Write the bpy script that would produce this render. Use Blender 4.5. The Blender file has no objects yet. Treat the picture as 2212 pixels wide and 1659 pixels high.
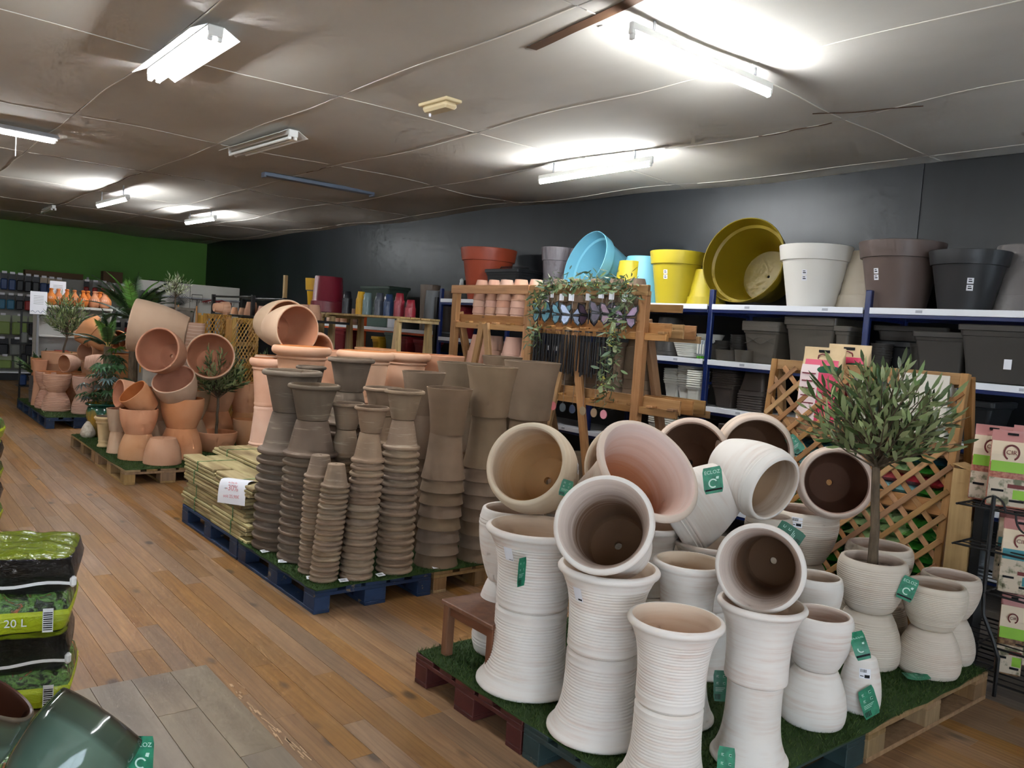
import bpy, bmesh, math, random
from mathutils import Vector, Matrix
random.seed(7)
SC = bpy.context.scene
COL = SC.collection
PI = math.pi

# ------------------------------------------------------------------ camera
CAM_POS = Vector((0, 0, 1.70))
_y, _p, _r = (math.radians(a) for a in (39.05, 3.617, 3.973))
FWD = Vector((math.sin(_y)*math.cos(_p), math.cos(_y)*math.cos(_p), -math.sin(_p)))
_rt = Vector((math.cos(_y), -math.sin(_y), 0)); _up = _rt.cross(FWD)
RGT = _rt*math.cos(_r) + _up*math.sin(_r)
UPV = _up*math.cos(_r) - _rt*math.sin(_r)
cam = bpy.data.cameras.new('camera'); cam.sensor_width = 36; cam.lens = 1773.36/2212*36
cam.clip_start = 0.05; cam.clip_end = 100
camo = bpy.data.objects.new('camera', cam); COL.objects.link(camo)
camo.matrix_world = Matrix(((RGT.x, UPV.x, -FWD.x, 0), (RGT.y, UPV.y, -FWD.y, 0), (RGT.z, UPV.z, -FWD.z, 1.70), (0, 0, 0, 1)))
SC.camera = camo

# ------------------------------------------------------------------ world, daylight, exposure
SC.view_settings.view_transform = 'Standard'
SC.view_settings.look = 'None'
SC.view_settings.gamma = 1
SC.view_settings.use_curve_mapping = False
SC.view_settings.exposure = 1.55
W = bpy.data.worlds.new('daylight_sky'); SC.world = W; W.use_nodes = True
bg = W.node_tree.nodes['Background']; bg.inputs[0].default_value = (0.72, 0.86, 1.0, 1); bg.inputs[1].default_value = 3.6
TUBE = 82.0          # emission of a lit fluorescent tube

def daylight_portal(loc, rot, sx, sy):
    l = bpy.data.lights.new('window_portal', 'AREA'); l.shape = 'RECTANGLE'; l.size = sx; l.size_y = sy
    l.cycles.is_portal = True
    o = bpy.data.objects.new('window_portal', l); COL.objects.link(o); o.location = loc; o.rotation_euler = rot
daylight_portal((-2.75, -3.98, 1.35), (PI/2, 0, PI), 7.0, 2.1)

SC.cycles.max_bounces = 5; SC.cycles.diffuse_bounces = 3; SC.cycles.glossy_bounces = 2; SC.cycles.transmission_bounces = 4
SC.cycles.caustics_reflective = False; SC.cycles.caustics_refractive = False; SC.cycles.use_denoising = True
SC.cycles.use_adaptive_sampling = True; SC.cycles.adaptive_threshold = 0.08; SC.cycles.adaptive_min_samples = 12; SC.cycles.use_light_tree = False

# ------------------------------------------------------------------ objects
def link(o, parent=None):
    COL.objects.link(o)
    if parent is not None: o.parent = parent
    return o
def tag(o, label=None, cat=None, group=None, kind=None):
    if label: o['label'] = label
    if cat: o['category'] = cat
    if group: o['group'] = group
    if kind: o['kind'] = kind
    return o
def empty(name, loc=(0, 0, 0), rz=0, label=None, cat=None, group=None, parent=None, kind=None, rot=None):
    o = link(bpy.data.objects.new(name, None), parent); o.empty_display_size = .1
    o.location = loc; o.rotation_euler = rot if rot else (0, 0, rz)
    return tag(o, label, cat, group, kind)
def mesh(name, v, f, mats, mi=None, sharp=35, smooth=True):
    me = bpy.data.meshes.new(name); me.from_pydata(v, [], f)
    for m in (mats if isinstance(mats, (list, tuple)) else [mats]): me.materials.append(m)
    if mi: me.polygons.foreach_set('material_index', mi)
    if smooth:
        me.polygons.foreach_set('use_smooth', [True]*len(f))
        me.set_sharp_from_angle(angle=math.radians(sharp))
    me.update(); return me
def obj(name, me, parent=None, loc=(0, 0, 0), rot=(0, 0, 0), sc=None, **kw):
    o = link(bpy.data.objects.new(name, me), parent)
    o.location = loc; o.rotation_euler = rot
    if sc is not None: o.scale = sc if isinstance(sc, (tuple, list)) else (sc, sc, sc)
    return tag(o, **kw)
def copy_tree(o, parent=None):
    c = o.copy(); COL.objects.link(c); c.parent = parent
    for ch in o.children: copy_tree(ch, c)
    return c
class B:
    """mesh collector"""
    def __init__(s): s.v = []; s.f = []; s.m = []
    def add(s, v, f, mi=0):
        n = len(s.v); s.v += [tuple(p) for p in v]; s.f += [tuple(i+n for i in q) for q in f]; s.m += [mi]*len(f)
    def box(s, c, d, R=None, mi=0, ch=0.0):
        v, f = boxgeo(d, ch); c = Vector(c)
        s.add([(R @ Vector(p) if R else Vector(p)) + c for p in v], f, mi)
    def beam(s, p0, p1, w, h, mi=0, up=(0, 0, 1), ch=0.0):
        p0, p1 = Vector(p0), Vector(p1); R, L = frame(p0, p1, up)
        v, f = boxgeo((w, h, L), ch)
        s.add([R @ Vector(p) + (p0+p1)/2 for p in v], f, mi)
    def tube(s, pts, r, n=6, mi=0, cap=True):
        pts = [Vector(p) for p in pts]; rs = r if isinstance(r, (list, tuple)) else [r]*len(pts)
        vv = []; ff = []; u = None
        for i, p in enumerate(pts):
            d = (pts[min(i+1, len(pts)-1)] - pts[max(i-1, 0)]).normalized()
            if u is None: u = d.orthogonal().normalized()
            u = (u - d*u.dot(d)).normalized(); w = d.cross(u)
            vv += [p + (u*math.cos(2*PI*k/n) + w*math.sin(2*PI*k/n))*rs[i] for k in range(n)]
        for i in range(len(pts)-1):
            for k in range(n): ff.append((i*n+k, i*n+(k+1) % n, (i+1)*n+(k+1) % n, (i+1)*n+k))
        if cap:
            ff.append(tuple(range(n-1, -1, -1))); ff.append(tuple((len(pts)-1)*n+k for k in range(n)))
        s.add(vv, ff, mi)
    def mesh(s, name, mats, smooth=True, sharp=35): return mesh(name, s.v, s.f, mats, s.m, sharp, smooth)
    def obj(s, name, mats, parent=None, loc=(0, 0, 0), rot=(0, 0, 0), smooth=True, sharp=35, **kw):
        return obj(name, s.mesh(name, mats, smooth, sharp), parent, loc, rot, **kw)
def frame(p0, p1, up=(0, 0, 1)):
    d = (p1-p0); L = d.length; z = d.normalized(); up = Vector(up)
    x = up.cross(z)
    if x.length < 1e-4: x = Vector((1, 0, 0)).cross(z) if abs(z.x) < .9 else Vector((0, 1, 0)).cross(z)
    x.normalize(); y = z.cross(x)
    return Matrix((x, y, z)).transposed(), L
def boxgeo(d, ch=0.0):
    x, y, z = (a/2 for a in d)
    if ch <= 0:
        v = [(-x, -y, -z), (x, -y, -z), (x, y, -z), (-x, y, -z), (-x, -y, z), (x, -y, z), (x, y, z), (-x, y, z)]
        return v, [(0, 3, 2, 1), (4, 5, 6, 7), (0, 1, 5, 4), (1, 2, 6, 5), (2, 3, 7, 6), (3, 0, 4, 7)]
    c = min(ch, x*.9, y*.9, z*.9); v = []
    for sx in (-1, 1):
        for sy in (-1, 1):
            for sz in (-1, 1):
                v += [(sx*x, sy*(y-c), sz*(z-c)), (sx*(x-c), sy*y, sz*(z-c)), (sx*(x-c), sy*(y-c), sz*z)]
    def I(sx, sy, sz, k): return ((sx > 0)*4 + (sy > 0)*2 + (sz > 0))*3 + k
    f = []
    for s in (-1, 1):
        q = [I(s, -1, -1, 0), I(s, 1, -1, 0), I(s, 1, 1, 0), I(s, -1, 1, 0)]; f.append(q if s > 0 else q[::-1])
        q = [I(-1, s, -1, 1), I(-1, s, 1, 1), I(1, s, 1, 1), I(1, s, -1, 1)]; f.append(q if s > 0 else q[::-1])
        q = [I(-1, -1, s, 2), I(1, -1, s, 2), I(1, 1, s, 2), I(-1, 1, s, 2)]; f.append(q if s > 0 else q[::-1])
    for a in (-1, 1):
        for b in (-1, 1):
            q = [I(a, b, -1, 0), I(a, b, -1, 1), I(a, b, 1, 1), I(a, b, 1, 0)]; f.append(q if a*b > 0 else q[::-1])
            q = [I(a, -1, b, 0), I(a, 1, b, 0), I(a, 1, b, 2), I(a, -1, b, 2)]; f.append(q if a*b > 0 else q[::-1])
            q = [I(-1, a, b, 1), I(-1, a, b, 2), I(1, a, b, 2), I(1, a, b, 1)]; f.append(q if a*b > 0 else q[::-1])
            for c_ in (-1, 1):
                q = [I(a, b, c_, 0), I(a, b, c_, 1), I(a, b, c_, 2)]; f.append(q if a*b*c_ > 0 else q[::-1])
    return v, f
_bm = {}
def boxmesh(d, mat, ch=0.003):
    k = (tuple(round(a, 4) for a in d), mat.name, ch)
    if k not in _bm:
        v, f = boxgeo(d, ch); _bm[k] = mesh('box', v, f, mat, smooth=False)
    return _bm[k]
def box(name, c, d, mat, parent=None, rot=(0, 0, 0), ch=0.003, **kw):
    return obj(name, boxmesh(d, mat, ch), parent, c, rot, **kw)
def beam(name, p0, p1, w, h, mat, parent=None, up=(0, 0, 1), ch=0.003, **kw):
    p0, p1 = Vector(p0), Vector(p1); R, L = frame(p0, p1, up)
    return obj(name, boxmesh((w, h, L), mat, ch), parent, (p0+p1)/2, R.to_euler(), **kw)

# ------------------------------------------------------------------ materials
class N:
    def __init__(s, name):
        s.m = bpy.data.materials.new(name); s.m.use_nodes = True; s.t = s.m.node_tree; s.n = s.t.nodes
        s.b = s.n['Principled BSDF']
    def __call__(s, kind, **kw):
        x = s.n.new(kind)
        for k, v in kw.items():
            if k[0] == 'i' and k[1:].isdigit(): s.set(x.inputs[int(k[1:])], v)
            elif k in x.inputs and not hasattr(type(x), k): s.set(x.inputs[k], v)
            else: setattr(x, k, v)
        return x
    def set(s, i, v):
        if hasattr(v, 'bl_idname') and hasattr(v, 'outputs'): v = v.outputs[0]
        if isinstance(v, bpy.types.NodeSocket): s.t.links.new(v, i)
        else:
            if i.type == 'RGBA' and len(v) == 3: v = (*v, 1)
            i.default_value = v
    def coords(s, kind='Object', scale=(1, 1, 1), rnd=0.0):
        tc = s('ShaderNodeTexCoord').outputs[kind]
        mp = s('ShaderNodeMapping', Vector=tc); mp.inputs['Scale'].default_value = scale
        if rnd:
            oi = s('ShaderNodeObjectInfo').outputs['Random']
            cx = s('ShaderNodeCombineXYZ', X=s.math('MULTIPLY', oi, 37.0*rnd), Y=s.math('MULTIPLY', oi, 91.0*rnd), Z=s.math('MULTIPLY', oi, 53.0*rnd))
            s.set(mp.inputs['Location'], cx)
        return mp
    def math(s, op, a, b=0.0, clamp=False):
        x = s('ShaderNodeMath', operation=op, i0=a, i1=b); x.use_clamp = clamp; return x
    def noise(s, vec, sc=5, det=3, rough=.5, dist=0):
        return s('ShaderNodeTexNoise', Vector=vec, Scale=sc, Detail=det, Roughness=rough, Distortion=dist)
    def ramp(s, fac, *stops):
        x = s('ShaderNodeValToRGB', Fac=fac); e = x.color_ramp.elements
        while len(e) < len(stops): e.new(.5)
        for i, (p, c) in enumerate(stops):
            e[i].position = p; e[i].color = (*c, 1) if isinstance(c, (tuple, list)) else (c, c, c, 1)
        return x
    def mix(s, fac, a, b, blend='MIX'):
        x = s('ShaderNodeMix', data_type='RGBA', blend_type=blend)
        s.set(x.inputs[0], fac); s.set(x.inputs[6], a); s.set(x.inputs[7], b)
        return x.outputs[2]
    def hsv(s, col, val=.15, hue=0.0, sat=0.0):
        r = s('ShaderNodeObjectInfo').outputs['Random']
        h = s('ShaderNodeHueSaturation', Color=col)
        r2 = s.math('FRACT', s.math('MULTIPLY', r, 7.31)); r3 = s.math('FRACT', s.math('MULTIPLY', r, 13.7))
        s.set(h.inputs['Value'], s('ShaderNodeMapRange', Value=r, i3=1-val, i4=1+val))
        if hue: s.set(h.inputs['Hue'], s('ShaderNodeMapRange', Value=r2, i3=.5-hue, i4=.5+hue))
        if sat: s.set(h.inputs['Saturation'], s('ShaderNodeMapRange', Value=r3, i3=1-sat, i4=1+sat))
        return h
    def bump(s, h, strength=.3, dist=.01):
        b = s('ShaderNodeBump', Height=h); b.inputs['Strength'].default_value = strength; b.inputs['Distance'].default_value = dist
        s.set(s.b.inputs['Normal'], b)
    def out(s, col, rough=.6, spec=.3, metal=0.0):
        s.set(s.b.inputs['Base Color'], col); s.set(s.b.inputs['Roughness'], rough)
        s.b.inputs['Specular IOR Level'].default_value = spec; s.b.inputs['Metallic'].default_value = metal
        return s.m
def lin(r, g, b):
    f = lambda c: (c/255/12.92) if c <= 10 else ((c/255+.055)/1.055)**2.4
    return (f(r), f(g), f(b))
def M(name, c, rough=.5, spec=.4, metal=0.0, var=0.0, c2=None, ns=6, scale=(1, 1, 1), bump=0.0, bd=.004, lo=.35, hi=.65, rnd=1.0, coat=0.0):
    n = N(name); col = c
    if c2 is not None or bump:
        nz = n.noise(n.coords('Object', scale, rnd), ns, 4, .55)
        if c2 is not None: col = n.mix(n('ShaderNodeMapRange', Value=nz, i1=lo, i2=hi), c, c2)
        if bump: n.bump(nz, bump, bd)
    if var: col = n.hsv(col if not isinstance(col, tuple) else (*col, 1), var)
    if coat: n.b.inputs['Coat Weight'].default_value = coat; n.b.inputs['Coat Roughness'].default_value = .08
    return n.out(col, rough, spec, metal)
def emis(name, c, k):
    n = N(name); n.b.inputs['Emission Color'].default_value = (*c, 1); n.b.inputs['Emission Strength'].default_value = k
    return n.out(c, .4)

def wood(name, c1, c2, c3=None, grain=(30, 30, 2), var=.18, rough=.6, knots=True, bump=.25, spec=.3):
    """long grain along local z unless grain says otherwise"""
    n = N(name); v = n.coords('Object', grain, 1.0)
    a = n.noise(v, 1.0, 5, .6, .4); col = n.mix(n('ShaderNodeMapRange', Value=a, i1=.32, i2=.68), c1, c2)
    if c3 is not None:
        k = n.noise(n.coords('Object', tuple(g*.12 if g > 8 else g*.5 for g in grain), 2.0), 1.0, 3, .6)
        col = n.mix(n('ShaderNodeMapRange', Value=k, i1=.55, i2=.75), col, c3)
    if knots:
        vo = n('ShaderNodeTexVoronoi', Vector=n.coords('Object', tuple(6 if g > 8 else 3.2 for g in grain), 3.0), Scale=1.0)
        col = n.mix(n('ShaderNodeMapRange', Value=vo.outputs['Distance'], i1=.05, i2=.11, i3=.75, i4=0.0), col, tuple(x*.25 for x in c1))
    col = n.hsv(col, var, .008, .1); n.bump(a, bump, .003)
    return n.out(col, rough, spec)
def painted(name, paint, wood_c, chip=.62, rough=.55):
    n = N(name); v = n.coords('Object', (1, 1, 1), 1.0)
    a = n.noise(n.coords('Object', (9, 9, 9), 1.0), 1.0, 6, .7); s2 = n.noise(v, 3, 2)
    f = n.math('MULTIPLY', n('ShaderNodeMapRange', Value=a, i1=chip-.02, i2=chip+.03), n('ShaderNodeMapRange', Value=s2, i1=.35, i2=.55))
    p = n.mix(n('ShaderNodeMapRange', Value=n.noise(v, 7, 4, .6), i1=.3, i2=.7), paint, tuple(x*.55 for x in paint))
    col = n.hsv(n.mix(f, p, wood_c), .15); n.bump(a, .2, .003)
    return n.out(col, rough, .35)

# ------------------------------------------------------------------ lathe
def ring(prof, n=40, mats=None, mi=None, name='pot', closed=True, sx=1.0, sy=1.0, sharp=38, secf=None):
    """revolve a profile [(r,z)...]; closed joins last to first"""
    v = []; f = []; m = []
    cs = secf if secf else [(math.cos(2*PI*k/n), math.sin(2*PI*k/n)) for k in range(n)]
    n = len(cs)
    for r, z in prof: v += [(c*r*sx, s*r*sy, z) for c, s in cs]
    L = len(prof)
    for i in range(L if closed else L-1):
        j = (i+1) % L
        for k in range(n):
            f.append((i*n+k, i*n+(k+1) % n, j*n+(k+1) % n, j*n+k)); m.append(mi[i] if mi else 0)
    return mesh(name, v, f, mats, m, sharp)
def resample(pts, step):
    out = [pts[0]]
    for (r0, z0), (r1, z1) in zip(pts, pts[1:]):
        k = max(1, int(math.hypot(r1-r0, z1-z0)/step))
        out += [(r0+(r1-r0)*i/k, z0+(z1-z0)*i/k) for i in range(1, k+1)]
    return out
def spline(pts, k=6):
    out = []
    for i in range(len(pts)-1):
        p0 = pts[max(i-1, 0)]; p1 = pts[i]; p2 = pts[i+1]; p3 = pts[min(i+2, len(pts)-1)]
        for j in range(k):
            t = j/k
            out.append(tuple(.5*((2*b)+(-a+c)*t+(2*a-5*b+4*c-d)*t*t+(-a+3*b-3*c+d)*t**3) for a, b, c, d in zip(p0, p1, p2, p3)))
    out.append(pts[-1]); return out
def rad_at(outer, z):
    for (r0, z0), (r1, z1) in zip(outer, outer[1:]):
        if min(z0, z1) <= z <= max(z0, z1) and abs(z1-z0) > 1e-6: return r0+(r1-r0)*(z-z0)/(z1-z0)
    return outer[-1][0]
def pot_mesh(name, outer, t, mats, hole=.016, n=44, rim=None, inner=None, innermi=1, secf=None, floor=None):
    """outer: base to rim. wall thickness t. rim: extra points over the lip. inner: optional (r,z) rim->floor"""
    H = outer[-1][1]; rb = outer[0][0]; fl = floor if floor else t*1.3
    lip = rim if rim else [(outer[-1][0]-t*.25, H+t*.22), (outer[-1][0]-t*.75, H+t*.22), (outer[-1][0]-t, H)]
    if inner is None:
        sm = []; z = H - t*.6; k = 12
        for i in range(k+1):
            zz = z + (fl+t*.6 - z)*i/k; sm.append((max(.005, rad_at(base_of(outer), zz) - t), zz))
        inner = sm + [(sm[-1][0]-t*.6, fl)]
    prof = [(hole, 0.0)] + list(outer) + list(lip) + list(inner) + [(hole, fl)]
    a = 1 + len(outer); mi = [0]*(a+1) + [innermi]*(len(prof)-a-1)
    return ring(prof, n, mats, mi, name, True, secf=secf)
def base_of(outer): return outer
def axis_rot(ax, roll=0.0):
    z = Vector(ax).normalized(); q = z.to_track_quat('Z', 'Y')
    return (q.to_matrix() @ Matrix.Rotation(roll, 3, 'Z')).to_euler()
def rrect(hx, hy, r, k=4):
    """unit-free rounded rectangle points around origin"""
    p = []
    for cx, cy, a0 in ((hx-r, hy-r, 0), (-hx+r, hy-r, PI/2), (-hx+r, -hy+r, PI), (hx-r, -hy+r, 1.5*PI)):
        p += [(cx+r*math.cos(a0+PI/2*i/k), cy+r*math.sin(a0+PI/2*i/k)) for i in range(k+1)]
    return p
def loft(name, secs, mats, closed=False, capb=True, capt=False, mi=None, sharp=35):
    """secs: list of (list of xy points, z)"""
    n = len(secs[0][0]); v = []; f = []; m = []
    for pts, z in secs: v += [(x, y, z) for x, y in pts]
    for i in range(len(secs)-1):
        for k in range(n): f.append((i*n+k, i*n+(k+1) % n, (i+1)*n+(k+1) % n, (i+1)*n+k)); m.append(mi[i] if mi else 0)
    if capb: f.append(tuple(range(n-1, -1, -1))); m.append(0)
    if capt: f.append(tuple((len(secs)-1)*n+k for k in range(n))); m.append(mi[-1] if mi else 0)
    return mesh(name, v, f, mats, m, sharp)
_tx = {}
def text(name, s, size, mat, parent, loc, rot, depth=.0004, align='CENTER', sc=None):
    k = (s, round(size, 4), mat.name, align)
    if k not in _tx:
        cu = bpy.data.curves.new('lettering', 'FONT'); cu.body = s; cu.size = size; cu.extrude = depth
        cu.align_x = align; cu.align_y = 'CENTER'; cu.resolution_u = 3
        to = bpy.data.objects.new('tmp', cu); COL.objects.link(to)
        dg = bpy.context.evaluated_depsgraph_get()
        me = bpy.data.meshes.new_from_object(to.evaluated_get(dg)); me.materials.clear(); me.materials.append(mat)
        bpy.data.objects.remove(to); bpy.data.curves.remove(cu); _tx[k] = me
    return obj(name, _tx[k], parent, loc, rot, sc)
ORD = ['first', 'second', 'third', 'fourth', 'fifth', 'sixth', 'seventh', 'eighth', 'ninth', 'tenth', 'eleventh', 'twelfth', 'thirteenth', 'fourteenth', 'fifteenth', 'sixteenth', 'seventeenth', 'eighteenth', 'nineteenth', 'twentieth']
# ------------------------------------------------------------------ shared materials
def washed(name, base, under, amount=.5, rough=.85, streak=(2.5, 2.5, 60)):
    n = N(name)
    a = n.noise(n.coords('Object', streak, 1.0), 1.0, 4, .6); b = n.noise(n.coords('Object', (5, 5, 9), 2.0), 1.0, 3, .5)
    f = n.math('MULTIPLY', n('ShaderNodeMapRange', Value=a, i1=.42, i2=.72), n('ShaderNodeMapRange', Value=b, i1=.36, i2=.66))
    c = n.mix(n.math('MULTIPLY', f, amount), base, under)
    c = n.mix(n('ShaderNodeMapRange', Value=n.noise(n.coords('Object', (3, 3, 4), 4.0), 1.0, 3), i1=.42, i2=.7, i3=0, i4=.35), c, tuple(x*.82 for x in base))
    fn = n.noise(n.coords('Object', (1, 1, 1), 1.0), 160, 3, .6); n.bump(n.math('ADD', n.math('MULTIPLY', a, .5), n.math('MULTIPLY', fn, .35)), .12, .002)
    return n.out(n.hsv(c, .05, .006), rough, .2)
def clay_in(name, deep, pale, z0, z1, rough=.9):
    """limewash fades from rim (z1) to bare clay (z0), brush-like edge"""
    n = N(name); tc = n('ShaderNodeTexCoord').outputs['Object']; z = n('ShaderNodeSeparateXYZ', Vector=tc).outputs['Z']
    a = n.noise(n.coords('Object', (2, 2, 45), 1.0), 1.0, 4, .6)
    zz = n.math('ADD', z, n.math('MULTIPLY', n.math('SUBTRACT', a, .5), .16))
    f = n('ShaderNodeMapRange', Value=zz, i1=z0, i2=z1); c = n.mix(f, deep, pale); n.bump(a, .3, .003)
    return n.out(n.hsv(c, .06, .008), rough, .15)
def terra(name, c1, c2, c3, var=.1, rough=.85, hue=.005):
    n = N(name); a = n.noise(n.coords('Object', (4, 4, 5), 1.0), 1.0, 4, .55); b = n.noise(n.coords('Object', (2, 2, 2), 3.0), 1.3, 3)
    c = n.mix(n('ShaderNodeMapRange', Value=a, i1=.35, i2=.68), c1, c2)
    c = n.mix(n('ShaderNodeMapRange', Value=b, i1=.5, i2=.72, i4=.7), c, c3)
    f = n.noise(n.coords('Object', (1, 1, 1), 1.0), 140, 3, .6); n.bump(f, .18, .002)
    return n.out(n.hsv(c, var, hue, .12), rough, .2)
def streaked(name, c1, c2, light, rough=.85, amt=.6):
    n = N(name); a = n.noise(n.coords('Object', (5, 5, 70), 1.0), 1.0, 4, .65, .3); b = n.noise(n.coords('Object', (6, 6, 6), 2.0), 1.0, 3)
    c = n.mix(n('ShaderNodeMapRange', Value=b, i1=.35, i2=.65), c1, c2)
    c = n.mix(n.math('MULTIPLY', n('ShaderNodeMapRange', Value=a, i1=.58, i2=.78), amt), c, light); n.bump(a, .15, .002)
    return n.out(n.hsv(c, .13, .006, .08), rough, .2)
WHITE_W = washed('white_limewashed_clay', lin(230, 223, 216), lin(190, 142, 114), .5)
WHITE_IN = clay_in('limewashed_clay_inside', lin(190, 142, 100), lin(222, 204, 184), .12, .38)
CREAM_W = washed('cream_limewashed_clay', lin(214, 198, 174), lin(178, 136, 96), .5)
CREAM_IN = clay_in('cream_clay_inside', lin(170, 132, 92), lin(196, 176, 158), .14, .36)
PINK_W = washed('pink_limewashed_clay', lin(218, 200, 184), lin(200, 140, 110), .6)
PINK_IN = clay_in('pink_clay_inside', lin(198, 134, 94), lin(222, 204, 196), .12, .40)
TAUPE = streaked('taupe_streaked_clay', lin(146, 124, 102), lin(126, 106, 88), lin(206, 190, 166))
TAUPE_D = streaked('dark_taupe_streaked_clay', lin(118, 102, 88), lin(102, 88, 76), lin(186, 170, 150))  # darker taupe clay; part of the dark tone is shade put into the colour
BEIGE_W = washed('beige_limewashed_clay', lin(216, 204, 188), lin(176, 136, 108), .4)
TAUPE2 = terra('taupe_smooth_clay', lin(130, 109, 90), lin(118, 99, 81), lin(138, 118, 98), .07)
TAUPE_IN = terra('taupe_clay_inside', lin(110, 92, 76), lin(100, 84, 70), lin(120, 102, 86), .05)
TERRA = terra('terracotta', lin(204, 150, 114), lin(194, 138, 100), lin(210, 164, 132))
TERRA_P = terra('pale_terracotta', lin(214, 172, 146), lin(206, 160, 132), lin(218, 184, 160))
TERRA_B = terra('buff_terracotta', lin(198, 166, 136), lin(188, 154, 124), lin(206, 178, 150))
TERRA_IN = terra('terracotta_inside', lin(184, 122, 84), lin(172, 110, 74), lin(190, 132, 96), .06)
TERRA_PINK = terra('pink_terracotta', lin(206, 164, 142), lin(198, 154, 132), lin(212, 176, 156), .06)
PAL_BLUE = painted('blue_painted_pallet_wood', lin(36, 56, 88), lin(150, 128, 92))
PAL_NAT = wood('weathered_pallet_wood', lin(158, 128, 92), lin(130, 102, 70), lin(112, 92, 70))
PAL_RED = painted('dark_red_painted_pallet_wood', lin(86, 38, 34), lin(120, 84, 64), .7)
PAL_GRN = painted('dark_green_painted_pallet_wood', lin(48, 66, 66), lin(132, 112, 84), .66)
HONEY = wood('honey_stained_pine', lin(172, 130, 84), lin(146, 104, 62), lin(128, 92, 56), spec=.4)
DECK = wood('green_tinted_treated_pine', lin(190, 172, 122), lin(168, 148, 98), lin(140, 124, 82))
STOOLW = wood('dark_brown_stained_wood', lin(122, 76, 52), lin(98, 58, 38), lin(134, 92, 70), rough=.5)
TRUNK = M('olive_bark', lin(112, 96, 78), .9, .2, c2=lin(82, 70, 58), ns=30, scale=(1, 1, .3), bump=.6)
PAPER = M('white_paper', lin(232, 232, 238), .6, .3)
WHITE_M = M('white_painted_metal', lin(232, 234, 240), .35, .5)
BLUE_M = M('blue_painted_metal', lin(20, 38, 92), .35, .5)
ORANGE_M = M('orange_painted_metal', lin(196, 82, 34), .4, .5)
BLACK_M = M('black_painted_metal', lin(18, 18, 20), .4, .5)
GREY_M = M('galvanised_metal', lin(150, 152, 156), .4, .5, .6)
INK = M('black_ink', lin(24, 24, 28), .6, .2)
TAG_G = M('green_coated_card', lin(44, 142, 106), .35, .5, c2=lin(30, 112, 84), ns=40)
TAG_W = M('pale_print', lin(196, 226, 212), .5, .3)
# ------------------------------------------------------------------ room shell
XW, YG, ZC = 7.0, 21.2, 3.39          # dark wall, green wall, ceiling height
XL, YB = -7.0, -4.0
def sag(x, y):
    s = .028*math.sin(x*2.4+1.1*y)+.022*math.sin(y*1.9-.8*x+1.3)+.015*math.sin(4.1*x+2.2)*math.sin(2.7*y)
    amp = .35 if x < 3.2 else .6
    if x > 3.2: amp = .35+.25*min(1, (x-3.2)/1.5)
    wall = -.06*math.exp(-((x-7)/1.3)**2)*math.exp(-((y-3.5)/1.9)**2)
    lump = .05*math.exp(-((x-5.9)**2+(y-2.3)**2)/.5) - .035*math.exp(-((x-6.3)**2/.5+(y-1.6)**2/.4)) - .03*math.exp(-((x-4.7)**2/.25+(y-3.9)**2/.12))
    return ZC - .008 + s*amp + wall + lump
n = N('dark_wall_paint'); v = n.coords('Object', (1, 1, 1))
st = n.noise(n.coords('Object', (1, 2.2, .35)), 1.5, 4, .6)
c = n.mix(n('ShaderNodeMapRange', Value=st, i1=.35, i2=.7), lin(26, 30, 35), lin(20, 23, 26))
n.bump(n.noise(v, 60, 3), .12, .003); DARKWALL = n.out(c, .42, .5)
n = N('green_wall_paint'); c = n.mix(n('ShaderNodeMapRange', Value=n.noise(n.coords(), .8, 3), i1=.3, i2=.7), lin(100, 150, 72), lin(94, 142, 66)); GREENWALL = n.out(c, .7, .2)
OFFWALL = M('pale_wall_paint', lin(190, 184, 172), .8, .2)
n = N('ceiling_board_paint'); v = n.coords('Object', (1, 1, 1), 1.0)
a = n.noise(n.coords('Object', (.9, .5, 1), 1.0), 1.3, 4, .55)
c = n.mix(n('ShaderNodeMapRange', Value=a, i1=.3, i2=.72), lin(206, 202, 194), lin(192, 187, 178)); CEIL = n.out(n.hsv(c, .03), .85, .15)
TAPE = M('joint_tape', lin(226, 220, 208), .8, .2)
DUST = M('dark_gap_timber', lin(92, 66, 46), .8, .2)
def slab(name, pts, mat, **kw):
    b = B(); b.add(pts, [tuple(range(len(pts)))]); return b.obj(name, mat, smooth=False, kind='structure', **kw)
wr = empty('wall_right', (XW, 0, 0), kind='structure')
box('wall_panel', (.1, 12.3, 1.75), (.2, 17.9, 3.5), DARKWALL, wr, ch=0)
box('wall_panel', (.33, -.33, 1.75), (.2, 7.42, 3.5), DARKWALL, wr, rot=(0, 0, .06), ch=0)
slab('wall_far', [(XL, YG, 0), (XW, YG, 0), (XW, YG, 3.6), (XL, YG, 3.6)], GREENWALL)
slab('wall_left', [(XL, YB, 0), (XL, YG, 0), (XL, YG, 3.6), (XL, YB, 3.6)], OFFWALL)
# back wall (behind the camera) with the shop window that lets the daylight in
wb = empty('wall_back', (0, YB, 0), kind='structure')
for nm, c, d in (('wall_panel', (0, 0, .15), (14, .12, .3)), ('wall_panel', (0, 0, 2.95), (14, .12, 1.1)), ('wall_panel', (-6.625, 0, 1.35), (.75, .12, 2.1)), ('wall_panel', (3.875, 0, 1.35), (6.25, .12, 2.1))):
    box(nm, c, d, OFFWALL, wb, ch=0)
wn = empty('window_1', (-2.75, YB, 1.35), kind='structure')
for i in range(6): box('mullion', (-3.5+i*7/5, 0, 0), (.06, .08, 2.1), WHITE_M, wn)
for z in (-1.05, 1.05): box('window_rail', (0, 0, z), (7, .08, .06), WHITE_M, wn)
n = N('window_glass'); g = n('ShaderNodeBsdfTransparent'); gl = n('ShaderNodeBsdfGlossy', Roughness=.02); mx = n('ShaderNodeMixShader', i0=.06, i1=g, i2=gl)
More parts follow.
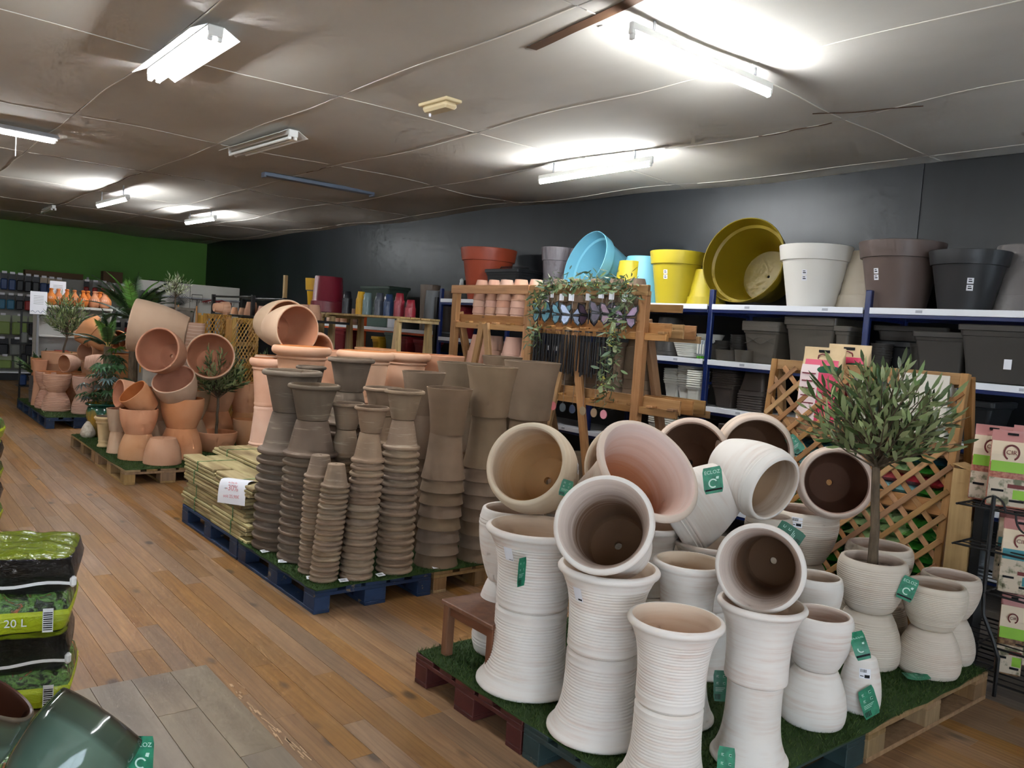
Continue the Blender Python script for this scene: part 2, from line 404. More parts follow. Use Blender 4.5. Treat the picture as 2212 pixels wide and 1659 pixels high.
n.t.links.new(mx.outputs[0], n.n['Material Output'].inputs[0]); GLASS = n.m
for i in range(5): box('pane', (-3.5+(i+.5)*7/5, 0, 0), (7/5-.06, .006, 2.04), GLASS, wn, ch=0)
slab('floor', [(XL, YB, -.02), (XW, YB, -.02), (XW, YG, -.02), (XL, YG, -.02)], M('subfloor', lin(52, 40, 30), .9, .1))
FLOOR = bpy.data.objects['floor']
n = N('pine_floorboards')
isl = n('ShaderNodeNewGeometry').outputs['Random Per Island']; oi = n('ShaderNodeObjectInfo').outputs['Random']
rn = n.math('FRACT', n.math('ADD', n.math('MULTIPLY', isl, 17.3), n.math('MULTIPLY', oi, 23.7)))
off = n('ShaderNodeCombineXYZ', X=n.math('MULTIPLY', rn, 31.0), Y=n.math('MULTIPLY', rn, 57.0), Z=n.math('MULTIPLY', rn, 11.0))
def vadd(sc): return n('ShaderNodeVectorMath', operation='ADD', i0=n.coords('Object', sc), i1=off)
g1 = n.noise(vadd((22, 1.3, 1)), 1.0, 5, .62, .6)
g2 = n.noise(vadd((3.5, .8, 1)), 1.0, 3, .5)
c = n.mix(n('ShaderNodeMapRange', Value=g1, i1=.32, i2=.7), lin(164, 120, 72), lin(126, 84, 45))
c = n.mix(n('ShaderNodeMapRange', Value=g2, i1=.45, i2=.7, i4=.6), c, lin(132, 100, 68))
wv = n('ShaderNodeTexWave', Vector=vadd((9, .9, 1)), Scale=1.1, Distortion=11.0, Detail=2.0); c = n.mix(n('ShaderNodeMapRange', Value=wv.outputs['Fac'], i1=.55, i2=.95, i4=.26), c, lin(92, 58, 32))
vo = n('ShaderNodeTexVoronoi', Vector=vadd((4.5, 2.2, 1)), Scale=1.0); c = n.mix(n('ShaderNodeMapRange', Value=vo.outputs['Distance'], i1=.07, i2=.15, i3=.85, i4=0.0), c, lin(58, 40, 30))
wear = n.noise(n('ShaderNodeMapping', Vector=n('ShaderNodeNewGeometry').outputs['Position']), .8, 5, .65)
c = n.mix(n('ShaderNodeMapRange', Value=wear, i1=.42, i2=.72, i4=.45), c, lin(144, 116, 80))
h = n('ShaderNodeHueSaturation', Color=c); n.set(h.inputs['Value'], n('ShaderNodeMapRange', Value=rn, i3=.84, i4=1.12)); n.set(h.inputs['Saturation'], n('ShaderNodeMapRange', Value=n.math('FRACT', n.math('MULTIPLY', rn, 5.7)), i3=.8, i4=1.12))
n.bump(g1, .2, .002)
PLANK = n.out(h, n('ShaderNodeMapRange', Value=wear, i1=.3, i2=.7, i3=.42, i4=.62), .45)
GPLANK = wood('grey_floorboards', lin(118, 108, 98), lin(98, 88, 80), lin(88, 78, 70), grain=(22, 1.5, 1), knots=True, rough=.6)
VINYL = wood('grey_oak_vinyl', lin(150, 134, 112), lin(126, 110, 92), lin(112, 98, 84), grain=(14, 1.2, 1), knots=False, var=.12, rough=.42, spec=.45)
PW = .108
def plank_geo(L, w=PW-.0010, t=.018): return boxgeo((w, L, t), .0006)
_pk = {}
def plank_mesh(L, m):
    k = (round(L, 2), m.name)
    if k not in _pk:
        v, f = plank_geo(k[0]); _pk[k] = mesh('plank', v, f, m, smooth=False)
    return _pk[k]
rest = B(); restg = B(); cnt = 0; R1 = random.Random(3); cand = []
x = XL + PW/2
while x < XW:
    y = YB + R1.uniform(-1.5, 0)
    while y < YG:
        L = R1.choice([1.0, 1.35, 1.7, 2.1]); y0, y1 = max(y, YB), min(y+L, YG)
        if y1-y0 > .05:
            L2 = round(y1-y0-.002, 2); c = (x, (y0+y1)/2, -.009)
            vis = (.3 < x < 2.3 and y1 > 2.2 and y0 < 15 and x > .12*y0-.1 and x < 2.3) or (2.0 < x < 6 and .2 < y0 and y1 < 3.6 and x > y0*.9)
            grey = x > 4.52 and y0 < 6
            cand.append((0 if vis else 1, (x*x+y0*y0), c, L2, grey))
        y += L
    x += PW
cand.sort(key=lambda q: (q[0], q[1]))
for i, (vs, d, c, L2, grey) in enumerate(cand):
    if vs == 0 and i < 298: obj('floor_plank', plank_mesh(L2, GPLANK if grey else PLANK), FLOOR, c)
    else:
        v, f = plank_geo(L2); (restg if grey else rest).add([Vector(p)+Vector(c) for p in v], f)
rest.obj('far_planks', PLANK, FLOOR, smooth=False, kind='stuff'); restg.obj('far_grey_planks', GPLANK, FLOOR, smooth=False, kind='stuff')
# grey vinyl strip laid over the boards at the lower left
vs = empty('vinyl_flooring', (1.36, 3.86, 0), label='grey wood-look vinyl strip laid over the floorboards at the lower left', cat='flooring')
yy = [(-.001, -.9, -2.4), (-.001, -.42, -1.5, -2.6), (-.001, -1.05, -2.2), (-.001, -.25, -1.35, -2.5), (-.001, -.7, -1.9, -2.7)]
for i, cuts in enumerate(yy):
    for a, b_ in zip(cuts, cuts[1:]):
        box('vinyl_plank', (-.085-.17*i, (a+b_)/2, .002), (.1685, a-b_-.0015, .004), VINYL, vs, ch=.001)
for i in range(34):
    q = random.Random(i); box('paint_fleck', (.01+abs(q.gauss(0, .022)), -.25-q.uniform(0, .8), .0006), (q.uniform(.003, .008), q.uniform(.02, .09), .0012), M('dried_filler', lin(196, 164, 132), .9, .1) if i == 0 else bpy.data.materials['dried_filler'], vs, rot=(0, 0, q.uniform(-.12, .12)), ch=.0005)
# ceiling boards, sagging, with taped joints
ce = empty('ceiling', (0, 0, 0), kind='structure')
xs = [XL] + [.25+1.3*k for k in range(-5, 6)] + [XW+.75]; ys = [YB, -2.06] + [.57+2.63*k for k in range(0, 8)] + [YG]
def cboard(x0, x1, y0, y1):
    nx, ny = 9, 17; g = .004; v = []; f = []
    for dz in (0, .012):
        for i in range(nx):
            for j in range(ny):
                X = x0+g+(x1-x0-2*g)*i/(nx-1); Y = y0+g+(y1-y0-2*g)*j/(ny-1); v.append((X, Y, sag(X, Y)+dz))
    o = nx*ny
    for i in range(nx-1):
        for j in range(ny-1):
            q = (i*ny+j, i*ny+j+1, (i+1)*ny+j+1, (i+1)*ny+j); f.append(q); f.append(tuple(o+a for a in q[::-1]))
    edge = [i*ny for i in range(nx)] + [(nx-1)*ny+j for j in range(1, ny)] + [i*ny+ny-1 for i in range(nx-2, -1, -1)] + [j for j in range(ny-2, 0, -1)]
    for a, b_ in zip(edge, edge[1:]+edge[:1]): f.append((a, b_, o+b_, o+a))
    return mesh('ceiling_board', v, f, CEIL, sharp=50)
cen = lambda a: a
for x0, x1 in zip(xs, xs[1:]):
    for y0, y1 in zip(ys, ys[1:]): obj('ceiling_board', cboard(x0, x1, y0, y1), ce)
slab('roof_deck', [(XL, YB, 3.62), (XL, YG, 3.62), (XW+.4, YG, 3.62), (XW+.4, YB, 3.62)], DUST)
def strip(name, p, q, w, mat, parent, wob=.0, z=-.002, ext=.0):
    k = 14; v = []; f = []; P = Vector((p[0], p[1], 0)); Q = Vector((q[0], q[1], 0)); d = (Q-P).normalized(); s = Vector((-d.y, d.x, 0)); rr = random.Random(str(p))
    ph = rr.uniform(0, 6)
    for i in range(k+1):
        c = P+(Q-P)*i/k + s*wob*math.sin(i*.7+ph)
        for u in (-w/2, w/2):
            a = c+s*u; v.append((a.x, a.y, sag(a.x, a.y)+z)); 
        for u in (-w/2, w/2):
            a = c+s*u; v.append((a.x, a.y, sag(a.x, a.y)+z-.003))
    for i in range(k):
        o = 4*i; f += [(o+2, o+6, o+7, o+3), (o, o+1, o+5, o+4), (o, o+4, o+6, o+2), (o+1, o+3, o+7, o+5)]
    return obj(name, mesh(name, v, f, mat, smooth=False), parent)
rr = random.Random(5)
for X in xs[5:-1]:
    for y0, y1 in zip(ys[2:], ys[3:]):
        if abs(X-2.85) < .05 and y0 < 3: continue
        strip('joint_tape', (X, y0+rr.uniform(0, .25)), (X, y1-rr.uniform(0, .3)), .009, TAPE, ce, .006)
for Y in ys[3:-1]:
    for x0, x1 in zip(xs[5:-1], xs[6:]): strip('joint_tape', (x0+rr.uniform(0, .1), Y), (min(x1, XW)-rr.uniform(0, .12), Y), .008, TAPE, ce, .003)
strip('torn_joint', (2.95, 2.7), (3.09, 3.85), .07, DUST, ce, .004, -.004)
for a, b_ in (((5.2, 3.3), (5.55, 2.7)), ((5.45, 3.3), (5.45, 3.9)), ((4.15, 8.6), (4.15, 9.2)), ((2.85, 11.3), (2.85, 13)), ((1.6, 11.1), (3.6, 11.1)), ((4.2, 11.1), (6.6, 11.1))): strip('open_joint', a, b_, .012, DUST, ce, .01, -.003)
strip('cover_strip', (3.1, 3.28), (4.4, 3.3), .035, CEIL, ce, .002, -.004)

# ------------------------------------------------------------------ lamps
TUBE_ON = emis('lit_fluorescent_tube', (.93, .97, 1.0), TUBE)
TUBE_OFF = M('unlit_tube_glass', lin(226, 226, 222), .25, .5)
BATTEN = M('white_lamp_housing', lin(222, 222, 218), .4, .4); BATTEN_G = M('grey_blue_lamp_housing', lin(120, 132, 152), .4, .4)
CREAMP = M('yellowed_plastic', lin(206, 188, 150), .5, .4)
def batten(name, label, p0, p1, z, ntube=1, lit=True, housing=BATTEN, hw=.06, reflect=False, tubes=True, drop=.05):
    """ceiling batten from p0 to p1 (xy), underside of tubes at z"""
    P, Q = Vector((*p0, 0)), Vector((*p1, 0)); c = (P+Q)/2; L = (Q-P).length; a = math.atan2(Q.y-P.y, Q.x-P.x)
    e = empty(name, (c.x, c.y, z), a, label, 'ceiling light', 'fluorescent ceiling lights')
    box('housing', (0, 0, drop), (L, hw, .045), housing, e, ch=.006)
    zt = sag(c.x, c.y)-z-drop-.02
    for s in (-1, 1):
        if zt > .03: box('hanger', (s*L*.36, 0, drop+.02+zt/2), (.015, .015, zt), GREY_M, e)
        box('end_cap', (s*(L/2-.012), 0, drop-.026), (.024, hw*.95, .03), housing, e, ch=.004)
    if reflect:
        for s in (-1, 1):
            b = B(); b.box((0, s*(hw/2+.05), drop-.005), (L*.99, .11, .003), Matrix.Rotation(-s*.5, 3, 'X')); b.obj('reflector', WHITE_M if lit else housing, e, smooth=False)
    if tubes:
        for k in range(ntube):
            y = (k-(ntube-1)/2)*.055
            b = B(); b.tube([(-L/2+.03, y, 0), (L/2-.03, y, 0)], .0145, 12); t = b.obj('tube', TUBE_ON if lit else TUBE_OFF, e)
            for s in (-1, 1):
                b = B(); b.box((s*(L/2-.02), y, .006), (.022, .03, .044), ch=.005); b.obj('lamp_holder', BATTEN, e, smooth=False)
    return e
batten('twin_tube_lamp', 'lit twin-tube fluorescent batten with open reflector, nearest at upper left', (1.62, 4.92), (1.62, 6.18), 3.27, 2, True, reflect=True, hw=.09)
l2 = batten('tube_lamp', 'lit fluorescent batten with dangling cord at the left picture edge', (.2, 9.35), (1.6, 9.5), 3.28, 1, True, hw=.07, reflect=True)
b = B(); b.tube([(.35, .03, -.02), (.35, .032, -.12), (.35, .03, -.2)], .003, 5); b.obj('pull_cord', PAPER, l2)
batten('tube_lamp', 'lit bare fluorescent tube on a batten beside the torn ceiling joint', (3.06, 3.02), (4.34, 3.05), 3.24, 1, True, hw=.03)
batten('tube_lamp', 'lit bare fluorescent tube near the dark wall, above the turquoise pot', (5.36, 4.9), (5.4, 6.45), 3.22, 1, True, hw=.03)
batten('twin_tube_lamp', 'unlit twin-tube fluorescent fitting with hanging reflector, between lit lamps', (3.06, 7.1), (3.0, 8.45), 3.29, 2, False, reflect=True, tubes=True, hw=.09)
batten('tube_lamp', 'unlit grey-blue fluorescent batten without a tube', (3.78, 9.6), (5.25, 9.6), 3.31, 1, False, housing=BATTEN_G, hw=.11, tubes=False)
batten('tube_lamp', 'lit far fluorescent tube hung on a bracket, left of two', (2.98, 12.4), (2.92, 13.9), 3.16, 1, True)
batten('tube_lamp', 'lit far fluorescent tube near the green wall, right of two', (4.7, 13.9), (4.66, 15.3), 3.22, 1, True)
batten('twin_tube_lamp', 'small unlit twin-tube fitting, farthest, close to the green wall', (2.75, 16.4), (2.75, 17.4), 3.28, 2, False)
for i, (p, q) in enumerate((((-3.2, 2), (-3.2, 3.4)), ((-3.2, 7), (-3.2, 8.4)), ((.6, -1.8), (2, -1.8)), ((-3.2, 12), (-3.2, 13.4)))):
    batten('tube_lamp', ['lit fluorescent tube over the near left aisle', 'lit fluorescent tube over the left aisle', 'lit fluorescent tube behind the viewer', 'lit fluorescent tube over the far left aisle', 'lit fluorescent tube behind the viewer near the dark wall'][i], p, q, 3.25, 1, True)
# emergency light
e = empty('emergency_light', (3.45, 5.35, sag(3.45, 5.35)), PI/2+.05, 'yellowed plastic emergency light fitting on the ceiling', 'emergency light')
box('base_plate', (0, 0, -.012), (.36, .15, .024), CREAMP, e, ch=.006)
b = B(); b.box((0, 0, -.045), (.3, .12, .05), ch=.018); b.obj('cover', CREAMP, e, smooth=False)
for s in (-.1, -.07, -.04, .04, .07, .1): box('vent_slot', (s, -.061, -.04), (.012, .004, .028), M('slot_dark', lin(70, 58, 40), .8) if 'slot_dark' not in bpy.data.materials else bpy.data.materials['slot_dark'], e, ch=0)
box('test_button', (.12, 0, -.08), (.015, .015, .03), PAPER, e)
# motion detector on the dark wall
o_ = B(); 
e = empty('motion_detector', (6.96, 9.9, 2.36), 0, 'small white motion detector on the dark wall', 'detector')
b = B(); b.box((0, 0, 0), (.06, .075, .14), ch=.022); b.obj('housing', M('detector_plastic', lin(214, 216, 214), .4), e, smooth=False)
b = B(); b.box((-.03, 0, -.02), (.008, .045, .05), ch=.003); b.obj('lens', TUBE_OFF, e, smooth=False)
# ------------------------------------------------------------------ pallets and grass mats
GRASS = [M('artificial_grass_a', lin(62, 86, 40), .7, .2), M('artificial_grass_b', lin(46, 68, 30), .7, .2), M('artificial_grass_c', lin(86, 102, 54), .7, .2)]
def pallet(loc, rz, mat, label, feet=True):
    """origin at the near corner; 1.2 along local y, 0.8 along local x, runners along y"""
    e = empty('pallet', loc, rz, label, 'pallet', 'wooden pallets under the pots')
    for x, w in ((.0725, .145), (.25, .1), (.4, .145), (.55, .1), (.7275, .145)): box('deck_board', (x, .6, .133), (w, 1.2, .022), mat, e)
    for y in (.0725, .6, 1.1275): box('cross_board', (.4, y, .111), (.8, .145, .022), mat, e)
    for x, w in ((.05, .1), (.4, .145), (.75, .1)):
        for y in (.0725, .6, 1.1275): box('block', (x, y, .061), (w, .145, .078), mat, e)
        box('runner', (x, .6, .011), (w, 1.2, .022), mat, e)
    return e
def grass_mat(label, x0, x1, y0, y1, dens, z=.145, hb=.022, seed=0):
    e = empty('grass_mat', (x0, y0, z), 0, label, 'grass mat', 'artificial grass mats on the pallets')
    b = B(); k = 14; rr = random.Random(seed); w, h = x1-x0, y1-y0
    out = []
    for i in range(k): out.append((w*i/k, -rr.uniform(0, .02)))
    for i in range(k): out.append((w+rr.uniform(-.01, .01), h*i/k))
    for i in range(k): out.append((w*(1-i/k), h+rr.uniform(-.01, .01)))
    for i in range(k): out.append((-rr.uniform(0, .02), h*(1-i/k)))
    n_ = len(out); b.add([(x, y, 0) for x, y in out]+[(x, y, .006) for x, y in out], [tuple(range(n_-1, -1, -1)), tuple(range(n_, 2*n_))] + [(i, (i+1) % n_, n_+(i+1) % n_, n_+i) for i in range(n_)])
    b.obj('backing', GRASS[1], e, smooth=False)
    v = []; f = []; m = []
    for i in range(int(w*h*dens)):
        x, y = rr.uniform(-.012, w+.008), rr.uniform(-.012, h+.008); a = rr.uniform(0, 6.28); t = rr.uniform(0, 6.28); l = hb*rr.uniform(.6, 1.2); s = .0022
        q = l*.55; o = len(v)
        v += [(x+s*math.cos(a), y+s*math.sin(a), .004), (x-s*math.cos(a), y-s*math.sin(a), .004), (x+q*math.cos(t), y+q*math.sin(t), .004+l*.85)]
        f.append((o, o+1, o+2)); m.append(rr.choice((0, 0, 1, 1, 2)))
    obj('blades', mesh('blades', v, f, GRASS, m, smooth=False), e, kind='stuff')
    return e
# white group: four pallets, long side across
R90 = -PI/2
pallet((2.13, 3.21, 0), R90, PAL_RED, 'dark red painted pallet under the small wooden stool')
pallet((2.13, 2.40, 0), R90, PAL_GRN, 'dark green painted pallet under the tall white ribbed vases')
pallet((3.34, 2.39, 0), R90, PAL_NAT, 'bare wood pallet at the lower right, beside the black wire rack')
pallet((3.34, 3.21, 0), R90, PAL_NAT, 'bare wood pallet hidden behind the white pots, by the trellis stand')
grass_mat('artificial grass mat under the white limewashed pots', 2.14, 4.53, 1.60, 3.2, 11000, seed=1)
# taupe group
pallet((2.1, 4.25, 0), 0, PAL_BLUE, 'chipped blue pallet under the taupe rimmed pot stacks')
pallet((2.1, 5.47, 0), 0, PAL_BLUE, 'blue pallet carrying the bundled decking boards')
pallet((2.92, 4.25, 0), 0, PAL_NAT, 'bare wood pallet under the smooth taupe pot stacks')
pallet((2.92, 5.47, 0), 0, PAL_NAT, 'bare wood pallet under the big terracotta bowls')
pallet((3.74, 4.4, 0), 0, PAL_NAT, 'bare wood pallet at the back of the taupe pots')
pallet((2.92, 6.7, 0), 0, PAL_NAT, 'bare wood pallet behind the big terracotta bowls')
pallet((3.74, 5.62, 0), 0, PAL_NAT, 'bare wood pallet at the back of the terracotta bowls')
grass_mat('artificial grass mat under the taupe pots', 2.1, 3.7, 4.25, 5.44, 9000, seed=2)
# terracotta group
pallet((2.04, 8.22, 0), 0, PAL_NAT, 'grey-brown pallet under the round terracotta pots')
pallet((2.04, 9.44, 0), 0, PAL_NAT, 'grey-brown pallet under the green glazed jar')
pallet((2.86, 8.22, 0), 0, PAL_NAT, 'bare pallet behind the round terracotta pots')
pallet((2.86, 9.44, 0), 0, PAL_NAT, 'bare pallet behind the green glazed jar')
grass_mat('artificial grass mat under the terracotta pots', 2.05, 3.66, 8.23, 10.62, 4500, seed=3)
# far group
pallet((2.04, 12.2, 0), 0, PAL_BLUE, 'blue pallet of the farthest terracotta group, nearer one')
pallet((2.04, 13.45, 0), 0, PAL_BLUE, 'blue pallet of the farthest terracotta group, farther one')
pallet((2.86, 12.2, 0), 0, PAL_BLUE, 'blue pallet behind in the farthest terracotta group')
grass_mat('artificial grass mat of the farthest terracotta group', 2.05, 3.6, 12.22, 14.6, 2500, seed=4)
GZ = .153
# ------------------------------------------------------------------ pot kinds: outer profiles base -> rim
def ribbed(pts, z0, z1, period, amp, k=6):
    s = spline(pts, k); out = []; H = s[-1][1]; z = 0
    zs = []; z = 0.0
    while z < H:
        zs.append(z); z += period/4 if z0 <= z <= z1 else min(.014, H*.04)
    zs = [q for q in zs if q < pts[-2][1]]
    for q in zs:
        r = rad_at(s, q)
        if z0 <= q <= z1: r += amp*(abs(math.sin(PI*q/period))-.5)*2
        out.append((r, q))
    return out + [p for p in s if p[1] > zs[-1]+1e-4]
VASE_P = [(.136, 0), (.147, .009), (.146, .06), (.147, .13), (.152, .2), (.165, .262), (.186, .31), (.196, .326)]
VASE_TOP = [(.202, .33), (.2075, .338), (.208, .347), (.203, .355)]
def vase_mesh(name, rib, mats):
    o = (ribbed(VASE_P, .03, .29, .0128, .0014) if rib else spline(VASE_P, 5)) + VASE_TOP
    lip = [(.195, .3595), (.187, .359), (.181, .353), (.178, .345)]
    inn = spline([(.172, .332), (.155, .29), (.138, .22), (.131, .13), (.129, .05), (.12, .024)], 4)
    if rib: inn = [(r+.0012*math.sin(i*2.2), z) for i, (r, z) in enumerate(inn)]
    return pot_mesh(name, o, .017, mats, .017, 56, lip, inn), o
EGG_P = [(.088, 0), (.099, .007), (.118, .045), (.138, .10), (.149, .15), (.152, .19), (.149, .222), (.144, .238)]
EGG_TOP = [(.142, .244), (.139, .248)]
def egg_mesh(name, rib, mats, bands=False, H=None):
    o = (ribbed(EGG_P, .035, .222, .0098, .0015) if rib else spline(EGG_P, 5)) + EGG_TOP
    if bands: o = [(r + (.0022 if any(abs(z-q) < .0035 for q in (.196, .207, .218)) else 0), z) for r, z in resample(spline(EGG_P, 5), .003)] + EGG_TOP
    lip = [(.133, .2505), (.127, .249), (.1235, .243), (.1225, .235)]
    inn = spline([(.128, .205), (.131, .17), (.127, .12), (.113, .07), (.09, .026), (.082, .018)], 4)
    return pot_mesh(name, o, .017, mats, .013, 52, lip, inn), o
KIND = {}
def kind(key, fn, *a):
    if key not in KIND: KIND[key] = fn(*a)
    return KIND[key]
WM = [WHITE_W, WHITE_IN]; CM = [CREAM_W, CREAM_IN]; PM = [PINK_W, PINK_IN]
WHITE_EIN = clay_in('limewashed_egg_inside', lin(164, 132, 106), lin(212, 196, 182), .15, .26)
DARK_EIN = clay_in('dark_clay_inside', lin(110, 80, 62), lin(190, 160, 144), .19, .27)
kind('vase_r', vase_mesh, 'ribbed_vase', True, WM); kind('vase_s', vase_mesh, 'smooth_vase', False, WM)
kind('vase_p', vase_mesh, 'pink_vase', True, PM)
kind('vase_d', vase_mesh, 'smooth_vase_dark_inside', False, [WHITE_W, clay_in('vase_dark_inside', lin(104, 76, 58), lin(206, 188, 178), .2, .34)])
kind('egg_r', egg_mesh, 'ribbed_egg_pot', True, [BEIGE_W, WHITE_EIN]); kind('egg_s', egg_mesh, 'smooth_egg_pot', False, [WHITE_W, WHITE_EIN])
kind('egg_b', egg_mesh, 'banded_egg_pot', False, [WHITE_W, WHITE_EIN], True); kind('egg_c', egg_mesh, 'cream_egg_pot', False, [CREAM_W, clay_in('cream_egg_inside', lin(184, 142, 98), lin(214, 192, 168), .08, .26)])
kind('egg_d', egg_mesh, 'dark_inside_egg_pot', True, [PINK_W, DARK_EIN])
KH = {'vase_r': (.208, .36), 'vase_s': (.208, .36), 'vase_p': (.208, .36), 'vase_d': (.208, .36), 'egg_r': (.152, .25), 'egg_s': (.152, .25), 'egg_b': (.152, .25), 'egg_c': (.152, .25), 'egg_d': (.152, .25)}
def pot(k, loc, R=None, H=None, inv=False, axis=None, name='clay_pot', label='', cat='pot', group=None, rz=None):
    me = KIND[k][0]; r0, h0 = KH[k]; R = R or r0; H = H or h0
    o = link(bpy.data.objects.new(name, me)); s = R/r0; o.scale = (s, s, H/h0)
    rz = random.uniform(0, 6.28) if rz is None else rz
    if axis is not None: o.location = loc; o.rotation_euler = axis_rot(axis, rz)
    elif inv: o.location = (loc[0], loc[1], loc[2]+H); o.rotation_euler = (PI, 0, rz)
    else: o.location = loc; o.rotation_euler = (0, 0, rz)
    tag(o, label, cat, group); o['k'] = k
    return o
def local_frame(o):
    return Matrix.LocRotScale(o.location, o.rotation_euler, o.scale)
def patch(o, az, zf, w, h, lift=.002, world=None):
    """returns function (u,v,extra)->local point on pot o's outside; az offset from camera direction (deg), zf fraction of height"""
    Mx = local_frame(o); inv = Mx.inverted(); k = o['k']; outer = KIND[k][1]; H0 = KH[k][1]
    d = (CAM_POS-o.location); d.z = 0; d.normalize(); d = Matrix.Rotation(math.radians(az), 3, 'Z') @ d
    ld = (Mx.to_3x3().inverted() @ (world if world else d)); a0 = math.atan2(ld.y, ld.x); sxy = o.scale.x; sz = o.scale.z
    flip = (Mx.to_3x3() @ Vector((0, 0, 1))).z < 0
    def P(u, v, e=0.0):
        if flip: u, v = -u, -v
        z = zf*H0 + v/sz; r = rad_at(outer, min(max(z, .002), H0*.985))*sxy; a = a0 + u/r
        rr = (r + lift + e)/sxy
        return (rr*math.cos(a), rr*math.sin(a), z)
    return P
def sticker(o, az, zf, w=.05, h=.045, world=None, double=False):
    P = patch(o, az, zf, w, h, .0026, world); b = B()
    def quad(u0, u1, v0, v1, e, mi):
        n_ = 4; vs = []; fs = []
        for i in range(n_+1):
            u = u0+(u1-u0)*i/n_; vs += [P(u, v0, e), P(u, v1, e)]
        for i in range(n_): fs.append((2*i, 2*i+2, 2*i+3, 2*i+1))
        b.add(vs, fs, mi)
    quad(-w/2, w/2, -h/2, h/2, 0, 0)
    rr = random.Random(o.name); u = -w*.42
    while u < w*.1:
        ww = rr.choice((.0008, .0014, .002)); quad(u, u+ww, h*.12, h*.42, .0003, 1); u += ww+rr.choice((.001, .0016))
    quad(-w*.05, w*.42, -h*.42, -h*.1, .0003, 1); quad(-w*.42, -w*.12, -h*.3, -h*.22, .0003, 1)
    return b.obj('price_sticker', [PAPER, INK], o, smooth=False)
def hang_tag(o, loc, face, up, w=.07, h=.105, word=True, curl=.0, mat=None):
    """green product card; loc = world centre, face = outward normal, up = text up (world)"""
    f = Vector(face).normalized(); u = Vector(up); u = (u-f*u.dot(f)).normalized(); x = u.cross(f)
    Mw = Matrix((x, u, f)).transposed().to_4x4(); Mw.translation = Vector(loc)
    L = local_frame(o).inverted() @ Mw
    b = B(); k = 6; v = []; fs = []
    for i in range(k+1):
        t = i/k-.5; bend = curl*((t+.5)**2); ww = w/2*(.86 if i in (0, k) else 1)
        v += [(-ww, t*h, bend), (ww, t*h, bend), (-ww, t*h, bend-.0008), (ww, t*h, bend-.0008)]
    for i in range(k):
        o_ = 4*i; fs += [(o_, o_+1, o_+5, o_+4), (o_+2, o_+6, o_+7, o_+3), (o_, o_+4, o_+6, o_+2), (o_+1, o_+3, o_+7, o_+5)]
    b.add(v, fs); c = b.obj('hang_tag', mat or TAG_G, o, smooth=False); c.matrix_local = L
    zb = lambda t: curl*((t+.5)**2)+.0006
    if word:
        text('lettering', 'ECLOZ', w*.26, TAG_W, c, (0, h*.3, zb(.3)), (0, 0, 0), .0002)
        b = B(); kk = 20; vs = []; fs = []
        for i in range(kk+1):
            a = .5+4.8*i/kk; vs += [(w*.24*math.cos(a), -h*.12+w*.24*math.sin(a), zb(-.1)), (w*.17*math.cos(a), -h*.12+w*.17*math.sin(a), zb(-.1))]
        for i in range(kk): fs.append((2*i, 2*i+1, 2*i+3, 2*i+2))
        b.add(vs, fs); b.add([(w*.16, h*.04, zb(.05)), (w*.3, h*.02, zb(.05)), (w*.34, h*.12, zb(.1)), (w*.2, h*.12, zb(.1))], [(0, 1, 2, 3)])
        b.add([(-w*.44, -h*.4, zb(-.35)), (w*.44, -h*.4, zb(-.35)), (w*.44, -h*.33, zb(-.3)), (-w*.44, -h*.33, zb(-.3))], [(0, 1, 2, 3)], 1)
        b.obj('emblem', [TAG_W, INK], c, smooth=False)
    else:
        b = B(); qd = lambda x0, x1, y0, y1, mi: b.add([(x0, y0, zb((y0+y1)/2/h)+.0002), (x1, y0, zb((y0+y1)/2/h)+.0002), (x1, y1, zb((y0+y1)/2/h)+.0002), (x0, y1, zb((y0+y1)/2/h)+.0002)], [(0, 1, 2, 3)], mi)
        for i in range(2):
            for j in range(2):
                cx, cy = (-.22+.44*j)*w, (.3-.22*i)*h; s_ = w*.07
                qd(cx-s_, cx+s_, cy+s_*.7, cy+s_, 0); qd(cx-s_, cx-s_*.7, cy-s_, cy+s_*.7, 0); qd(cx-s_*.2, cx+s_, cy-s_, cy-s_*.7, 0); qd(cx-s_*.3, cx+s_*.3, cy-s_*.3, cy+s_*.4, 1 if j else 0)
        for i in range(3): qd(-w*.36, w*(.3-.1*i), (-.06-.05*i)*h, (-.075-.05*i)*h, 0)
        for i in range(11): qd(w*(-.4+.035*i), w*(-.385+.035*i+.01*(i % 3 == 0)), -h*.44, -h*.27, 1)
        b.obj('printed_icons', [TAG_W, INK], c, smooth=False)
    return c

# ------------------------------------------------------------------ white limewashed pots: towers of an upright pot on an upturned one
GW = 'white limewashed pots on the near pallets'
def tower(k, x, y, R, H, k2=None, R2=None, H2=None, desc='', where='', z=GZ):
    lo = pot(k2 or k, (x, y, z), R2 or R, H2 or H, True, label=f'{desc}, upturned, bottom of the pair {where}', group=GW)
    hi = pot(k, (x, y, z+(H2 or H)+.0012), R, H, label=f'{desc}, upright, top of the pair {where}', group=GW)
    return lo, hi
w1 = tower('vase_r', 2.364, 2.669, .226, .354, desc='large white ribbed vase', where='beside the stool')
w2 = tower('vase_r', 2.32, 2.181, .2, .334, desc='white ribbed vase', where='second from the stool')
w3 = tower('vase_r', 2.236, 1.769, .168, .303, desc='white ribbed vase', where='at the bottom picture edge')
w4 = tower('vase_s', 2.672, 1.72, .165, .297, 'vase_s', .145, .311, desc='smooth white vase', where='under the tipped dark-mouthed vase')
w5 = tower('egg_s', 3.195, 1.774, .136, .23, desc='smooth white egg-shaped pot', where='beside the single upturned pot')
w6 = pot('egg_s', (3.489, 1.724, GZ), .09, .235, True, label='small white egg-shaped pot upturned alone, drainage hole up', group=GW)
w7 = tower('egg_r', 4.06, 2.0, .168, .266, desc='white ribbed egg-shaped pot', where='holding the large olive tree')
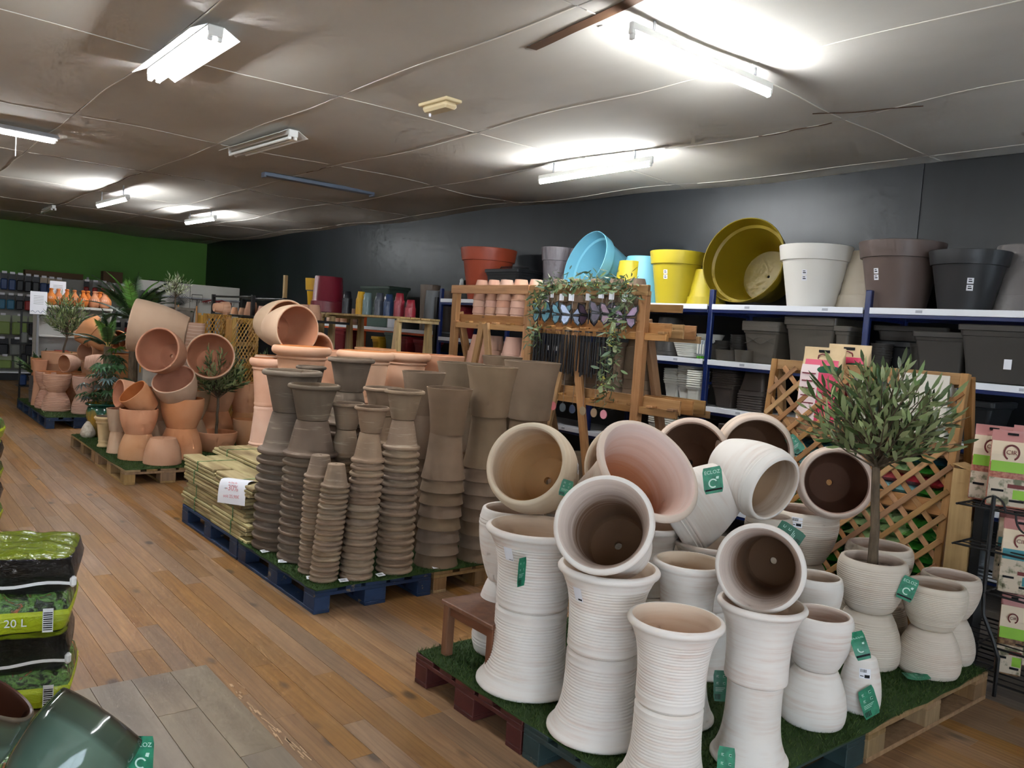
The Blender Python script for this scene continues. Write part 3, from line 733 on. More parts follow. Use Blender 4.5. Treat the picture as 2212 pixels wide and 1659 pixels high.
w8 = tower('egg_r', 4.226, 1.757, .148, .223, desc='white ribbed egg-shaped pot', where='at the right pallet corner')
w9 = tower('egg_r', 4.5, 1.80, .147, .222, desc='white ribbed egg-shaped pot', where='farthest right, behind the corner pair')
w10 = tower('egg_r', 4.52, 2.2, .18, .25, desc='white ribbed egg-shaped pot', where='behind the olive tree pot')
w11 = tower('egg_r', 4.42, 2.62, .2, .31, desc='large white ribbed egg-shaped pot', where='under the tipped brown-mouthed pot')
w12 = tower('egg_s', 3.62, 2.05, .125, .243, desc='smooth white egg-shaped pot', where='behind the small upturned pot')
w13 = tower('vase_s', 2.70, 2.09, .15, .332, desc='smooth white vase', where='half hidden behind the front vases')
w14 = tower('egg_b', 2.51, 3.02, .158, .35, desc='white banded egg-shaped pot', where='at the back left by the stool')
w15 = tower('egg_r', 4.0, 2.58, .13, .315, desc='small white ribbed egg-shaped pot', where='right of the banded pot')
w16 = tower('vase_s', 3.03, 2.60, .16, .335, desc='smooth white vase', where='hidden under the tipped pink vase')
w17 = tower('vase_s', 3.2, 2.37, .17, .31, desc='smooth white vase', where='under the pot lying on its side')
w18 = tower('egg_s', 3.62, 2.82, .17, .36, desc='smooth white egg-shaped pot', where='under the two rearmost tipped pots')
TI = 'tipped white pots on top of the towers'
def tip(k, base, axis, R, L, label): return pot(k, base, R, L, axis=axis, label=label, group=TI)
t1 = tip('egg_c', (2.669, 2.947, .982), (-.827, -.404, .391), .21, .335, 'cream pot tipped with its mouth to the left, on the left-most vase tower')
t2 = tip('vase_d', (2.403, 2.214, .874), (-.768, -.43, .475), .19, .32, 'white vase tipped toward the viewer, dark inside with drainage hole, front centre')
t3 = tip('vase_p', (2.757, 2.636, .91), (-.102, -.747, .656), .258, .37, 'wide pink-washed vase tipped open, ribbed orange inside')
t5 = tip('egg_b', (3.421, 2.493, 1.138), (-.095, -.962, -.256), .178, .34, 'white pot with three bands near its mouth, tipped sideways')
t6 = tip('egg_d', (3.707, 2.929, 1.032), (-.741, -.607, .287), .205, .33, 'pinkish pot with dark mouth at the back, left of the two by the trellis')
t7 = tip('egg_d', (4.011, 2.774, 1.141), (-.717, -.696, .04), .205, .33, 'pinkish pot with dark mouth at the back, right of the two by the trellis')
t8 = tip('egg_d', (4.524, 2.542, .943), (-.795, -.588, .152), .205, .33, 'pot with brown mouth and square drainage hole, tipped in front of the trellis stand')
t9 = tip('egg_c', (3.316, 2.937, .999), (-.886, -.405, .226), .222, .33, 'cream pot mostly hidden behind the pink-washed vase')
t10 = tip('vase_d', (2.887, 1.823, .864), (-.916, -.386, .11), .165, .30, 'white vase tipped to show a dark red-brown inside and bright drainage hole')
t4 = tip('egg_b', (3.34, 2.39, 1.04), (-.637, .467, -.615), .19, .36, 'white pot lying on its side, green hang tag on its streaked flank')
cd = lambda p: (CAM_POS-Vector(p)).normalized()
sticker(w1[1], -38, .72, .045, .06); sticker(w2[1], -42, .72, .04, .055); sticker(w11[1], -10, .85, .06, .055); sticker(w6, 12, .22, .045, .04)
sticker(t1, 0, .6, .05, .045, world=Vector((.62, -.75, .1)))
def card(o, loc, up, face=None, **k): return hang_tag(o, loc, face or cd(loc), up, **k)
card(w1[1], (2.38, 2.40, .79), RGT*.55+UPV*.8, w=.07, h=.12, word=False)
card(t4, (3.0, 2.235, 1.105), UPV+RGT*-.15, w=.085, h=.115)
card(w7[1], (4.02, 1.80, .59), UPV*.85+RGT*.35, w=.075, h=.115)
card(w5[1], (3.235, 1.615, .52), UPV-RGT*.35, w=.06, h=.11, curl=.03)
card(w6, (3.40, 1.635, .235), UPV-RGT*.5, word=False)
card(w3[0], (2.40, 1.63, .24), UPV+RGT*.05, w=.06, h=.13, word=False)
card(t10, (2.75, 1.68, 1.02), UPV*.6-RGT*.9, w=.06, h=.1, word=False, mat=M('dark_green_card', lin(28, 84, 62), .4))
card(w8[0], (4.04, 1.73, .166), RGT, face=(.1, -.2, 1), w=.07, h=.11, word=False, curl=.03)
card(t7, (3.93, 2.42, 1.21), UPV*.7-RGT*.6, w=.06, h=.1, word=False)
card(t2, (2.36, 2.5, 1.06), UPV+RGT*.3, w=.05, h=.07, word=False)
card(w1[0], (2.165, 2.52, .72), UPV, face=(.2, -1, 0), w=.05, h=.12, word=False)
card(w13[0], (2.83, 1.98, .3), UPV, word=False, w=.06, h=.12); card(w16[0], (2.9, 2.42, .3), UPV, word=False, w=.06, h=.12)

# small wooden stool on the grass
def stool():
    e = empty('step_stool', (2.2, 2.93, GZ), 0, 'small dark brown wooden stool standing on the grass mat', 'stool')
    wx, wy, h = .30, .40, .265
    box('seat', (wx/2, 0, h-.011), (wx, wy, .022), STOOLW, e, ch=.004)
    for x in (.03, wx-.03):
        for y in (-wy/2+.03, wy/2-.03): beam('leg', (x, y, 0), (x, y, h-.022), .042, .042, STOOLW, e)
    for y in (-wy/2+.03, wy/2-.03): beam('apron', (.05, y, h-.05), (wx-.05, y, h-.05), .018, .045, STOOLW, e)
    for x in (.03, wx-.03): beam('apron', (x, -wy/2+.05, h-.05), (x, wy/2-.05, h-.05), .018, .045, STOOLW, e)
stool()

# ------------------------------------------------------------------ olive trees
def leafmat(name, top, under, rough=.45):
    n = N(name); bf = n('ShaderNodeNewGeometry').outputs['Backfacing']; isl = n('ShaderNodeNewGeometry').outputs['Random Per Island']
    oi = n('ShaderNodeObjectInfo').outputs['Random']; r = n.math('FRACT', n.math('ADD', n.math('MULTIPLY', isl, 7.7), n.math('MULTIPLY', oi, 13.3)))
    c = n.mix(bf, top, under); h = n('ShaderNodeHueSaturation', Color=c); n.set(h.inputs['Value'], n('ShaderNodeMapRange', Value=r, i3=.65, i4=1.35)); n.set(h.inputs['Hue'], n('ShaderNodeMapRange', Value=r, i3=.485, i4=.51))
    return n.out(h, rough, .4)
OLIVE = leafmat('olive_leaf', lin(60, 80, 40), lin(136, 150, 100)); OLIVE_N = leafmat('young_olive_leaf', lin(96, 120, 70), lin(150, 160, 112))
def leaf_geo(L, w, bend=.15):
    v = [(0, 0, 0)]; f = []
    for t, k in ((.2, .7), (.5, 1.0), (.8, .62)): v += [(-w*k/2, t*L, bend*L*t*t-.004*k), (0, t*L, bend*L*t*t), (w*k/2, t*L, bend*L*t*t-.004*k)]
    v.append((0, L, bend*L))
    f += [(0, 2, 1), (0, 3, 2)]
    for i in (1, 4): f += [(i, i+1, i+4, i+3), (i+1, i+2, i+5, i+4)]
    f += [(7, 8, 10), (8, 9, 10)]
    return v, f
_lm = [mesh('leaf', *leaf_geo(1, .25, b), OLIVE if b < .2 else OLIVE_N) for b in (.06, .14, .24)]
def olive(label, loc, h, tr, cr, ch, ntwig, lpt, LL, seed, objs=0, lean=(0, 0), group='artificial olive trees', lw=.17, mat=None, squash=1.0):
    """loc = trunk foot; h trunk height to crown; cr crown radius; ch crown height"""
    rr = random.Random(seed); e = empty('olive_tree', loc, 0, label, 'tree', group)
    top = Vector((lean[0], lean[1], h)); tp = [Vector((0, 0, -.03))] + [Vector((lean[0]*t+rr.uniform(-1, 1)*tr*.35, lean[1]*t+rr.uniform(-1, 1)*tr*.35, h*t)) for t in (.2, .4, .6, .8, 1)]
    b = B(); b.tube(tp + [top+Vector((0, 0, ch*.45))], [tr*1.1, tr, tr*.92, tr*.9, tr*.85, tr*.8, tr*.25], 10); b.obj('trunk', TRUNK, e)
    tw = B(); lv = []; 
    for i in range(ntwig):
        t = (i+.5)/ntwig; az = i*2.39996+rr.uniform(-.3, .3); el = math.asin(min(.98, max(-.25, t*1.25-.22+rr.uniform(-.1, .1))))
        st = top + Vector((0, 0, ch*.42*rr.random()*t)); sh = rr.uniform(.72, 1.06)
        cc = top+Vector((0, 0, ch*.38)); en = cc + Vector((math.cos(az)*math.cos(el)*cr, math.sin(az)*math.cos(el)*cr*squash, (math.sin(el)*ch*.62)))*sh
        mid = st.lerp(en, .5)+Vector((0, 0, rr.uniform(-.02, .05)*cr*2)); pts = [st, st.lerp(mid, .5), mid, mid.lerp(en, .5)+Vector((0, 0, .01)), en]
        tw.tube(pts, [tr*.3, tr*.22, tr*.17, tr*.12, tr*.06], 4, cap=False)
        for k in range(lpt):
            u = .25+.75*(k+rr.random()*.6)/lpt; s = u*4; a = int(min(3, s)); p = pts[a].lerp(pts[a+1], s-a); d = (pts[a+1]-pts[a]).normalized()
            side = d.orthogonal().normalized(); side.rotate(Matrix.Rotation(k*2.4+rr.uniform(-.5, .5), 3, d)); dr = (d*rr.uniform(.5, 1.1)+side*rr.uniform(.5, .9)+Vector((0, 0, .12))).normalized()
            if k == lpt-1: dr = d
            lv.append((p, dr, LL*rr.uniform(.7, 1.15), rr.uniform(-1.2, 1.2)))
    tw.obj('twigs', TRUNK, e)
    rr.shuffle(lv); rest = B()
    lv.sort(key=lambda q: (Vector(loc)+q[0]-CAM_POS).length)
    for i, (p, d, L, roll) in enumerate(lv):
        q = d.to_track_quat('Y', 'Z').to_matrix() @ Matrix.Rotation(roll, 3, 'Y')
        if i < objs: obj('leaf', _lm[i % 3], e, p, q.to_euler(), L)
        else:
            v, f = leaf_geo(1, lw, (.06, .14, .24)[i % 3]); rest.add([q @ (Vector(a)*L)+p for a in v], f, 0 if i % 3 < 2 else 1)
    if rest.v: rest.obj('foliage', [mat or OLIVE, mat or OLIVE_N], e, kind='stuff')
    return e
olive('large artificial olive tree standing in a white ribbed pot, right', (4.06, 2.0, .64), .5, .024, .40, .56, 74, 10, .1, 11, objs=296, lw=.25, lean=(.0, .03))
b = B(); b.tube([(0, 0, 0), (0, 0, .012)], [.125, .125], 32); b.obj('soil_disc', M('grey_filler', lin(120, 104, 92), .9, .1, c2=lin(96, 82, 72), ns=60, bump=.5), None, loc=(4.06, 2.0, .628), label='grey filler around the olive trunk inside the white ribbed pot', cat='filler')
# ------------------------------------------------------------------ more pot kinds
def mk(key, outer, t, mats, R, H, hole=.012, n=40, lip=None, inner=None, floor=None):
    KIND[key] = (pot_mesh(key, outer, t, mats, hole, n, lip, inner, floor=floor), outer); KH[key] = (R, H)
TM = [TAUPE, TAUPE_IN]; TM2 = [TAUPE2, TAUPE_IN]
rimc = [(.055, 0), (.058, .002), (.066, .035), (.0735, .07), (.0815, .105), (.085, .118), (.0875, .1205), (.0955, .1215), (.1, .1255), (.101, .131), (.098, .137)]
rl = [(.093, .1395), (.088, .139), (.0855, .135)]; ri = [(.0825, .125), (.073, .085), (.064, .04), (.055, .01), (.05, .009)]
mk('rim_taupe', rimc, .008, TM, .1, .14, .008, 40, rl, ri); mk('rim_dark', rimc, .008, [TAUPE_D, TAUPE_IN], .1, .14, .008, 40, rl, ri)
smo = spline([(.107, 0), (.109, .003), (.114, .07), (.122, .15), (.133, .225), (.147, .292), (.149, .297)], 3)
sl = [(.149, .2995), (.1445, .3005), (.1405, .299)]; si = spline([(.139, .29), (.125, .225), (.113, .14), (.104, .06), (.099, .014), (.094, .012)], 3)
mk('smooth_taupe', smo, .009, TM2, .15, .3, .013, 44, sl, si)
# terracotta kinds
roll = [(.125, 0), (.128, .006), (.132, .02), (.128, .03)] + spline([(.128, .034), (.136, .12), (.148, .22), (.156, .285)], 3) + [(.164, .29), (.168, .298), (.164, .306), (.158, .31), (.164, .315), (.182, .322), (.193, .336), (.196, .352), (.192, .368)]
rlip = [(.184, .377), (.172, .38), (.16, .376), (.153, .366)]; rin = spline([(.148, .34), (.142, .28), (.13, .18), (.118, .06), (.112, .022), (.104, .018)], 3)
mk('roll_terra', roll, .016, [TERRA_P, TERRA_IN], .196, .38, .016, 48, rlip, rin)
eggt = spline([(.098, 0), (.102, .003), (.122, .05), (.139, .105), (.147, .155), (.149, .195), (.149, .203)], 4); eggl = [(.147, .2065), (.142, .208), (.137, .2065)]; eggi = spline([(.136, .2), (.136, .155), (.128, .105), (.111, .05), (.088, .014), (.08, .013)], 3)
mk('egg_terra', eggt, .012, [TERRA, TERRA_IN], .15, .208, .012, 48, eggl, eggi); mk('egg_buff', eggt, .012, [TERRA_B, TERRA_IN], .15, .208, .012, 48, eggl, eggi)
def coarse(): 
    o = []
    for i in range(11*6+1):
        t = i/66; z = t*.235; r = rad_at(spline([(.088, 0), (.115, .05), (.138, .11), (.149, .17), (.15, .22), (.15, .236)], 4), z); o.append((r+.0035*abs(math.sin(PI*11*t)), z))
    return o
mk('rib_terra', coarse(), .013, [TERRA_PINK, TERRA_IN], .152, .245, .012, 44, [(.149, .243), (.142, .245), (.136, .24)], spline([(.135, .23), (.134, .17), (.122, .1), (.098, .04), (.076, .015), (.07, .014)], 3))
cyl = spline([(.078, 0), (.081, .003), (.092, .1), (.103, .2), (.114, .293)], 3); mk('cone_buff', cyl, .011, [TERRA_B, TERRA_IN], .114, .3, .012, 40); mk('cone_terra', cyl, .011, [TERRA, TERRA_IN], .114, .3, .012, 40)
col = [(.062, 0), (.064, .003), (.085, .076), (.0855, .078), (.0915, .079), (.0992, .146), (.099, .15)]
cl = [(.097, .1515), (.0915, .1515), (.0895, .149)]; ci = [(.086, .11), (.074, .055), (.056, .01), (.05, .009)]
mk('collar_terra', col, .008, [TERRA, TERRA_IN], .1, .152, .008, 32, cl, ci); mk('collar_pink', col, .008, [TERRA_PINK, TERRA_IN], .1, .152, .008, 32, cl, ci); mk('collar_buff', col, .008, [TERRA_P, TERRA_IN], .1, .152, .008, 32, cl, ci); mk('collar_taupe', col, .008, TM2, .1, .152, .008, 32, cl, ci)
wide = spline([(.12, 0), (.123, .004), (.15, .09), (.176, .19), (.19, .262)], 3); mk('bowl_terra', wide, .013, [TERRA, TERRA_IN], .19, .27, .014, 44)

# ------------------------------------------------------------------ taupe stacks on the blue pallet
def nested(k, x, y, R, H, cnt, pitch, desc, z=GZ, top=None, dx=0.0, group='nested taupe pots'):
    """cnt upturned pots nested, then an optional upright pot on top. dx: sideways lean over the height"""
    rh = Vector((RGT.x, RGT.y, 0)).normalized(); tot = (cnt-1)*pitch+H
    for i in range(cnt):
        zz = i*pitch; d = dx*zz/tot
        w = 'lowest' if i == 0 else ('topmost upturned' if i == cnt-1 else ORD[i]+' from bottom')
        pot(k, (x+rh.x*d, y+rh.y*d, z+zz), R*random.uniform(.985, 1.012), H, True, label=f'{desc}, {w}', group=group)
    if top:
        TR, TH, tk = top; d = dx
        return pot(tk or k, (x+rh.x*d, y+rh.y*d, z+tot+.001), TR, TH, label=f'{desc}, upright on its stack', group=group)
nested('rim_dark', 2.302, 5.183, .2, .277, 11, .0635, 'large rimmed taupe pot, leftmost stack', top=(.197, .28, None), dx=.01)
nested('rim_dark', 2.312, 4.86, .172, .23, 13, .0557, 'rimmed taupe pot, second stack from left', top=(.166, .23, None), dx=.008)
nested('rim_taupe', 2.238, 4.563, .095, .136, 18, .0345, 'slim small taupe pot, left thin stack', dx=.007)
nested('rim_taupe', 2.219, 4.389, .085, .137, 19, .0313, 'slim small taupe pot, frontmost thin stack', dx=.05)
nested('rim_taupe', 2.416, 4.353, .101, .178, 18, .0417, 'slim rimmed taupe pot, front stack right of the thin ones', top=(.106, .157, None), dx=.04)
nested('rim_taupe', 2.692, 4.368, .117, .184, 18, .0455, 'streaked rimmed taupe pot, front right stack', top=(.126, .185, None), dx=0)
nested('rim_taupe', 2.537, 4.828, .107, .18, 15, .047, 'slim rimmed taupe pot, stack behind the front ones', top=(.112, .175, None), dx=.01)
nested('smooth_taupe', 3.021, 4.391, .146, .29, 8, .0815, 'smooth taupe pot, front smooth stack', top=(.152, .297, None), dx=.02)
nested('smooth_taupe', 3.366, 4.373, .16, .345, 8, .09, 'smooth taupe pot, right smooth stack', top=(.176, .333, None), dx=.003)
nested('smooth_taupe', 3.913, 4.6, .19, .42, 6, .1, 'big smooth taupe pot, rightmost stack', top=(.213, .42, None))
nested('smooth_taupe', 3.17, 4.903, .15, .3, 8, .089, 'smooth taupe pot, middle back stack', top=(.156, .3, None))
nested('smooth_taupe', 3.634, 5.111, .17, .33, 8, .0895, 'smooth taupe pot, back stack by the terracotta bowls', top=(.186, .33, None))
nested('smooth_taupe', 4.1, 5.2, .16, .33, 8, .0965, 'smooth taupe pot, farthest back stack by the wooden rack', top=(.165, .34, None))
nested('rim_dark', 2.824, 5.335, .165, .244, 12, .072, 'dark rimmed taupe pot, back stack', top=(.168, .244, None))
nested('rim_dark', 2.65, 5.62, .12, .2, 13, .068, 'dark rimmed taupe pot, hidden back stack', top=(.11, .18, None))
nested('rim_taupe', 2.9, 4.99, .132, .2, 13, .0585, 'plain rimmed taupe pot, middle stack', top=(.14, .2, None))
for i, (x, y) in enumerate(((2.13, 5.06), (2.14, 4.8), (2.3, 4.29), (2.55, 4.29), (2.95, 4.28), (3.28, 4.28), (2.155, 4.42))):
    w = ['in front of the leftmost taupe stack', 'in front of the second taupe stack', 'at the foot of the thin front stack', 'at the foot of the streaked stack', 'at the foot of the smooth front stack', 'at the foot of the right smooth stack', 'beside the frontmost thin stack'][i]
    e = empty('price_card', (x, y, GZ+.012), random.uniform(-.4, .4), f'small white price card {w}', 'price card', 'price cards on the grass', rot=(.25, 0, random.uniform(-.5, .3)))
    box('card', (0, 0, .001), (.055, .035, .0012), PAPER, e, ch=0)
    b = B(); [b.box((-.015+.005*k, 0, .0019), (.002, .018, .0004)) for k in range(6)]; b.obj('barcode', INK, e, smooth=False)

# ------------------------------------------------------------------ bundled boards on the second blue pallet
STRAP = M('green_plastic_strap', lin(66, 128, 74), .4, .4)
n = N('treated_board'); v = n.coords('Object', (24, 1.6, 24), 1.0); a = n.noise(v, 1.0, 5, .6, .4)
c = n.mix(n('ShaderNodeMapRange', Value=a, i1=.3, i2=.7), lin(188, 174, 130), lin(156, 140, 98)); k_ = n.noise(n.coords('Object', (5, 1.2, 5), 2.0), 1.0, 3)
c = n.mix(n('ShaderNodeMapRange', Value=k_, i1=.48, i2=.66, i4=.85), c, lin(108, 88, 58)); n.bump(a, .2, .002); BOARD = n.out(n.hsv(c, .26, .008), .75, .2)
_bd = mesh('board', *boxgeo((.141, 1.22, .0245), .006), BOARD, smooth=False); _bh = mesh('board_piece', *boxgeo((.141, .5, .0245), .006), BOARD, smooth=False)
q = random.Random(9)
for s, (x0, y0, lay, sh) in enumerate(((2.105, 6.03, (4, 4, 4, 3), 0), (2.405, 6.2, (4, 4, 4, 5), .1))):
    z = .1445
    for bi, L in enumerate(lay):
        off = q.uniform(-.03, .03); e = empty('board_bundle', (x0+q.uniform(-.008, .01), y0+off, z), 0, ('front' if s == 0 else 'rear')+' bundle of pale treated boards tied with green straps, '+['lowest', 'second from the bottom', 'third from the bottom', 'topmost'][bi], 'boards', 'bundles of treated boards')
        for l in range(L):
            for w in range(2):
                y = q.uniform(-.03, .03)
                if q.random() < .55: obj('board', _bd, e, (.071+w*.1445+q.uniform(-.003, .003), y, .0127+l*.0258))
                else:
                    for yy in (-.36, .36): obj('board_piece', _bh, e, (.071+w*.1445+q.uniform(-.004, .004), yy+q.uniform(-.11, .11)*.3, .0127+l*.0258), sc=(1, 1.42, 1))
        for yy in (-.42, .36):
            b = B(); h = L*.0258; pts = [(-.003, yy, -.0), (-.004, yy, h+.001), (.295, yy, h+.001), (.296, yy, 0)]
            for p0, p1 in zip(pts, pts[1:]): b.beam(p0, p1, .0015 if p0[2] == p1[2] else .012, .012 if p0[2] == p1[2] else .0015, up=(0, 1, 0) if p0[2] == p1[2] else (1, 0, 0))
            b.obj('strap', STRAP, e, smooth=False)
        z += L*.0258+.001
# drooping paper sign
b = B(); k = 12; v = []; f = []
for i in range(k+1):
    t = i/k; a = t*1.75
    x = .14 - .30*t - .02*t*t; zz = .018*math.sin(min(1, t*2.2)*PI/2) - .17*max(0, t-.42)**1.5*2.2; v += [(x if t < .45 else max(-.035+.02*(t-.45), .14-.30*t-.02*t*t), -.105-.02*t, zz), (x if t < .45 else max(-.035+.02*(t-.45), .14-.30*t-.02*t*t), .105-.02*t, zz)]
SGN = []
pth = [(.16, 0.0), (.1, .012), (.04, .018), (.0, .014), (-.018, -.004), (-.028, -.03), (-.034, -.06), (-.038, -.09), (-.04, -.12), (-.041, -.15)]
v = []; f = []
for x, zz in pth: v += [(x, -.135, zz), (x, .135, zz), (x, -.135, zz-.0006), (x, .135, zz-.0006)]
for i in range(len(pth)-1):
    o = 4*i; f += [(o, o+1, o+5, o+4), (o+2, o+6, o+7, o+3)]
b = B(); b.add(v, f); sg = empty('paper_sign', (2.075, 5.5, .145+.392), .62, 'white paper sign hanging over the front boards with a red percentage', 'sign'); sg.scale = (.8, .8, .95); b.obj('sheet', PAPER, sg)
RED = M('faded_red_ink', lin(220, 150, 158), .7, .2)
text('lettering', '-30%', .06, RED, sg, (-.0365, .0, -.035), (PI/2, 0, -PI/2), .0005)
text('lettering', 'soit 25,90\u20ac', .034, RED, sg, (-.0425, .0, -.095), (PI/2, 0, -PI/2), .0005); text('lettering', 'au lieu de', .022, RED, sg, (-.025, 0, .004), (.9, 0, -PI/2), .0005)
# ------------------------------------------------------------------ big terracotta pots behind the taupe ones
GT = 'terracotta pots behind the taupe stacks'
def two(k, x, y, R, H, where, z=GZ, extra=0, pitch=.11, desc='terracotta pot', group=GT, R2=None, top=True, kt=None):
    for i in range(extra): pot(k, (x, y, z+i*pitch), R2 or R, H, True, label=f'{desc} upturned, {ORD[i]} from bottom, {where}', group=group)
    z += extra*pitch
    lo = pot(k, (x, y, z), R2 or R, H, True, label=f'{desc} upturned at mid-height, {where}', group=group)
    if top: return pot(kt or k, (x, y, z+H+.001), R, H, label=f'{desc} upright on top, {where}', group=group)
two('roll_terra', 2.8, 6.76, .165, .41, 'tall column behind the bundled boards', extra=3, pitch=.12, desc='pale rolled-rim terracotta pot')
two('roll_terra', 2.72, 5.95, .227, .42, 'beside the tall column', extra=3, pitch=.162, desc='big rolled-rim terracotta pot')
two('roll_terra', 3.22, 5.85, .232, .42, 'middle of the row of wide rims', extra=3, pitch=.158, desc='big rolled-rim terracotta pot')
two('roll_terra', 3.74, 6.1, .226, .42, 'right end of the row of wide rims', extra=3, pitch=.155, desc='big rolled-rim terracotta pot')
two('bowl_terra', 3.3, 6.45, .2, .42, 'back row, left plain rim', extra=3, pitch=.15, desc='plain wide terracotta pot')
two('bowl_terra', 3.74, 6.62, .19, .42, 'back row, middle plain rim', extra=3, pitch=.16, desc='plain wide terracotta pot')
two('bowl_terra', 4.2, 6.25, .23, .42, 'back row, right plain rim', extra=3, pitch=.153, desc='plain wide terracotta pot')
TP = 'tipped terracotta pots'
def tipT(k, base, axis, R, L, label): return pot(k, base, R, L, axis=axis, label=label, group=TP)
tipT('egg_buff', (2.91, 6.93, 1.59), (.137, -.99, .021), .21, .36, 'pale terracotta pot lying with its mouth to the right on the tall column')
two('roll_terra', 3.02, 7.25, .15, .44, 'second tall column behind the boards', extra=3, pitch=.1, desc='pale rolled-rim terracotta pot')
two('bowl_terra', 3.36, 7.35, .17, .38, 'hidden column behind the rolled rims', extra=2, pitch=.15, desc='plain terracotta pot')
tipT('egg_buff', (3.03, 7.4, 1.62), (.12, -.99, .02), .225, .36, 'pale terracotta pot lying behind the one on the tall column')
tipT('roll_terra', (3.35, 7.5, 1.4), (.25, -.96, -.05), .19, .36, 'pale terracotta pot lying behind the rolled rims')

# ------------------------------------------------------------------ terracotta group on the grey-brown pallets
GG = 'round terracotta pots on the middle pallets'
def pair(k, x, y, R, H, desc, where, R2=None, H2=None, z=GZ, group=GG):
    pot(k, (x, y, z), R2 or R, H2 or H, True, label=f'{desc}, upturned, {where}', group=group)
    return pot(k, (x, y, z+(H2 or H)+.001), R, H, label=f'{desc}, upright, {where}', group=group)
pot('egg_terra', (2.452, 8.471, GZ), .181, .255, True, label='single upturned terracotta pot at the pallet corner', group=GG)
pair('egg_terra', 2.303, 8.811, .184, .256, 'orange terracotta egg pot', 'second from the pallet corner')
pair('cone_buff', 2.21, 9.2, .125, .235, 'pale conical terracotta pot', 'beside the buff rimmed pot', .11)
pair('egg_terra', 2.72, 8.78, .217, .312, 'wide terracotta egg pot', 'right of the pallet corner, carrying a tipped pot')
pair('egg_terra', 3.38, 9.8, .27, .37, 'very large terracotta egg pot', 'behind the small olive tree')
pot('egg_terra', (3.2, 9.1, GZ), .225, .22, label='low terracotta bowl holding the small olive tree', group=GG)
pot('bowl_terra', (3.62, 9.3, GZ), .16, .33, label='terracotta pot standing right of the olive bowl', group=GG)
pot('bowl_terra', (3.75, 9.75, GZ), .2, .35, True, label='brown terracotta pot upturned at the back right', group=GG); pot('bowl_terra', (3.75, 9.75, GZ+.36), .2, .36, label='brown terracotta pot upright at the back right', group=GG)
pot('cone_buff', (2.6, 9.3, GZ), .17, .34, True, label='pale conical pot upturned under the big tipped mouth', group=GG); pot('cone_buff', (2.6, 9.3, GZ+.341), .19, .34, label='pale conical pot upright under the big tipped mouth', group=GG)
pot('egg_buff', (2.95, 9.35, GZ), .24, .33, True, label='buff egg pot upturned in the middle of the group', group=GG); pot('egg_buff', (2.95, 9.35, GZ+.33), .24, .33, label='buff egg pot upright in the middle of the group', group=GG)
tipT('egg_buff', (2.719, 8.812, .749), (-.447, -.43, .784), .218, .3, 'pot with pale rim tipped upward on the wide terracotta pair')
tipT('egg_terra', (2.4, 8.808, .661), (-.698, -.128, .704), .153, .26, 'small pot tipped to the lower left on the orange pair')
tipT('egg_terra', (2.421, 9.16, .761), (-.986, -.126, .109), .148, .25, 'small pot tipped on its side, behind the orange pair')
tipT('egg_terra', (2.657, 8.969, 1.196), (-.682, -.692, .235), .235, .33, 'large terracotta pot tipped with a round orange mouth, highest in the middle group')
tipT('egg_buff', (2.989, 9.616, 1.413), (-.915, .382, .135), .3, .58, 'huge pale pot lying across the top of the middle group')
tipT('egg_buff', (3.09, 9.08, 1.137), (-.319, -.909, .268), .25, .35, 'large buff pot tipped behind the small olive tree')
# scratched pale cylinder
n = N('scratched_pale_clay'); wv = n('ShaderNodeTexWave', Vector=n.coords('Object', (.6, .6, 1)), Scale=9.0, Distortion=3.5, Detail=1.0); wv.bands_direction = 'Z'
SCR = n.out(n.mix(n('ShaderNodeMapRange', Value=wv.outputs['Fac'], i1=.9, i2=.98), lin(206, 166, 142), lin(232, 206, 186)), .85, .2); mk('scratched', [(.135, 0), (.138, .004), (.16, .36)], .014, [SCR, TERRA_IN], .16, .365, .014, 40)
pot('scratched', (3.05, 9.75, GZ), .17, .5, True, label='scratched pale clay pot upturned, lower of two', group=GG); pot('scratched', (3.05, 9.75, GZ+.501), .17, .48, True, label='scratched pale clay pot upturned, middle of its column', group=GG)
pot('scratched', (3.06, 9.76, GZ+.98), .175, .42, label='scratched pale clay pot with diagonal lines, upright at the top', group=GG)
# classical buff pot and glazed jar
buff = [(.075, 0), (.083, .006), (.083, .02), (.074, .03), (.069, .05), (.074, .064), (.07, .072)] + spline([(.07, .075), (.082, .17), (.094, .25)], 3) + [(.1, .252), (.104, .264), (.099, .276), (.108, .29), (.119, .3), (.123, .312), (.118, .324)]
BUFF = terra('buff_stone', lin(214, 180, 128), lin(202, 166, 114), lin(220, 190, 144)); mk('classic', buff, .014, [BUFF, TAUPE_IN], .123, .33, .01, 40, [(.112, .33), (.104, .329), (.098, .322)], spline([(.092, .3), (.08, .2), (.062, .08), (.055, .02), (.05, .018)], 3))
pot('classic', (2.18, 9.62, GZ), .118, .335, label='buff classical pot with rolled rim, beside the green glazed jar', group='buff and glazed jars')
n = N('green_yellow_glaze'); tc = n('ShaderNodeTexCoord').outputs['Object']; z = n('ShaderNodeSeparateXYZ', Vector=tc).outputs['Z']
a = n.noise(n.coords('Object', (6, 6, 2.2)), 1.0, 4, .6, .6); zz = n.math('ADD', z, n.math('MULTIPLY', n.math('SUBTRACT', a, .5), .5))
GLZ = n.out(n.ramp(n('ShaderNodeMapRange', Value=zz, i1=-.05, i2=.42), (0.0, lin(40, 30, 18)), (.25, lin(96, 76, 30)), (.42, lin(176, 134, 44)), (.6, lin(40, 92, 70)), (.8, lin(24, 62, 52)), (1.0, lin(30, 70, 58))), .14, .6)
jar = spline([(.09, 0), (.096, .01), (.135, .1), (.165, .19), (.17, .24), (.158, .29), (.15, .305)], 4) + [(.16, .315), (.178, .325), (.182, .333), (.178, .341)]
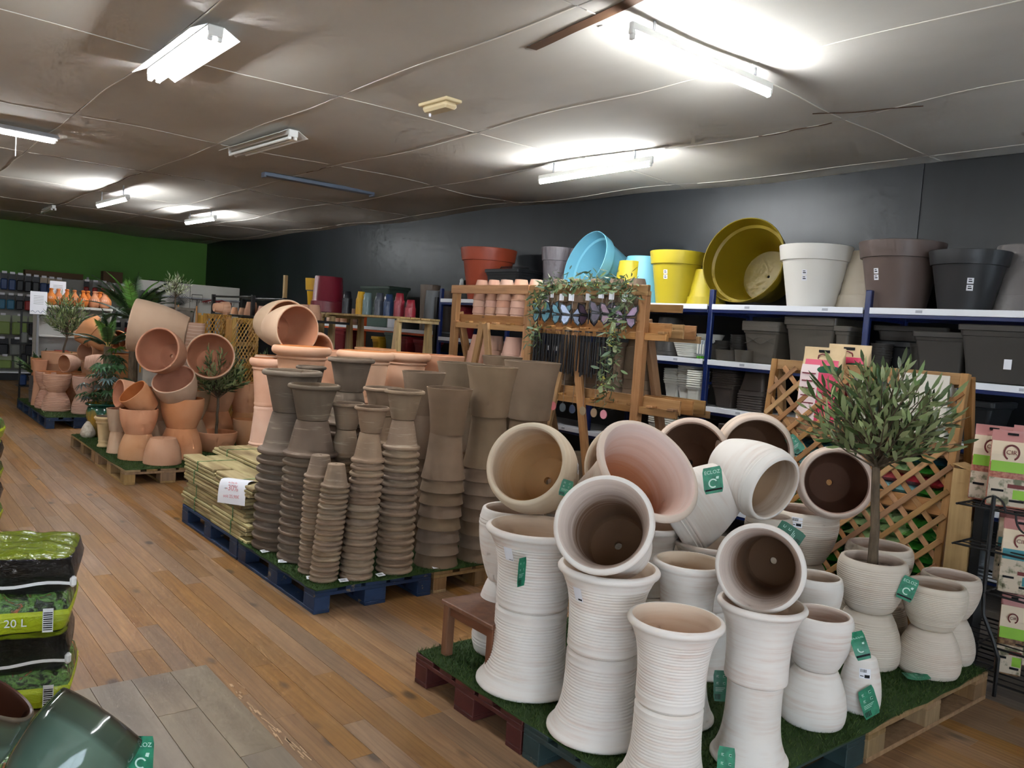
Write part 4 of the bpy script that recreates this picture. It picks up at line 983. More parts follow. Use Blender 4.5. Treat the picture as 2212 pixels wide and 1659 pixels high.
GOLD = M('gold_rim_glaze', lin(186, 146, 50), .2, .6); mk('jar', jar, .014, [GLZ, GOLD], .182, .35, .012, 44, [(.168, .345), (.16, .343), (.15, .335)], spline([(.14, .3), (.15, .23), (.12, .1), (.08, .02), (.07, .018)], 3))
pot('jar', (2.33, 10.4, GZ), .2, .4, name='glazed_jar', label='dark green and gold glazed jar holding a leafy plant', cat='jar', group='buff and glazed jars')
b = B(); pr = spline([(.06, 0), (.075, .02), (.08, .06), (.06, .12), (.03, .17), (.012, .185)], 4); o = ring([(0.001, 0)]+pr+[(0.001, .187)], 24, [M('crackled_white_glaze', lin(214, 204, 190), .4, .4, c2=lin(176, 160, 140), ns=30)], None, 'bulb', False); obj('ceramic_bulb', o, None, (2.16, 10.35, GZ), label='small white ceramic bulb in front of the glazed jar', cat='ornament')

# ------------------------------------------------------------------ farthest terracotta group on the blue pallets
GF = 'terracotta pots of the farthest group'
pair('rib_terra', 2.287, 12.97, .18, .262, 'ribbed terracotta egg pot', 'left front of the farthest group', group=GF)
pair('rib_terra', 2.25, 13.3, .18, .262, 'ribbed terracotta egg pot', 'just behind the left front pair', group=GF)
pair('rib_terra', 2.56, 12.62, .148, .26, 'ribbed terracotta egg pot', 'right front of the farthest group', group=GF)
pair('rib_terra', 2.85, 12.9, .16, .26, 'ribbed terracotta egg pot', 'in shadow behind the right front pair', group=GF)
pair('cone_terra', 2.17, 13.62, .1, .335, 'tall conical terracotta pot', 'left side of the farthest group', group=GF)
pair('cone_terra', 2.24, 14.3, .09, .33, 'tall conical pink pot', 'far left corner of the farthest group', group=GF)
pot('bowl_terra', (2.5, 13.85, GZ), .22, .42, True, label='terracotta pot upturned under the olive planter of the farthest group', group=GF)
pot('collar_terra', (2.5, 13.85, GZ+.421), .285, .36, label='large collared terracotta planter holding the left olive tree', group=GF)
for i, (x, y, z) in enumerate(((2.2, 13.95, GZ), (2.2, 13.95, GZ+.2))):
    e = empty('square_planter', (x, y, z), .2, ['slate square planter, lower one at the far left', 'slate square planter, upper one at the far left'][i], 'planter', 'slate square planters')
    SL = bpy.data.materials.get('slate_grey') or M('slate_grey', lin(92, 88, 88), .6, .3)
    box('body', (0, 0, .1), (.17, .17, .198), SL, e, ch=.006); box('rim', (0, 0, .192), (.19, .19, .02), SL, e, ch=.005)
    if i: box('price_sticker', (-.02, -.0865, .1), (.05, .001, .04), PAPER, e, ch=0)
pot('cone_terra', (2.62, 13.4, GZ), .15, .3, True, label='terracotta cone upturned in the middle of the farthest group', group=GF); pot('egg_terra', (2.62, 13.4, GZ+.301), .17, .22, label='terracotta bowl on a cone in the middle of the farthest group', group=GF)
pot('bowl_terra', (2.85, 13.35, GZ), .2, .34, True, label='terracotta pot upturned under the tipped ribbed pots', group=GF); pot('bowl_terra', (2.85, 13.35, GZ+.341), .2, .34, label='terracotta pot upright under the tipped ribbed pots', group=GF)
pot('bowl_terra', (3.3, 13.7, GZ), .22, .4, True, label='terracotta pot upturned at the back of the farthest group', group=GF); pot('bowl_terra', (3.3, 13.7, GZ+.401), .22, .4, label='terracotta pot upright at the back of the farthest group', group=GF)
tipT('rib_terra', (2.581, 13.19, .82), (-.88, -.474, -.035), .128, .22, 'small ribbed pot tipped with its mouth to the left, farthest group')
tipT('egg_terra', (2.905, 13.416, .957), (-.795, -.601, .081), .14, .28, 'smooth terracotta pot tipped with a dark mouth, farthest group')
tipT('rib_terra', (2.58, 12.72, .86), (.95, -.25, -.1), .14, .24, 'ribbed pot lying with its base to the viewer, farthest group')
tipT('collar_terra', (3.0, 13.15, 1.12), (-.62, .45, .45), .24, .42, 'embossed terracotta vase lying with its mouth to the upper left')
tipT('egg_terra', (3.36, 13.96, 1.15), (-.482, -.876, .022), .15, .3, 'terracotta pot tipped with half-hidden mouth, left of two by the huge pale pot')
tipT('egg_terra', (3.46, 13.8, 1.11), (-.414, -.91, .028), .13, .3, 'terracotta pot tipped with half-hidden mouth, right of two by the huge pale pot')
# ------------------------------------------------------------------ blue and white shelving along the dark wall
XS, XB = 6.2, 6.82
SY = [1.79, 3.30, 4.81, 6.32, 7.83, 9.30]
SZ = [.25, .70, 1.14, 1.572, 2.083]
e = empty('shelving_rack', (XS, 0, 0), 0, 'long blue steel shelving rack with white shelf fronts along the dark wall', 'shelving')
for y in SY:
    for x, hh in ((.02, 2.22), (XB-XS, 2.06)): box('upright', (x, y, hh/2), (.045, .05, hh), BLUE_M, e, ch=.006)
    for z in (.5, 1.35, 2.0): box('brace', ((XB-XS)/2, y, z), (XB-XS-.05, .02, .025), BLUE_M, e)
for y0, y1 in zip(SY, SY[1:]):
    for z in SZ:
        box('shelf_panel', ((XB-XS)/2, (y0+y1)/2, z-.01), (XB-XS-.02, y1-y0-.055, .016), M('shelf_board', lin(170, 170, 172), .6) if 'shelf_board' not in bpy.data.materials else bpy.data.materials['shelf_board'], e, ch=0)
        box('shelf_front', (-.012, (y0+y1)/2, z-.024), (.01, y1-y0-.054, .048), WHITE_M, e, ch=.002)
        box('beam', (.01, (y0+y1)/2, z-.062), (.03, y1-y0-.05, .03), BLUE_M, e); box('beam', (XB-XS-.01, (y0+y1)/2, z-.062), (.03, y1-y0-.05, .03), BLUE_M, e)
for y0, y1 in zip(SY, SY[1:]):
    for z in SZ[1:]:
        for k in range(2): box('price_label', (-.0178, y0+.35+.75*k, z-.024), (.001, .05, .02), bpy.data.materials.get('label_grey') or M('label_grey', lin(176, 178, 188), .5), e, ch=0)
def plastic(name, rgb, rough=.42, spec=.45): 
    n = N(name); n.bump(n.noise(n.coords(), 220, 2), .06, .001); return n.out(lin(*rgb), rough, spec)
tubp = [(.19, 0), (.196, .005), (.262, .385), (.264, .392), (.281, .394), (.3, .51)]
def tub_kind(key, rgb, rough=.42):
    m = plastic(key.replace('tub_', '')+'_plastic', rgb, rough); mk(key, tubp, .006, [m, m], .3, .52, .01, 64, [(.3, .516), (.297, .519), (.293, .516)], [(.277, .41), (.258, .398), (.19, .012), (.18, .008)])
for k_, c_ in dict(tub_brick=(168, 72, 46), tub_turq=(100, 160, 180), tub_yellow=(176, 158, 34), tub_olive=(128, 108, 18), tub_white=(226, 222, 214), tub_beige=(196, 184, 164), tub_brown=(104, 88, 82), tub_black=(44, 44, 46), tub_grey=(112, 106, 110), tub_gunmetal=(116, 110, 108)).items(): tub_kind(k_, c_)
GP = 'large plastic planters on the top shelf'
def tub(k, loc, R, H, label, inv=False, axis=None, rz=None): return pot(k, loc, R, H, inv, axis, 'plastic_planter', label, 'planter', GP, rz)
Z5 = SZ[4]+.001
def tagsq(o, az, zf, w=.042): 
    P = patch(o, az, zf, w, w, .0012); b = B()
    for v0, v1 in ((-.045, -.004), (.004, .045)):
        vs = []; 
        for i in range(3): vs += [P(-w/2+w*i/2, v0), P(-w/2+w*i/2, v1)]
        b.add(vs, [(0, 2, 3, 1), (2, 4, 5, 3)], 0)
        b.add([P(-w*.3, v0+.012, .0006), P(w*.3, v0+.012, .0006), P(w*.3, v0+.02, .0006), P(-w*.3, v0+.02, .0006)], [(0, 1, 2, 3)], 1)
        b.add([P(-w*.3, v0+.027, .0006), P(w*.2, v0+.027, .0006), P(w*.2, v0+.033, .0006), P(-w*.3, v0+.033, .0006)], [(0, 1, 2, 3)], 1)
    b.obj('price_sticker', [PAPER, INK], o, smooth=False)
tub('tub_brick', (6.5, 8.68, Z5), .37, .67, 'brick-red round planter on the top shelf, farthest left')
tub('tub_grey', (6.5, 7.33, Z5), .19, .64, 'narrow grey round planter on the top shelf behind the terracotta rack'); tub('tub_grey', (6.55, 6.98, Z5), .19, .62, 'narrow grey planter upturned beside its twin on the top shelf', True)
tub('tub_turq', (6.702, 6.442, 2.345), .36, .55, 'turquoise round planter tipped open on the top shelf', axis=(-.937, .159, .31)); tub('tub_turq', (6.55, 5.98, Z5), .3, .5, 'turquoise round planter upturned behind the small yellow pot', True)
tub('tub_yellow', (6.38, 6.02, Z5), .19, .44, 'small yellow pot upturned beside the turquoise planter', True)
o = tub('tub_yellow', (6.5, 5.5, Z5), .28, .53, 'yellow round planter upright left of the tipped mustard one'); tagsq(o, -28, .55)
tub('tub_yellow', (6.62, 5.2, Z5), .2, .36, 'yellow planter upturned in shadow under the tipped mustard one', True)
tub('tub_olive', (6.9, 4.69, 2.40), .40, .58, 'mustard-yellow planter tipped toward the viewer, largest on the top shelf', axis=(-.973, -.145, .177))
o = tub('tub_white', (6.5, 3.97, Z5), .306, .53, 'white round planter upright on the top shelf'); tagsq(o, -18, .5)
tub('tub_beige', (6.74, 3.6, Z5), .26, .5, 'beige planter upturned behind the white and brown ones', True)
o = tub('tub_brown', (6.5, 3.22, Z5), .322, .53, 'brown round planter upright on the top shelf'); tagsq(o, -40, .5)
o = tub('tub_black', (6.4, 2.66, Z5), .274, .43, 'black round planter upright on the top shelf, right'); tagsq(o, 5, .42)
tub('tub_gunmetal', (6.7, 2.4, Z5), .28, .5, 'gunmetal planter upturned at the right end of the top shelf', True)
# rectangular planters
def rect_planter(label, loc, wy, wx, h, mat, taper=.82, lip=.018, lh=.045, rz=0.0, group='plastic window boxes and square pots', inv=False, deco=False, name='rectangular_planter', handle=False):
    e = empty(name, loc, rz, label, 'planter', group, rot=(PI, 0, rz) if inv else None)
    if inv: e.location.z += h
    S = lambda k, dz=0: rrect(wx/2*k+dz, wy/2*k+dz, .03)
    secs = [(S(taper), 0), (S(taper+.03), .006)] + [(S(taper+(1-taper)*t), h*t*.8) for t in (.4, .8, 1)] + [(S(1, .006), h*.8+.002), (S(1.02, .006), h-lh)]
    e2 = [(S(1.01, -.003), h-lh), (S(.98, -.006), h*.6), (S(taper, -.006), .012)]
    obj('body', loft('planter_body', secs+e2, mat, capb=True, capt=True), e)
    r = [(S(1.02, .005), h-lh), (S(1.02, lip), h-lh+.004), (S(1.03, lip), h-.006), (S(1.02, lip-.004), h), (S(1.0, -.004), h), (S(1.0, -.004), h-lh)]
    obj('rim', loft('planter_rim', r, mat, capb=False), e)
    if deco:
        b = B(); P = []
        for i in range(25):
            t = -1+2*i/24; P.append((-wx/2*(.96)-.004, t*wy*.44, h*.62+.028*math.cos(t*PI)))
        b.tube(P, .0035, 4); P2 = [(x, y, 2*h*.62-z) for x, y, z in P]; b.tube(P2, .0035, 4); b.obj('relief_line', mat, e)
    if handle:
        b = B(); b.tube([(-wx*.1, -wy/2-.02, h-.02), (-wx*.1, -wy/2-.02, h+.03), (-wx*.1, wy*.35, h+.04), (-wx*.1, wy*.42, h)], .008, 6); b.obj('handle', mat, e)
    return e
ANTH = plastic('anthracite_plastic', (62, 58, 54)); BROWNP = plastic('brown_plastic', (84, 78, 70)); DBR = plastic('dark_brown_plastic', (66, 58, 54)); BLKP = plastic('black_plastic', (30, 31, 34)); WHP = plastic('white_plastic', (224, 222, 212)); GGR = plastic('grey_green_plastic', (90, 108, 100)); REDP = plastic('dark_red_plastic', (120, 28, 36)); YELP = plastic('golden_yellow_plastic', (222, 170, 40)); BLUP = plastic('navy_plastic', (32, 52, 84))
rect_planter('black rectangular planter with carrying handle on the top shelf', (6.42, 8.02, Z5), .62, .4, .38, BLKP, deco=True, handle=True)
Z4 = SZ[3]+.001; Z3 = SZ[2]+.001; Z2 = SZ[1]+.001
for i in range(3): rect_planter(f'brown square planter with wavy relief line on the middle shelf, {["bottom", "second", "top"][i]} of three nested', (6.45, 4.3, Z4+.022*i), .35, .35, .33, BROWNP, deco=(i == 0), taper=.78)
for i in range(2): rect_planter(f'wide brown planter on the middle shelf beside the wavy ones, {["lower", "upper"][i]} of two nested', (6.5, 3.84, Z4+.028*i), .45, .4, .4, BROWNP, taper=.8)
rect_planter('brown planter leaning on its end by the blue upright', (6.4, 3.52, Z4), .12, .3, .36, BROWNP, taper=.85)
rect_planter('black-brown square planter on the middle shelf, right bay, smaller', (6.5, 2.78, Z4), .37, .36, .35, ANTH, taper=.8); rect_planter('black-brown square planter on the middle shelf, right bay, larger with sticker', (6.45, 2.36, Z4), .48, .42, .41, ANTH, taper=.8)
box('price_sticker', (-.19, -.08, .14), (.002, .05, .07), PAPER, bpy.data.objects[[o.name for o in bpy.data.objects if o.get('label', '').startswith('black-brown square planter on the middle shelf, right bay, larger')][0]], ch=0)
rect_planter('dark grey long planter lying high at the back of the middle shelf', (6.62, 3.1, Z4+.27), .55, .2, .12, ANTH, taper=.9); rect_planter('dark box under the long planter at the back of the middle shelf', (6.62, 3.1, Z4), .5, .2, .265, BLKP, taper=.9)
mk('round_dark', [(.07, 0), (.074, .004), (.096, .2), (.101, .203), (.103, .222)], .005, [ANTH, ANTH], .103, .225, .008, 36)
pot('round_dark', (6.55, 3.0, Z4), .1, .26, name='plastic_pot', label='dark round plastic pot between planters on the middle shelf', group='dark plastic pots on the shelves')
for i in range(7): pot('round_dark', (6.45, 3.28-.0, Z4+.02*i), .085, .12, name='plastic_pot', label=f'small black plastic pot behind the right upright, {ORD[i]} from the bottom', group='dark plastic pots on the shelves')
for i in range(6): pot('round_dark', (6.55, 4.72, Z4+.022*i), .08, .14, name='plastic_pot', label=f'small brown pot stacked beside the wavy planters, {ORD[i]} from the bottom', group='dark plastic pots on the shelves')
for i in range(4): pot('round_dark', (6.6, 4.95, Z4+.022*i), .09, .12, name='plastic_pot', label=f'small brown pot stacked behind the low bowls, {ORD[i]} from the bottom', group='dark plastic pots on the shelves')
mk('low_bowl', [(.1, 0), (.105, .004), (.115, .09), (.118, .1)], .006, [BROWNP, BROWNP], .118, .103, .008, 40)
pot('low_bowl', (6.35, 4.68, Z4), .125, .1, name='plastic_bowl', label='low brown plastic bowl left of its twin on the middle shelf', cat='bowl', group='low brown bowls'); pot('low_bowl', (6.32, 4.47, Z4), .1, .11, name='plastic_bowl', label='low brown plastic bowl beside the wavy planters', cat='bowl', group='low brown bowls')
wb_ = [(.075, 0), (.08, .003)]+[(.09+.045*t+.0025*abs(math.sin(PI*7*t)), .005+.13*t) for t in [i/42 for i in range(43)]]
mk('ribbed_bowl', wb_, .006, [WHP, WHP], .138, .138, .01, 44); pot('ribbed_bowl', (6.38, 5.16, Z4), .16, .145, name='plastic_bowl', label='white ribbed plastic bowl at the left of the middle shelf', cat='bowl'); pot('ribbed_bowl', (6.56, 5.06, Z4+.15), .14, .09, name='plastic_bowl', label='grey-white ribbed bowl perched behind the clear packs', cat='bowl'); pot('low_bowl', (6.56, 5.06, Z4), .14, .149, name='plastic_bowl', label='brown bowl under the grey-white ribbed bowl', cat='bowl')
pot('round_dark', (6.5, 5.52, Z4), .17, .385, True, name='plastic_pot', label='grey-green plastic pot upturned at the left of the middle shelf', group='dark plastic pots on the shelves')
n = N('clear_plastic'); n.b.inputs['Alpha'].default_value = .45; CLR = n.out(lin(226, 232, 236), .12, .8); GRNP = plastic('bright_green_plastic', (84, 164, 44))
for i in range(4):
    e = empty('seed_tray', (6.26, 4.93-.03*i, Z4), .1, ['clear-lidded green mini greenhouse, nearest of the row', 'clear-lidded green mini greenhouse, second of the row', 'clear-lidded green mini greenhouse, third of the row', 'clear-lidded green mini greenhouse, last of the row'][i], 'seed tray', 'mini greenhouses on the middle shelf')
    box('tray', (0, 0, .012), (.09, .022, .022), GRNP, e); box('lid', (0, 0, .1), (.1, .018, .15), CLR, e, ch=.012); box('window_card', (-.0505, 0, .09), (.001, .014, .09), WHP, e, ch=0)
def sq_stack(cnt, x, y, z, w, h, pitch, mat, lab, inv=False):
    for i in range(cnt): rect_planter(f'{lab}, {ORD[i]} from the bottom', (x, y, z+pitch*i), w, w, h, mat, taper=.74, lip=.01, lh=.018, name='square_pot', group='nested square plastic pots', inv=inv)
sq_stack(6, 6.42, 5.32, Z3, .18, .2, .022, WHP, 'white square pot in the left low stack'); sq_stack(10, 6.4, 5.14, Z3, .17, .18, .022, WHP, 'white square pot in the tall left stack'); sq_stack(8, 6.3, 4.96, Z3, .15, .17, .021, WHP, 'white square pot in the stack by the blue upright')
sq_stack(7, 6.4, 4.66, Z3, .24, .22, .02, DBR, 'brown square pot in the third-shelf stack'); sq_stack(7, 6.42, 4.36, Z3, .26, .25, .022, DBR, 'brown square pot in the upturned stack', True)
sq_stack(3, 6.55, 4.9, Z3, .2, .25, .03, ANTH, 'dark square pot behind the upright')
sq_stack(5, 6.4, 3.5, Z3, .26, .24, .022, DBR, 'dark pot behind the trellis stand, left'); sq_stack(4, 6.45, 2.4, Z3-.44, .36, .36, .03, BLKP, 'black pot on the low right shelf'); rect_planter('black planter on the third shelf at the far right', (6.45, 2.6, Z3), .5, .4, .3, BLKP)
sq_stack(4, 6.35, 5.3, Z2, .3, .22, .02, WHP, 'white tray in the second-shelf stack'); rect_planter('dark brown planter upturned on the second shelf', (6.35, 4.95, Z2), .34, .34, .3, ANTH, inv=True); rect_planter('brown planter on the second shelf right of the upright', (6.4, 4.4, Z2), .4, .36, .3, DBR)
sq_stack(11, 6.4, 8.95, Z3+.43, .2, .26, .018, REDP, 'red square pot in the tall stack left of the wooden rack')
# ------------------------------------------------------------------ wooden rack with terracotta and taupe pots
X0 = 5.2
def wrack():
    e = empty('wooden_rack', (X0, 4.3, 0), 0, 'tall honey-coloured wooden display rack holding stacked pots and a leaf garland', 'rack')
    Y = lambda y: y-4.3
    for y in (4.72, 6.17, 6.24, 7.48):
        beam('post', (0, Y(y), 0), (0, Y(y), 2.12), .09 if y != 6.24 else .05, .06, HONEY, e, up=(1, 0, 0))
        if y in (4.72, 7.48, 6.17): beam('slanted_leg', (.05, Y(y), 1.88), (.62, Y(y), 0), .08, .05, HONEY, e, up=(0, 1, 0))
    for a, c in ((4.66, 6.19), (6.21, 7.54)): beam('top_rail', (-.02, Y(a), 2.125), (-.02, Y(c), 2.125), .09, .035, HONEY, e, up=(1, 0, 0)); 
    for a, c in ((4.66, 6.19), (6.21, 7.54)): beam('back_rail', (.42, Y(a), 2.0), (.42, Y(c), 2.0), .07, .03, HONEY, e, up=(1, 0, 0))
    for z, a, c in ((1.79, 4.44, 6.16), (1.79, 6.22, 7.5), (1.17, 4.28, 6.16), (1.17, 6.22, 7.5)):
        for x in (.0, .42): beam('shelf_bearer', (x, Y(a), z-.05), (x, Y(c), z-.05), .06, .035, HONEY, e, up=(1, 0, 0))
        for x in (.04, .2, .36): beam('shelf_runner', (x, Y(a), z+.008), (x, Y(c), z+.008), .018, .12, HONEY, e, up=(0, 0, 1))
        k = max(3, int((c-a)/.2))
        for i in range(k): box('shelf_block', (.0, Y(a+.05+(c-a-.1)*i/(k-1)), z-.012), (.06, .07, .02), HONEY, e)
    for yc, s in ((6.9, 1), (5.55, 1)):
        for d in (-1, 1): beam('brace', (-.03, Y(yc+.03*d), 1.77), (-.03, Y(yc+.42*d), .1), .085, .035, HONEY, e, up=(1, 0, 0))
wrack()
ZR1, ZR2 = 1.806, 1.186
def rackstack(k, x, y, R, H, cnt, pitch, z, lab, group): 
    for i in range(cnt): pot(k, (x, y, z+pitch*i), R*random.uniform(.985, 1.01), H, True, name='flower_pot', label=f'{lab}, {ORD[i]} from bottom', group=group)
GR = 'flower pots on the wooden rack'
for i, (y, R) in enumerate(((7.3, .088), (7.08, .086), (6.86, .1), (6.62, .1), (6.38, .092))): rackstack('collar_pink', 5.4, y, R, .15, 5, .072, ZR1, f'pink flower pot on the upper rack shelf, {ORD[i]} stack from left', GR)
for i, (y, R) in enumerate(((6.02, .1), (5.76, .1), (5.5, .095), (5.25, .095), (5.0, .1))): rackstack('collar_taupe', 5.4, y, R, .15, 5, .072, ZR1, f'taupe flower pot on the upper rack shelf, {ORD[i]} stack from left', GR)
for i, (y, R, H, c, p) in enumerate(((7.25, .17, .35, 2, .11), (7.0, .11, .3, 3, .08), (6.7, .14, .34, 2, .12), (6.42, .12, .33, 2, .12))): rackstack('collar_pink', 5.42, y, R, H, c, p, ZR2, f'large pink flower pot on the lower rack shelf, {ORD[i]} stack from left', GR)
for i, (y, R, H, c, p) in enumerate(((5.85, .13, .3, 3, .085), (5.5, .15, .3, 3, .085), (5.2, .155, .32, 3, .085), (4.93, .13, .42, 4, .085))): rackstack('collar_taupe', 5.42, y, R, H, c, p, ZR2, f'large taupe flower pot on the lower rack shelf, {ORD[i]} stack from left', GR)
for i, (y, x) in enumerate(((4.6, 5.3), (5.05, 5.35), (5.5, 5.4), (5.9, 5.35))): pot('egg_terra' if 0 else 'smooth_taupe', (x, y, .002), .24, .6, True, name='floor_pot', label=f'dark taupe pot upturned on the floor under the rack, {ORD[3-i]} from left', group='dark pots under the rack')
pot('rim_taupe', (4.75, 4.1, .002), .15, .55, name='floor_pot', label='taupe pot standing between the rack and the white pots', group='dark pots under the rack'); 
# leaf garland over the right half
LG = [leafmat('garland_leaf_a', lin(62, 84, 48), lin(104, 122, 80)), leafmat('garland_leaf_b', lin(120, 138, 92), lin(150, 164, 120)), leafmat('garland_leaf_c', lin(84, 104, 84), lin(120, 140, 116))]
YF = M('tiny_yellow_flower', lin(214, 204, 96), .6)
e = empty('leaf_garland', (5.14, 4.8, 2.15), 0, 'artificial leaf garland draped over the top and right post of the rack', 'garland')
q = random.Random(4); path = [Vector((0, 6.0-4.8, -.55)), Vector((-.02, 5.98-4.8, -.2)), Vector((-.03, 5.85-4.8, .0)), Vector((0, 5.4-4.8, .04)), Vector((-.02, 5.1-4.8, .02)), Vector((-.03, 4.82-4.8, .0)), Vector((-.05, 4.88-4.8, -.3)), Vector((-.05, 4.92-4.8, -.6)), Vector((-.05, 4.98-4.8, -.95))]
path = [Vector(p) for p in spline([tuple(p) for p in path], 8)]; b = B(); b.tube(path, .005, 5); b.obj('stem', TRUNK, e)
lv = B()
for i in range(900):
    p = path[q.randrange(len(path))] + Vector((q.uniform(-.06, .03), q.gauss(0, .06), q.gauss(0, .05))); d = Vector((q.uniform(-1, .2), q.uniform(-1, 1), q.uniform(-1, .4))).normalized()
    R = d.to_track_quat('Y', 'Z').to_matrix() @ Matrix.Rotation(q.uniform(-2, 2), 3, 'Y'); L = q.uniform(.04, .1); v, f = leaf_geo(1, q.choice((.12, .18, .3)), q.uniform(.05, .3)); lv.add([R @ (Vector(a)*L)+p for a in v], f, q.choice((0, 0, 2, 1)))
lv.obj('foliage', LG, e, kind='stuff')
for i in range(9):
    p = path[[20, 22, 48, 51, 54, 57, 60, 62, 50][i]] + Vector((-.06, q.uniform(-.06, .06), q.uniform(-.05, .05))); b = B(); k = 10; R = .03
    b.add([(0, 0, 0)]+[(-.004+.004*math.cos(2*a), R*math.cos(2*PI*a/k), R*math.sin(2*PI*a/k)) for a in range(k)], [(0, 1+a, 1+(a+1) % k) for a in range(k)]); b.obj('round_leaf', LG[1], e, p)
b = B()
for i in range(60):
    p = path[q.choice((10, 22, 26, 30, 52, 53, 60, 61))]+Vector((-.07, q.gauss(0, .02), q.gauss(0, .025))); s = .006; b.add([p+Vector(v)*s for v in ((1, 0, 0), (-1, 0, 0), (0, 1, 0), (0, -1, 0), (0, 0, 1), (0, 0, -1))], [(0, 2, 4), (2, 1, 4), (1, 3, 4), (3, 0, 4), (2, 0, 5), (1, 2, 5), (3, 1, 5), (0, 3, 5)])
b.obj('flowers', YF, e, kind='stuff')
# butterfly ornaments and wind chimes hanging from the rack
def butterfly(y, z, rgb, label, rot):
    e = empty('butterfly_ornament', (5.1, y, z), 0, label, 'ornament', 'hanging butterfly ornaments', rot=(0, 0, rot)); e.scale = (1.25, 1.25, 1.25)
    m = bpy.data.materials.get('wing_%d_%d_%d' % rgb) or M('wing_%d_%d_%d' % rgb, lin(*rgb), .3, .6, c2=tuple(x*.5 for x in lin(*rgb)), ns=14, coat=.3)
    for s in (-1, 1):
        for up in (0, 1):
            pts = [(0, 0), (.05, .075), (.085, .085), (.09, .05), (.07, .01)] if up else [(0, 0), (.07, .0), (.075, -.04), (.05, -.075), (.02, -.05)]
            for sc, mm, dx in ((1, BLACK_M, 0), (.74, m, -.002)):
                c = Vector((.045, .04 if up else -.032)); b = B(); P = [(dx-.0012*i_, s*((x-c.x)*sc+c.x)*1.05, (z_-c.y)*sc+c.y) for i_ in (0, 1) for x, z_ in pts]; k = len(pts)
                b.add(P, [tuple(range(k)), tuple(range(2*k-1, k-1, -1))] + [(i, (i+1) % k, k+(i+1) % k, k+i) for i in range(k)]); w = b.obj('wing' if sc == 1 else 'wing_patch', mm, e, smooth=False)
    b = B(); b.tube([(-.004, 0, -.06), (-.006, 0, 0), (-.004, 0, .05)], [.003, .007, .004], 6); b.obj('body', BLACK_M, e); b = B(); b.tube([(0, 0, .05), (0, 0, .17)], .0012, 4); b.obj('hanging_wire', GREY_M, e); box('label_card', (.004, .01, .13), (.001, .04, .05), PAPER, e, ch=0)
for i, (y, c, r) in enumerate(((5.93, (96, 150, 166), .1), (5.78, (104, 158, 176), -.1), (5.64, (110, 164, 184), .2), (5.5, (176, 190, 226), .9), (5.28, (90, 70, 90), 1.3), (5.12, (96, 80, 100), 1.0), (5.0, (170, 140, 160), .3), (4.84, (178, 150, 180), .5))): butterfly(y, 1.9+q.uniform(-.015, .015), c, ['pale blue butterfly ornament, leftmost on the rack', 'pale blue butterfly ornament, second from left', 'pale blue butterfly ornament, third from left', 'shiny white-blue butterfly ornament, turned sideways', 'dark butterfly ornament seen edge-on, left', 'dark butterfly ornament seen edge-on, right', 'mauve butterfly ornament by the garland', 'mauve butterfly ornament, rightmost by the post'][i], r)
CH = M('dark_chime_tube', lin(26, 27, 32), .35, .5)
for i, y in enumerate((5.95, 5.82, 5.68, 5.55, 5.42, 5.28, 5.14, 5.02)):
    e = empty('wind_chime', (5.12, y, 1.74), 0, 'dark wind chime with hanging tubes, '+ORD[i]+' from left under the upper shelf', 'wind chime', 'dark wind chimes on the rack')
    b = B(); b.tube([(0, 0, 0), (0, 0, .012)], .035, 12); b.obj('disc', STOOLW if i in (1, 2) else CH, e)
    for k in range(9):
        a = k*PI/4.5+i; L = .34+.03*math.sin(k*2+i); b = B(); b.tube([(.04*math.cos(a), .052*math.sin(a), -.03), (.04*math.cos(a), .052*math.sin(a), -.03-L)], .008, 6); b.tube([(.028*math.cos(a), .03*math.sin(a), 0), (.028*math.cos(a), .03*math.sin(a), -.05)], .001, 4); b.obj('chime_tube', CH, e)
    c = [(200, 214, 226), (96, 108, 106), (206, 120, 124), (86, 98, 104), (60, 74, 96), (150, 132, 106), (158, 136, 112), (222, 150, 164)][i]; m = M('sail_%d' % i, lin(*c), .25, .6); b = B(); b.tube([(0, 0, -.05), (0, 0, -.66)], .0012, 4); b.obj('cord', GREY_M, e)
    b = B(); b.tube([(-.003, 0, -.7), (.003, 0, -.7)], .04, 18); b.obj('sail', m, e)

# ------------------------------------------------------------------ pine tables with coloured pots, farther along the wall
def table(y0, y1, label):
    e = empty('pine_table', (5.2, y0, 0), 0, label, 'table', 'raw pine display tables')
    PN = bpy.data.materials.get('raw_pine') or wood('raw_pine', lin(196, 168, 120), lin(172, 142, 96), lin(150, 122, 82)); L = y1-y0
    for i in range(4): box('top_board', (-.2+.14*i, L/2, 1.775), (.13, L, .025), PN, e)
    for y in (.04, L-.04): box('end_rail', (0, y, 1.745), (.56, .05, .04), PN, e)
    for y in (.12, L-.12):
        for s in (-1, 1): beam('leg', (-.22, y, 1.74), (-.26, y+s*.14, 0), .11, .035, PN, e, up=(1, 0, 0)); beam('leg', (.2, y, 1.74), (.24, y+s*.14, 0), .11, .035, PN, e, up=(1, 0, 0))
    return e
table(8.2, 10.12, 'raw pine display table with coloured nested pots, right one'); t = table(10.2, 11.6, 'raw pine display table with big red pot, left one')
beam('post', (-.22, 1.38, 1.78), (-.22, 1.38, 2.3), .06, .05, bpy.data.materials['raw_pine'], t)
ZT = 1.789
spk = lambda nm, rgb: plastic(nm, rgb, .35, .5)
RG = spk('speckled_burgundy_plastic', (122, 30, 46)); mk('burgundy', [(.2, 0), (.206, .01), (.232, .33), (.236, .335), (.25, .338), (.262, .48)], .008, [RG, RG], .262, .49, .01, 48)
pot('burgundy', (5.2, 10.62, ZT), .24, .5, True, name='plastic_pot', label='large burgundy plastic pot upturned on the left pine table', group='coloured pots on the pine tables')
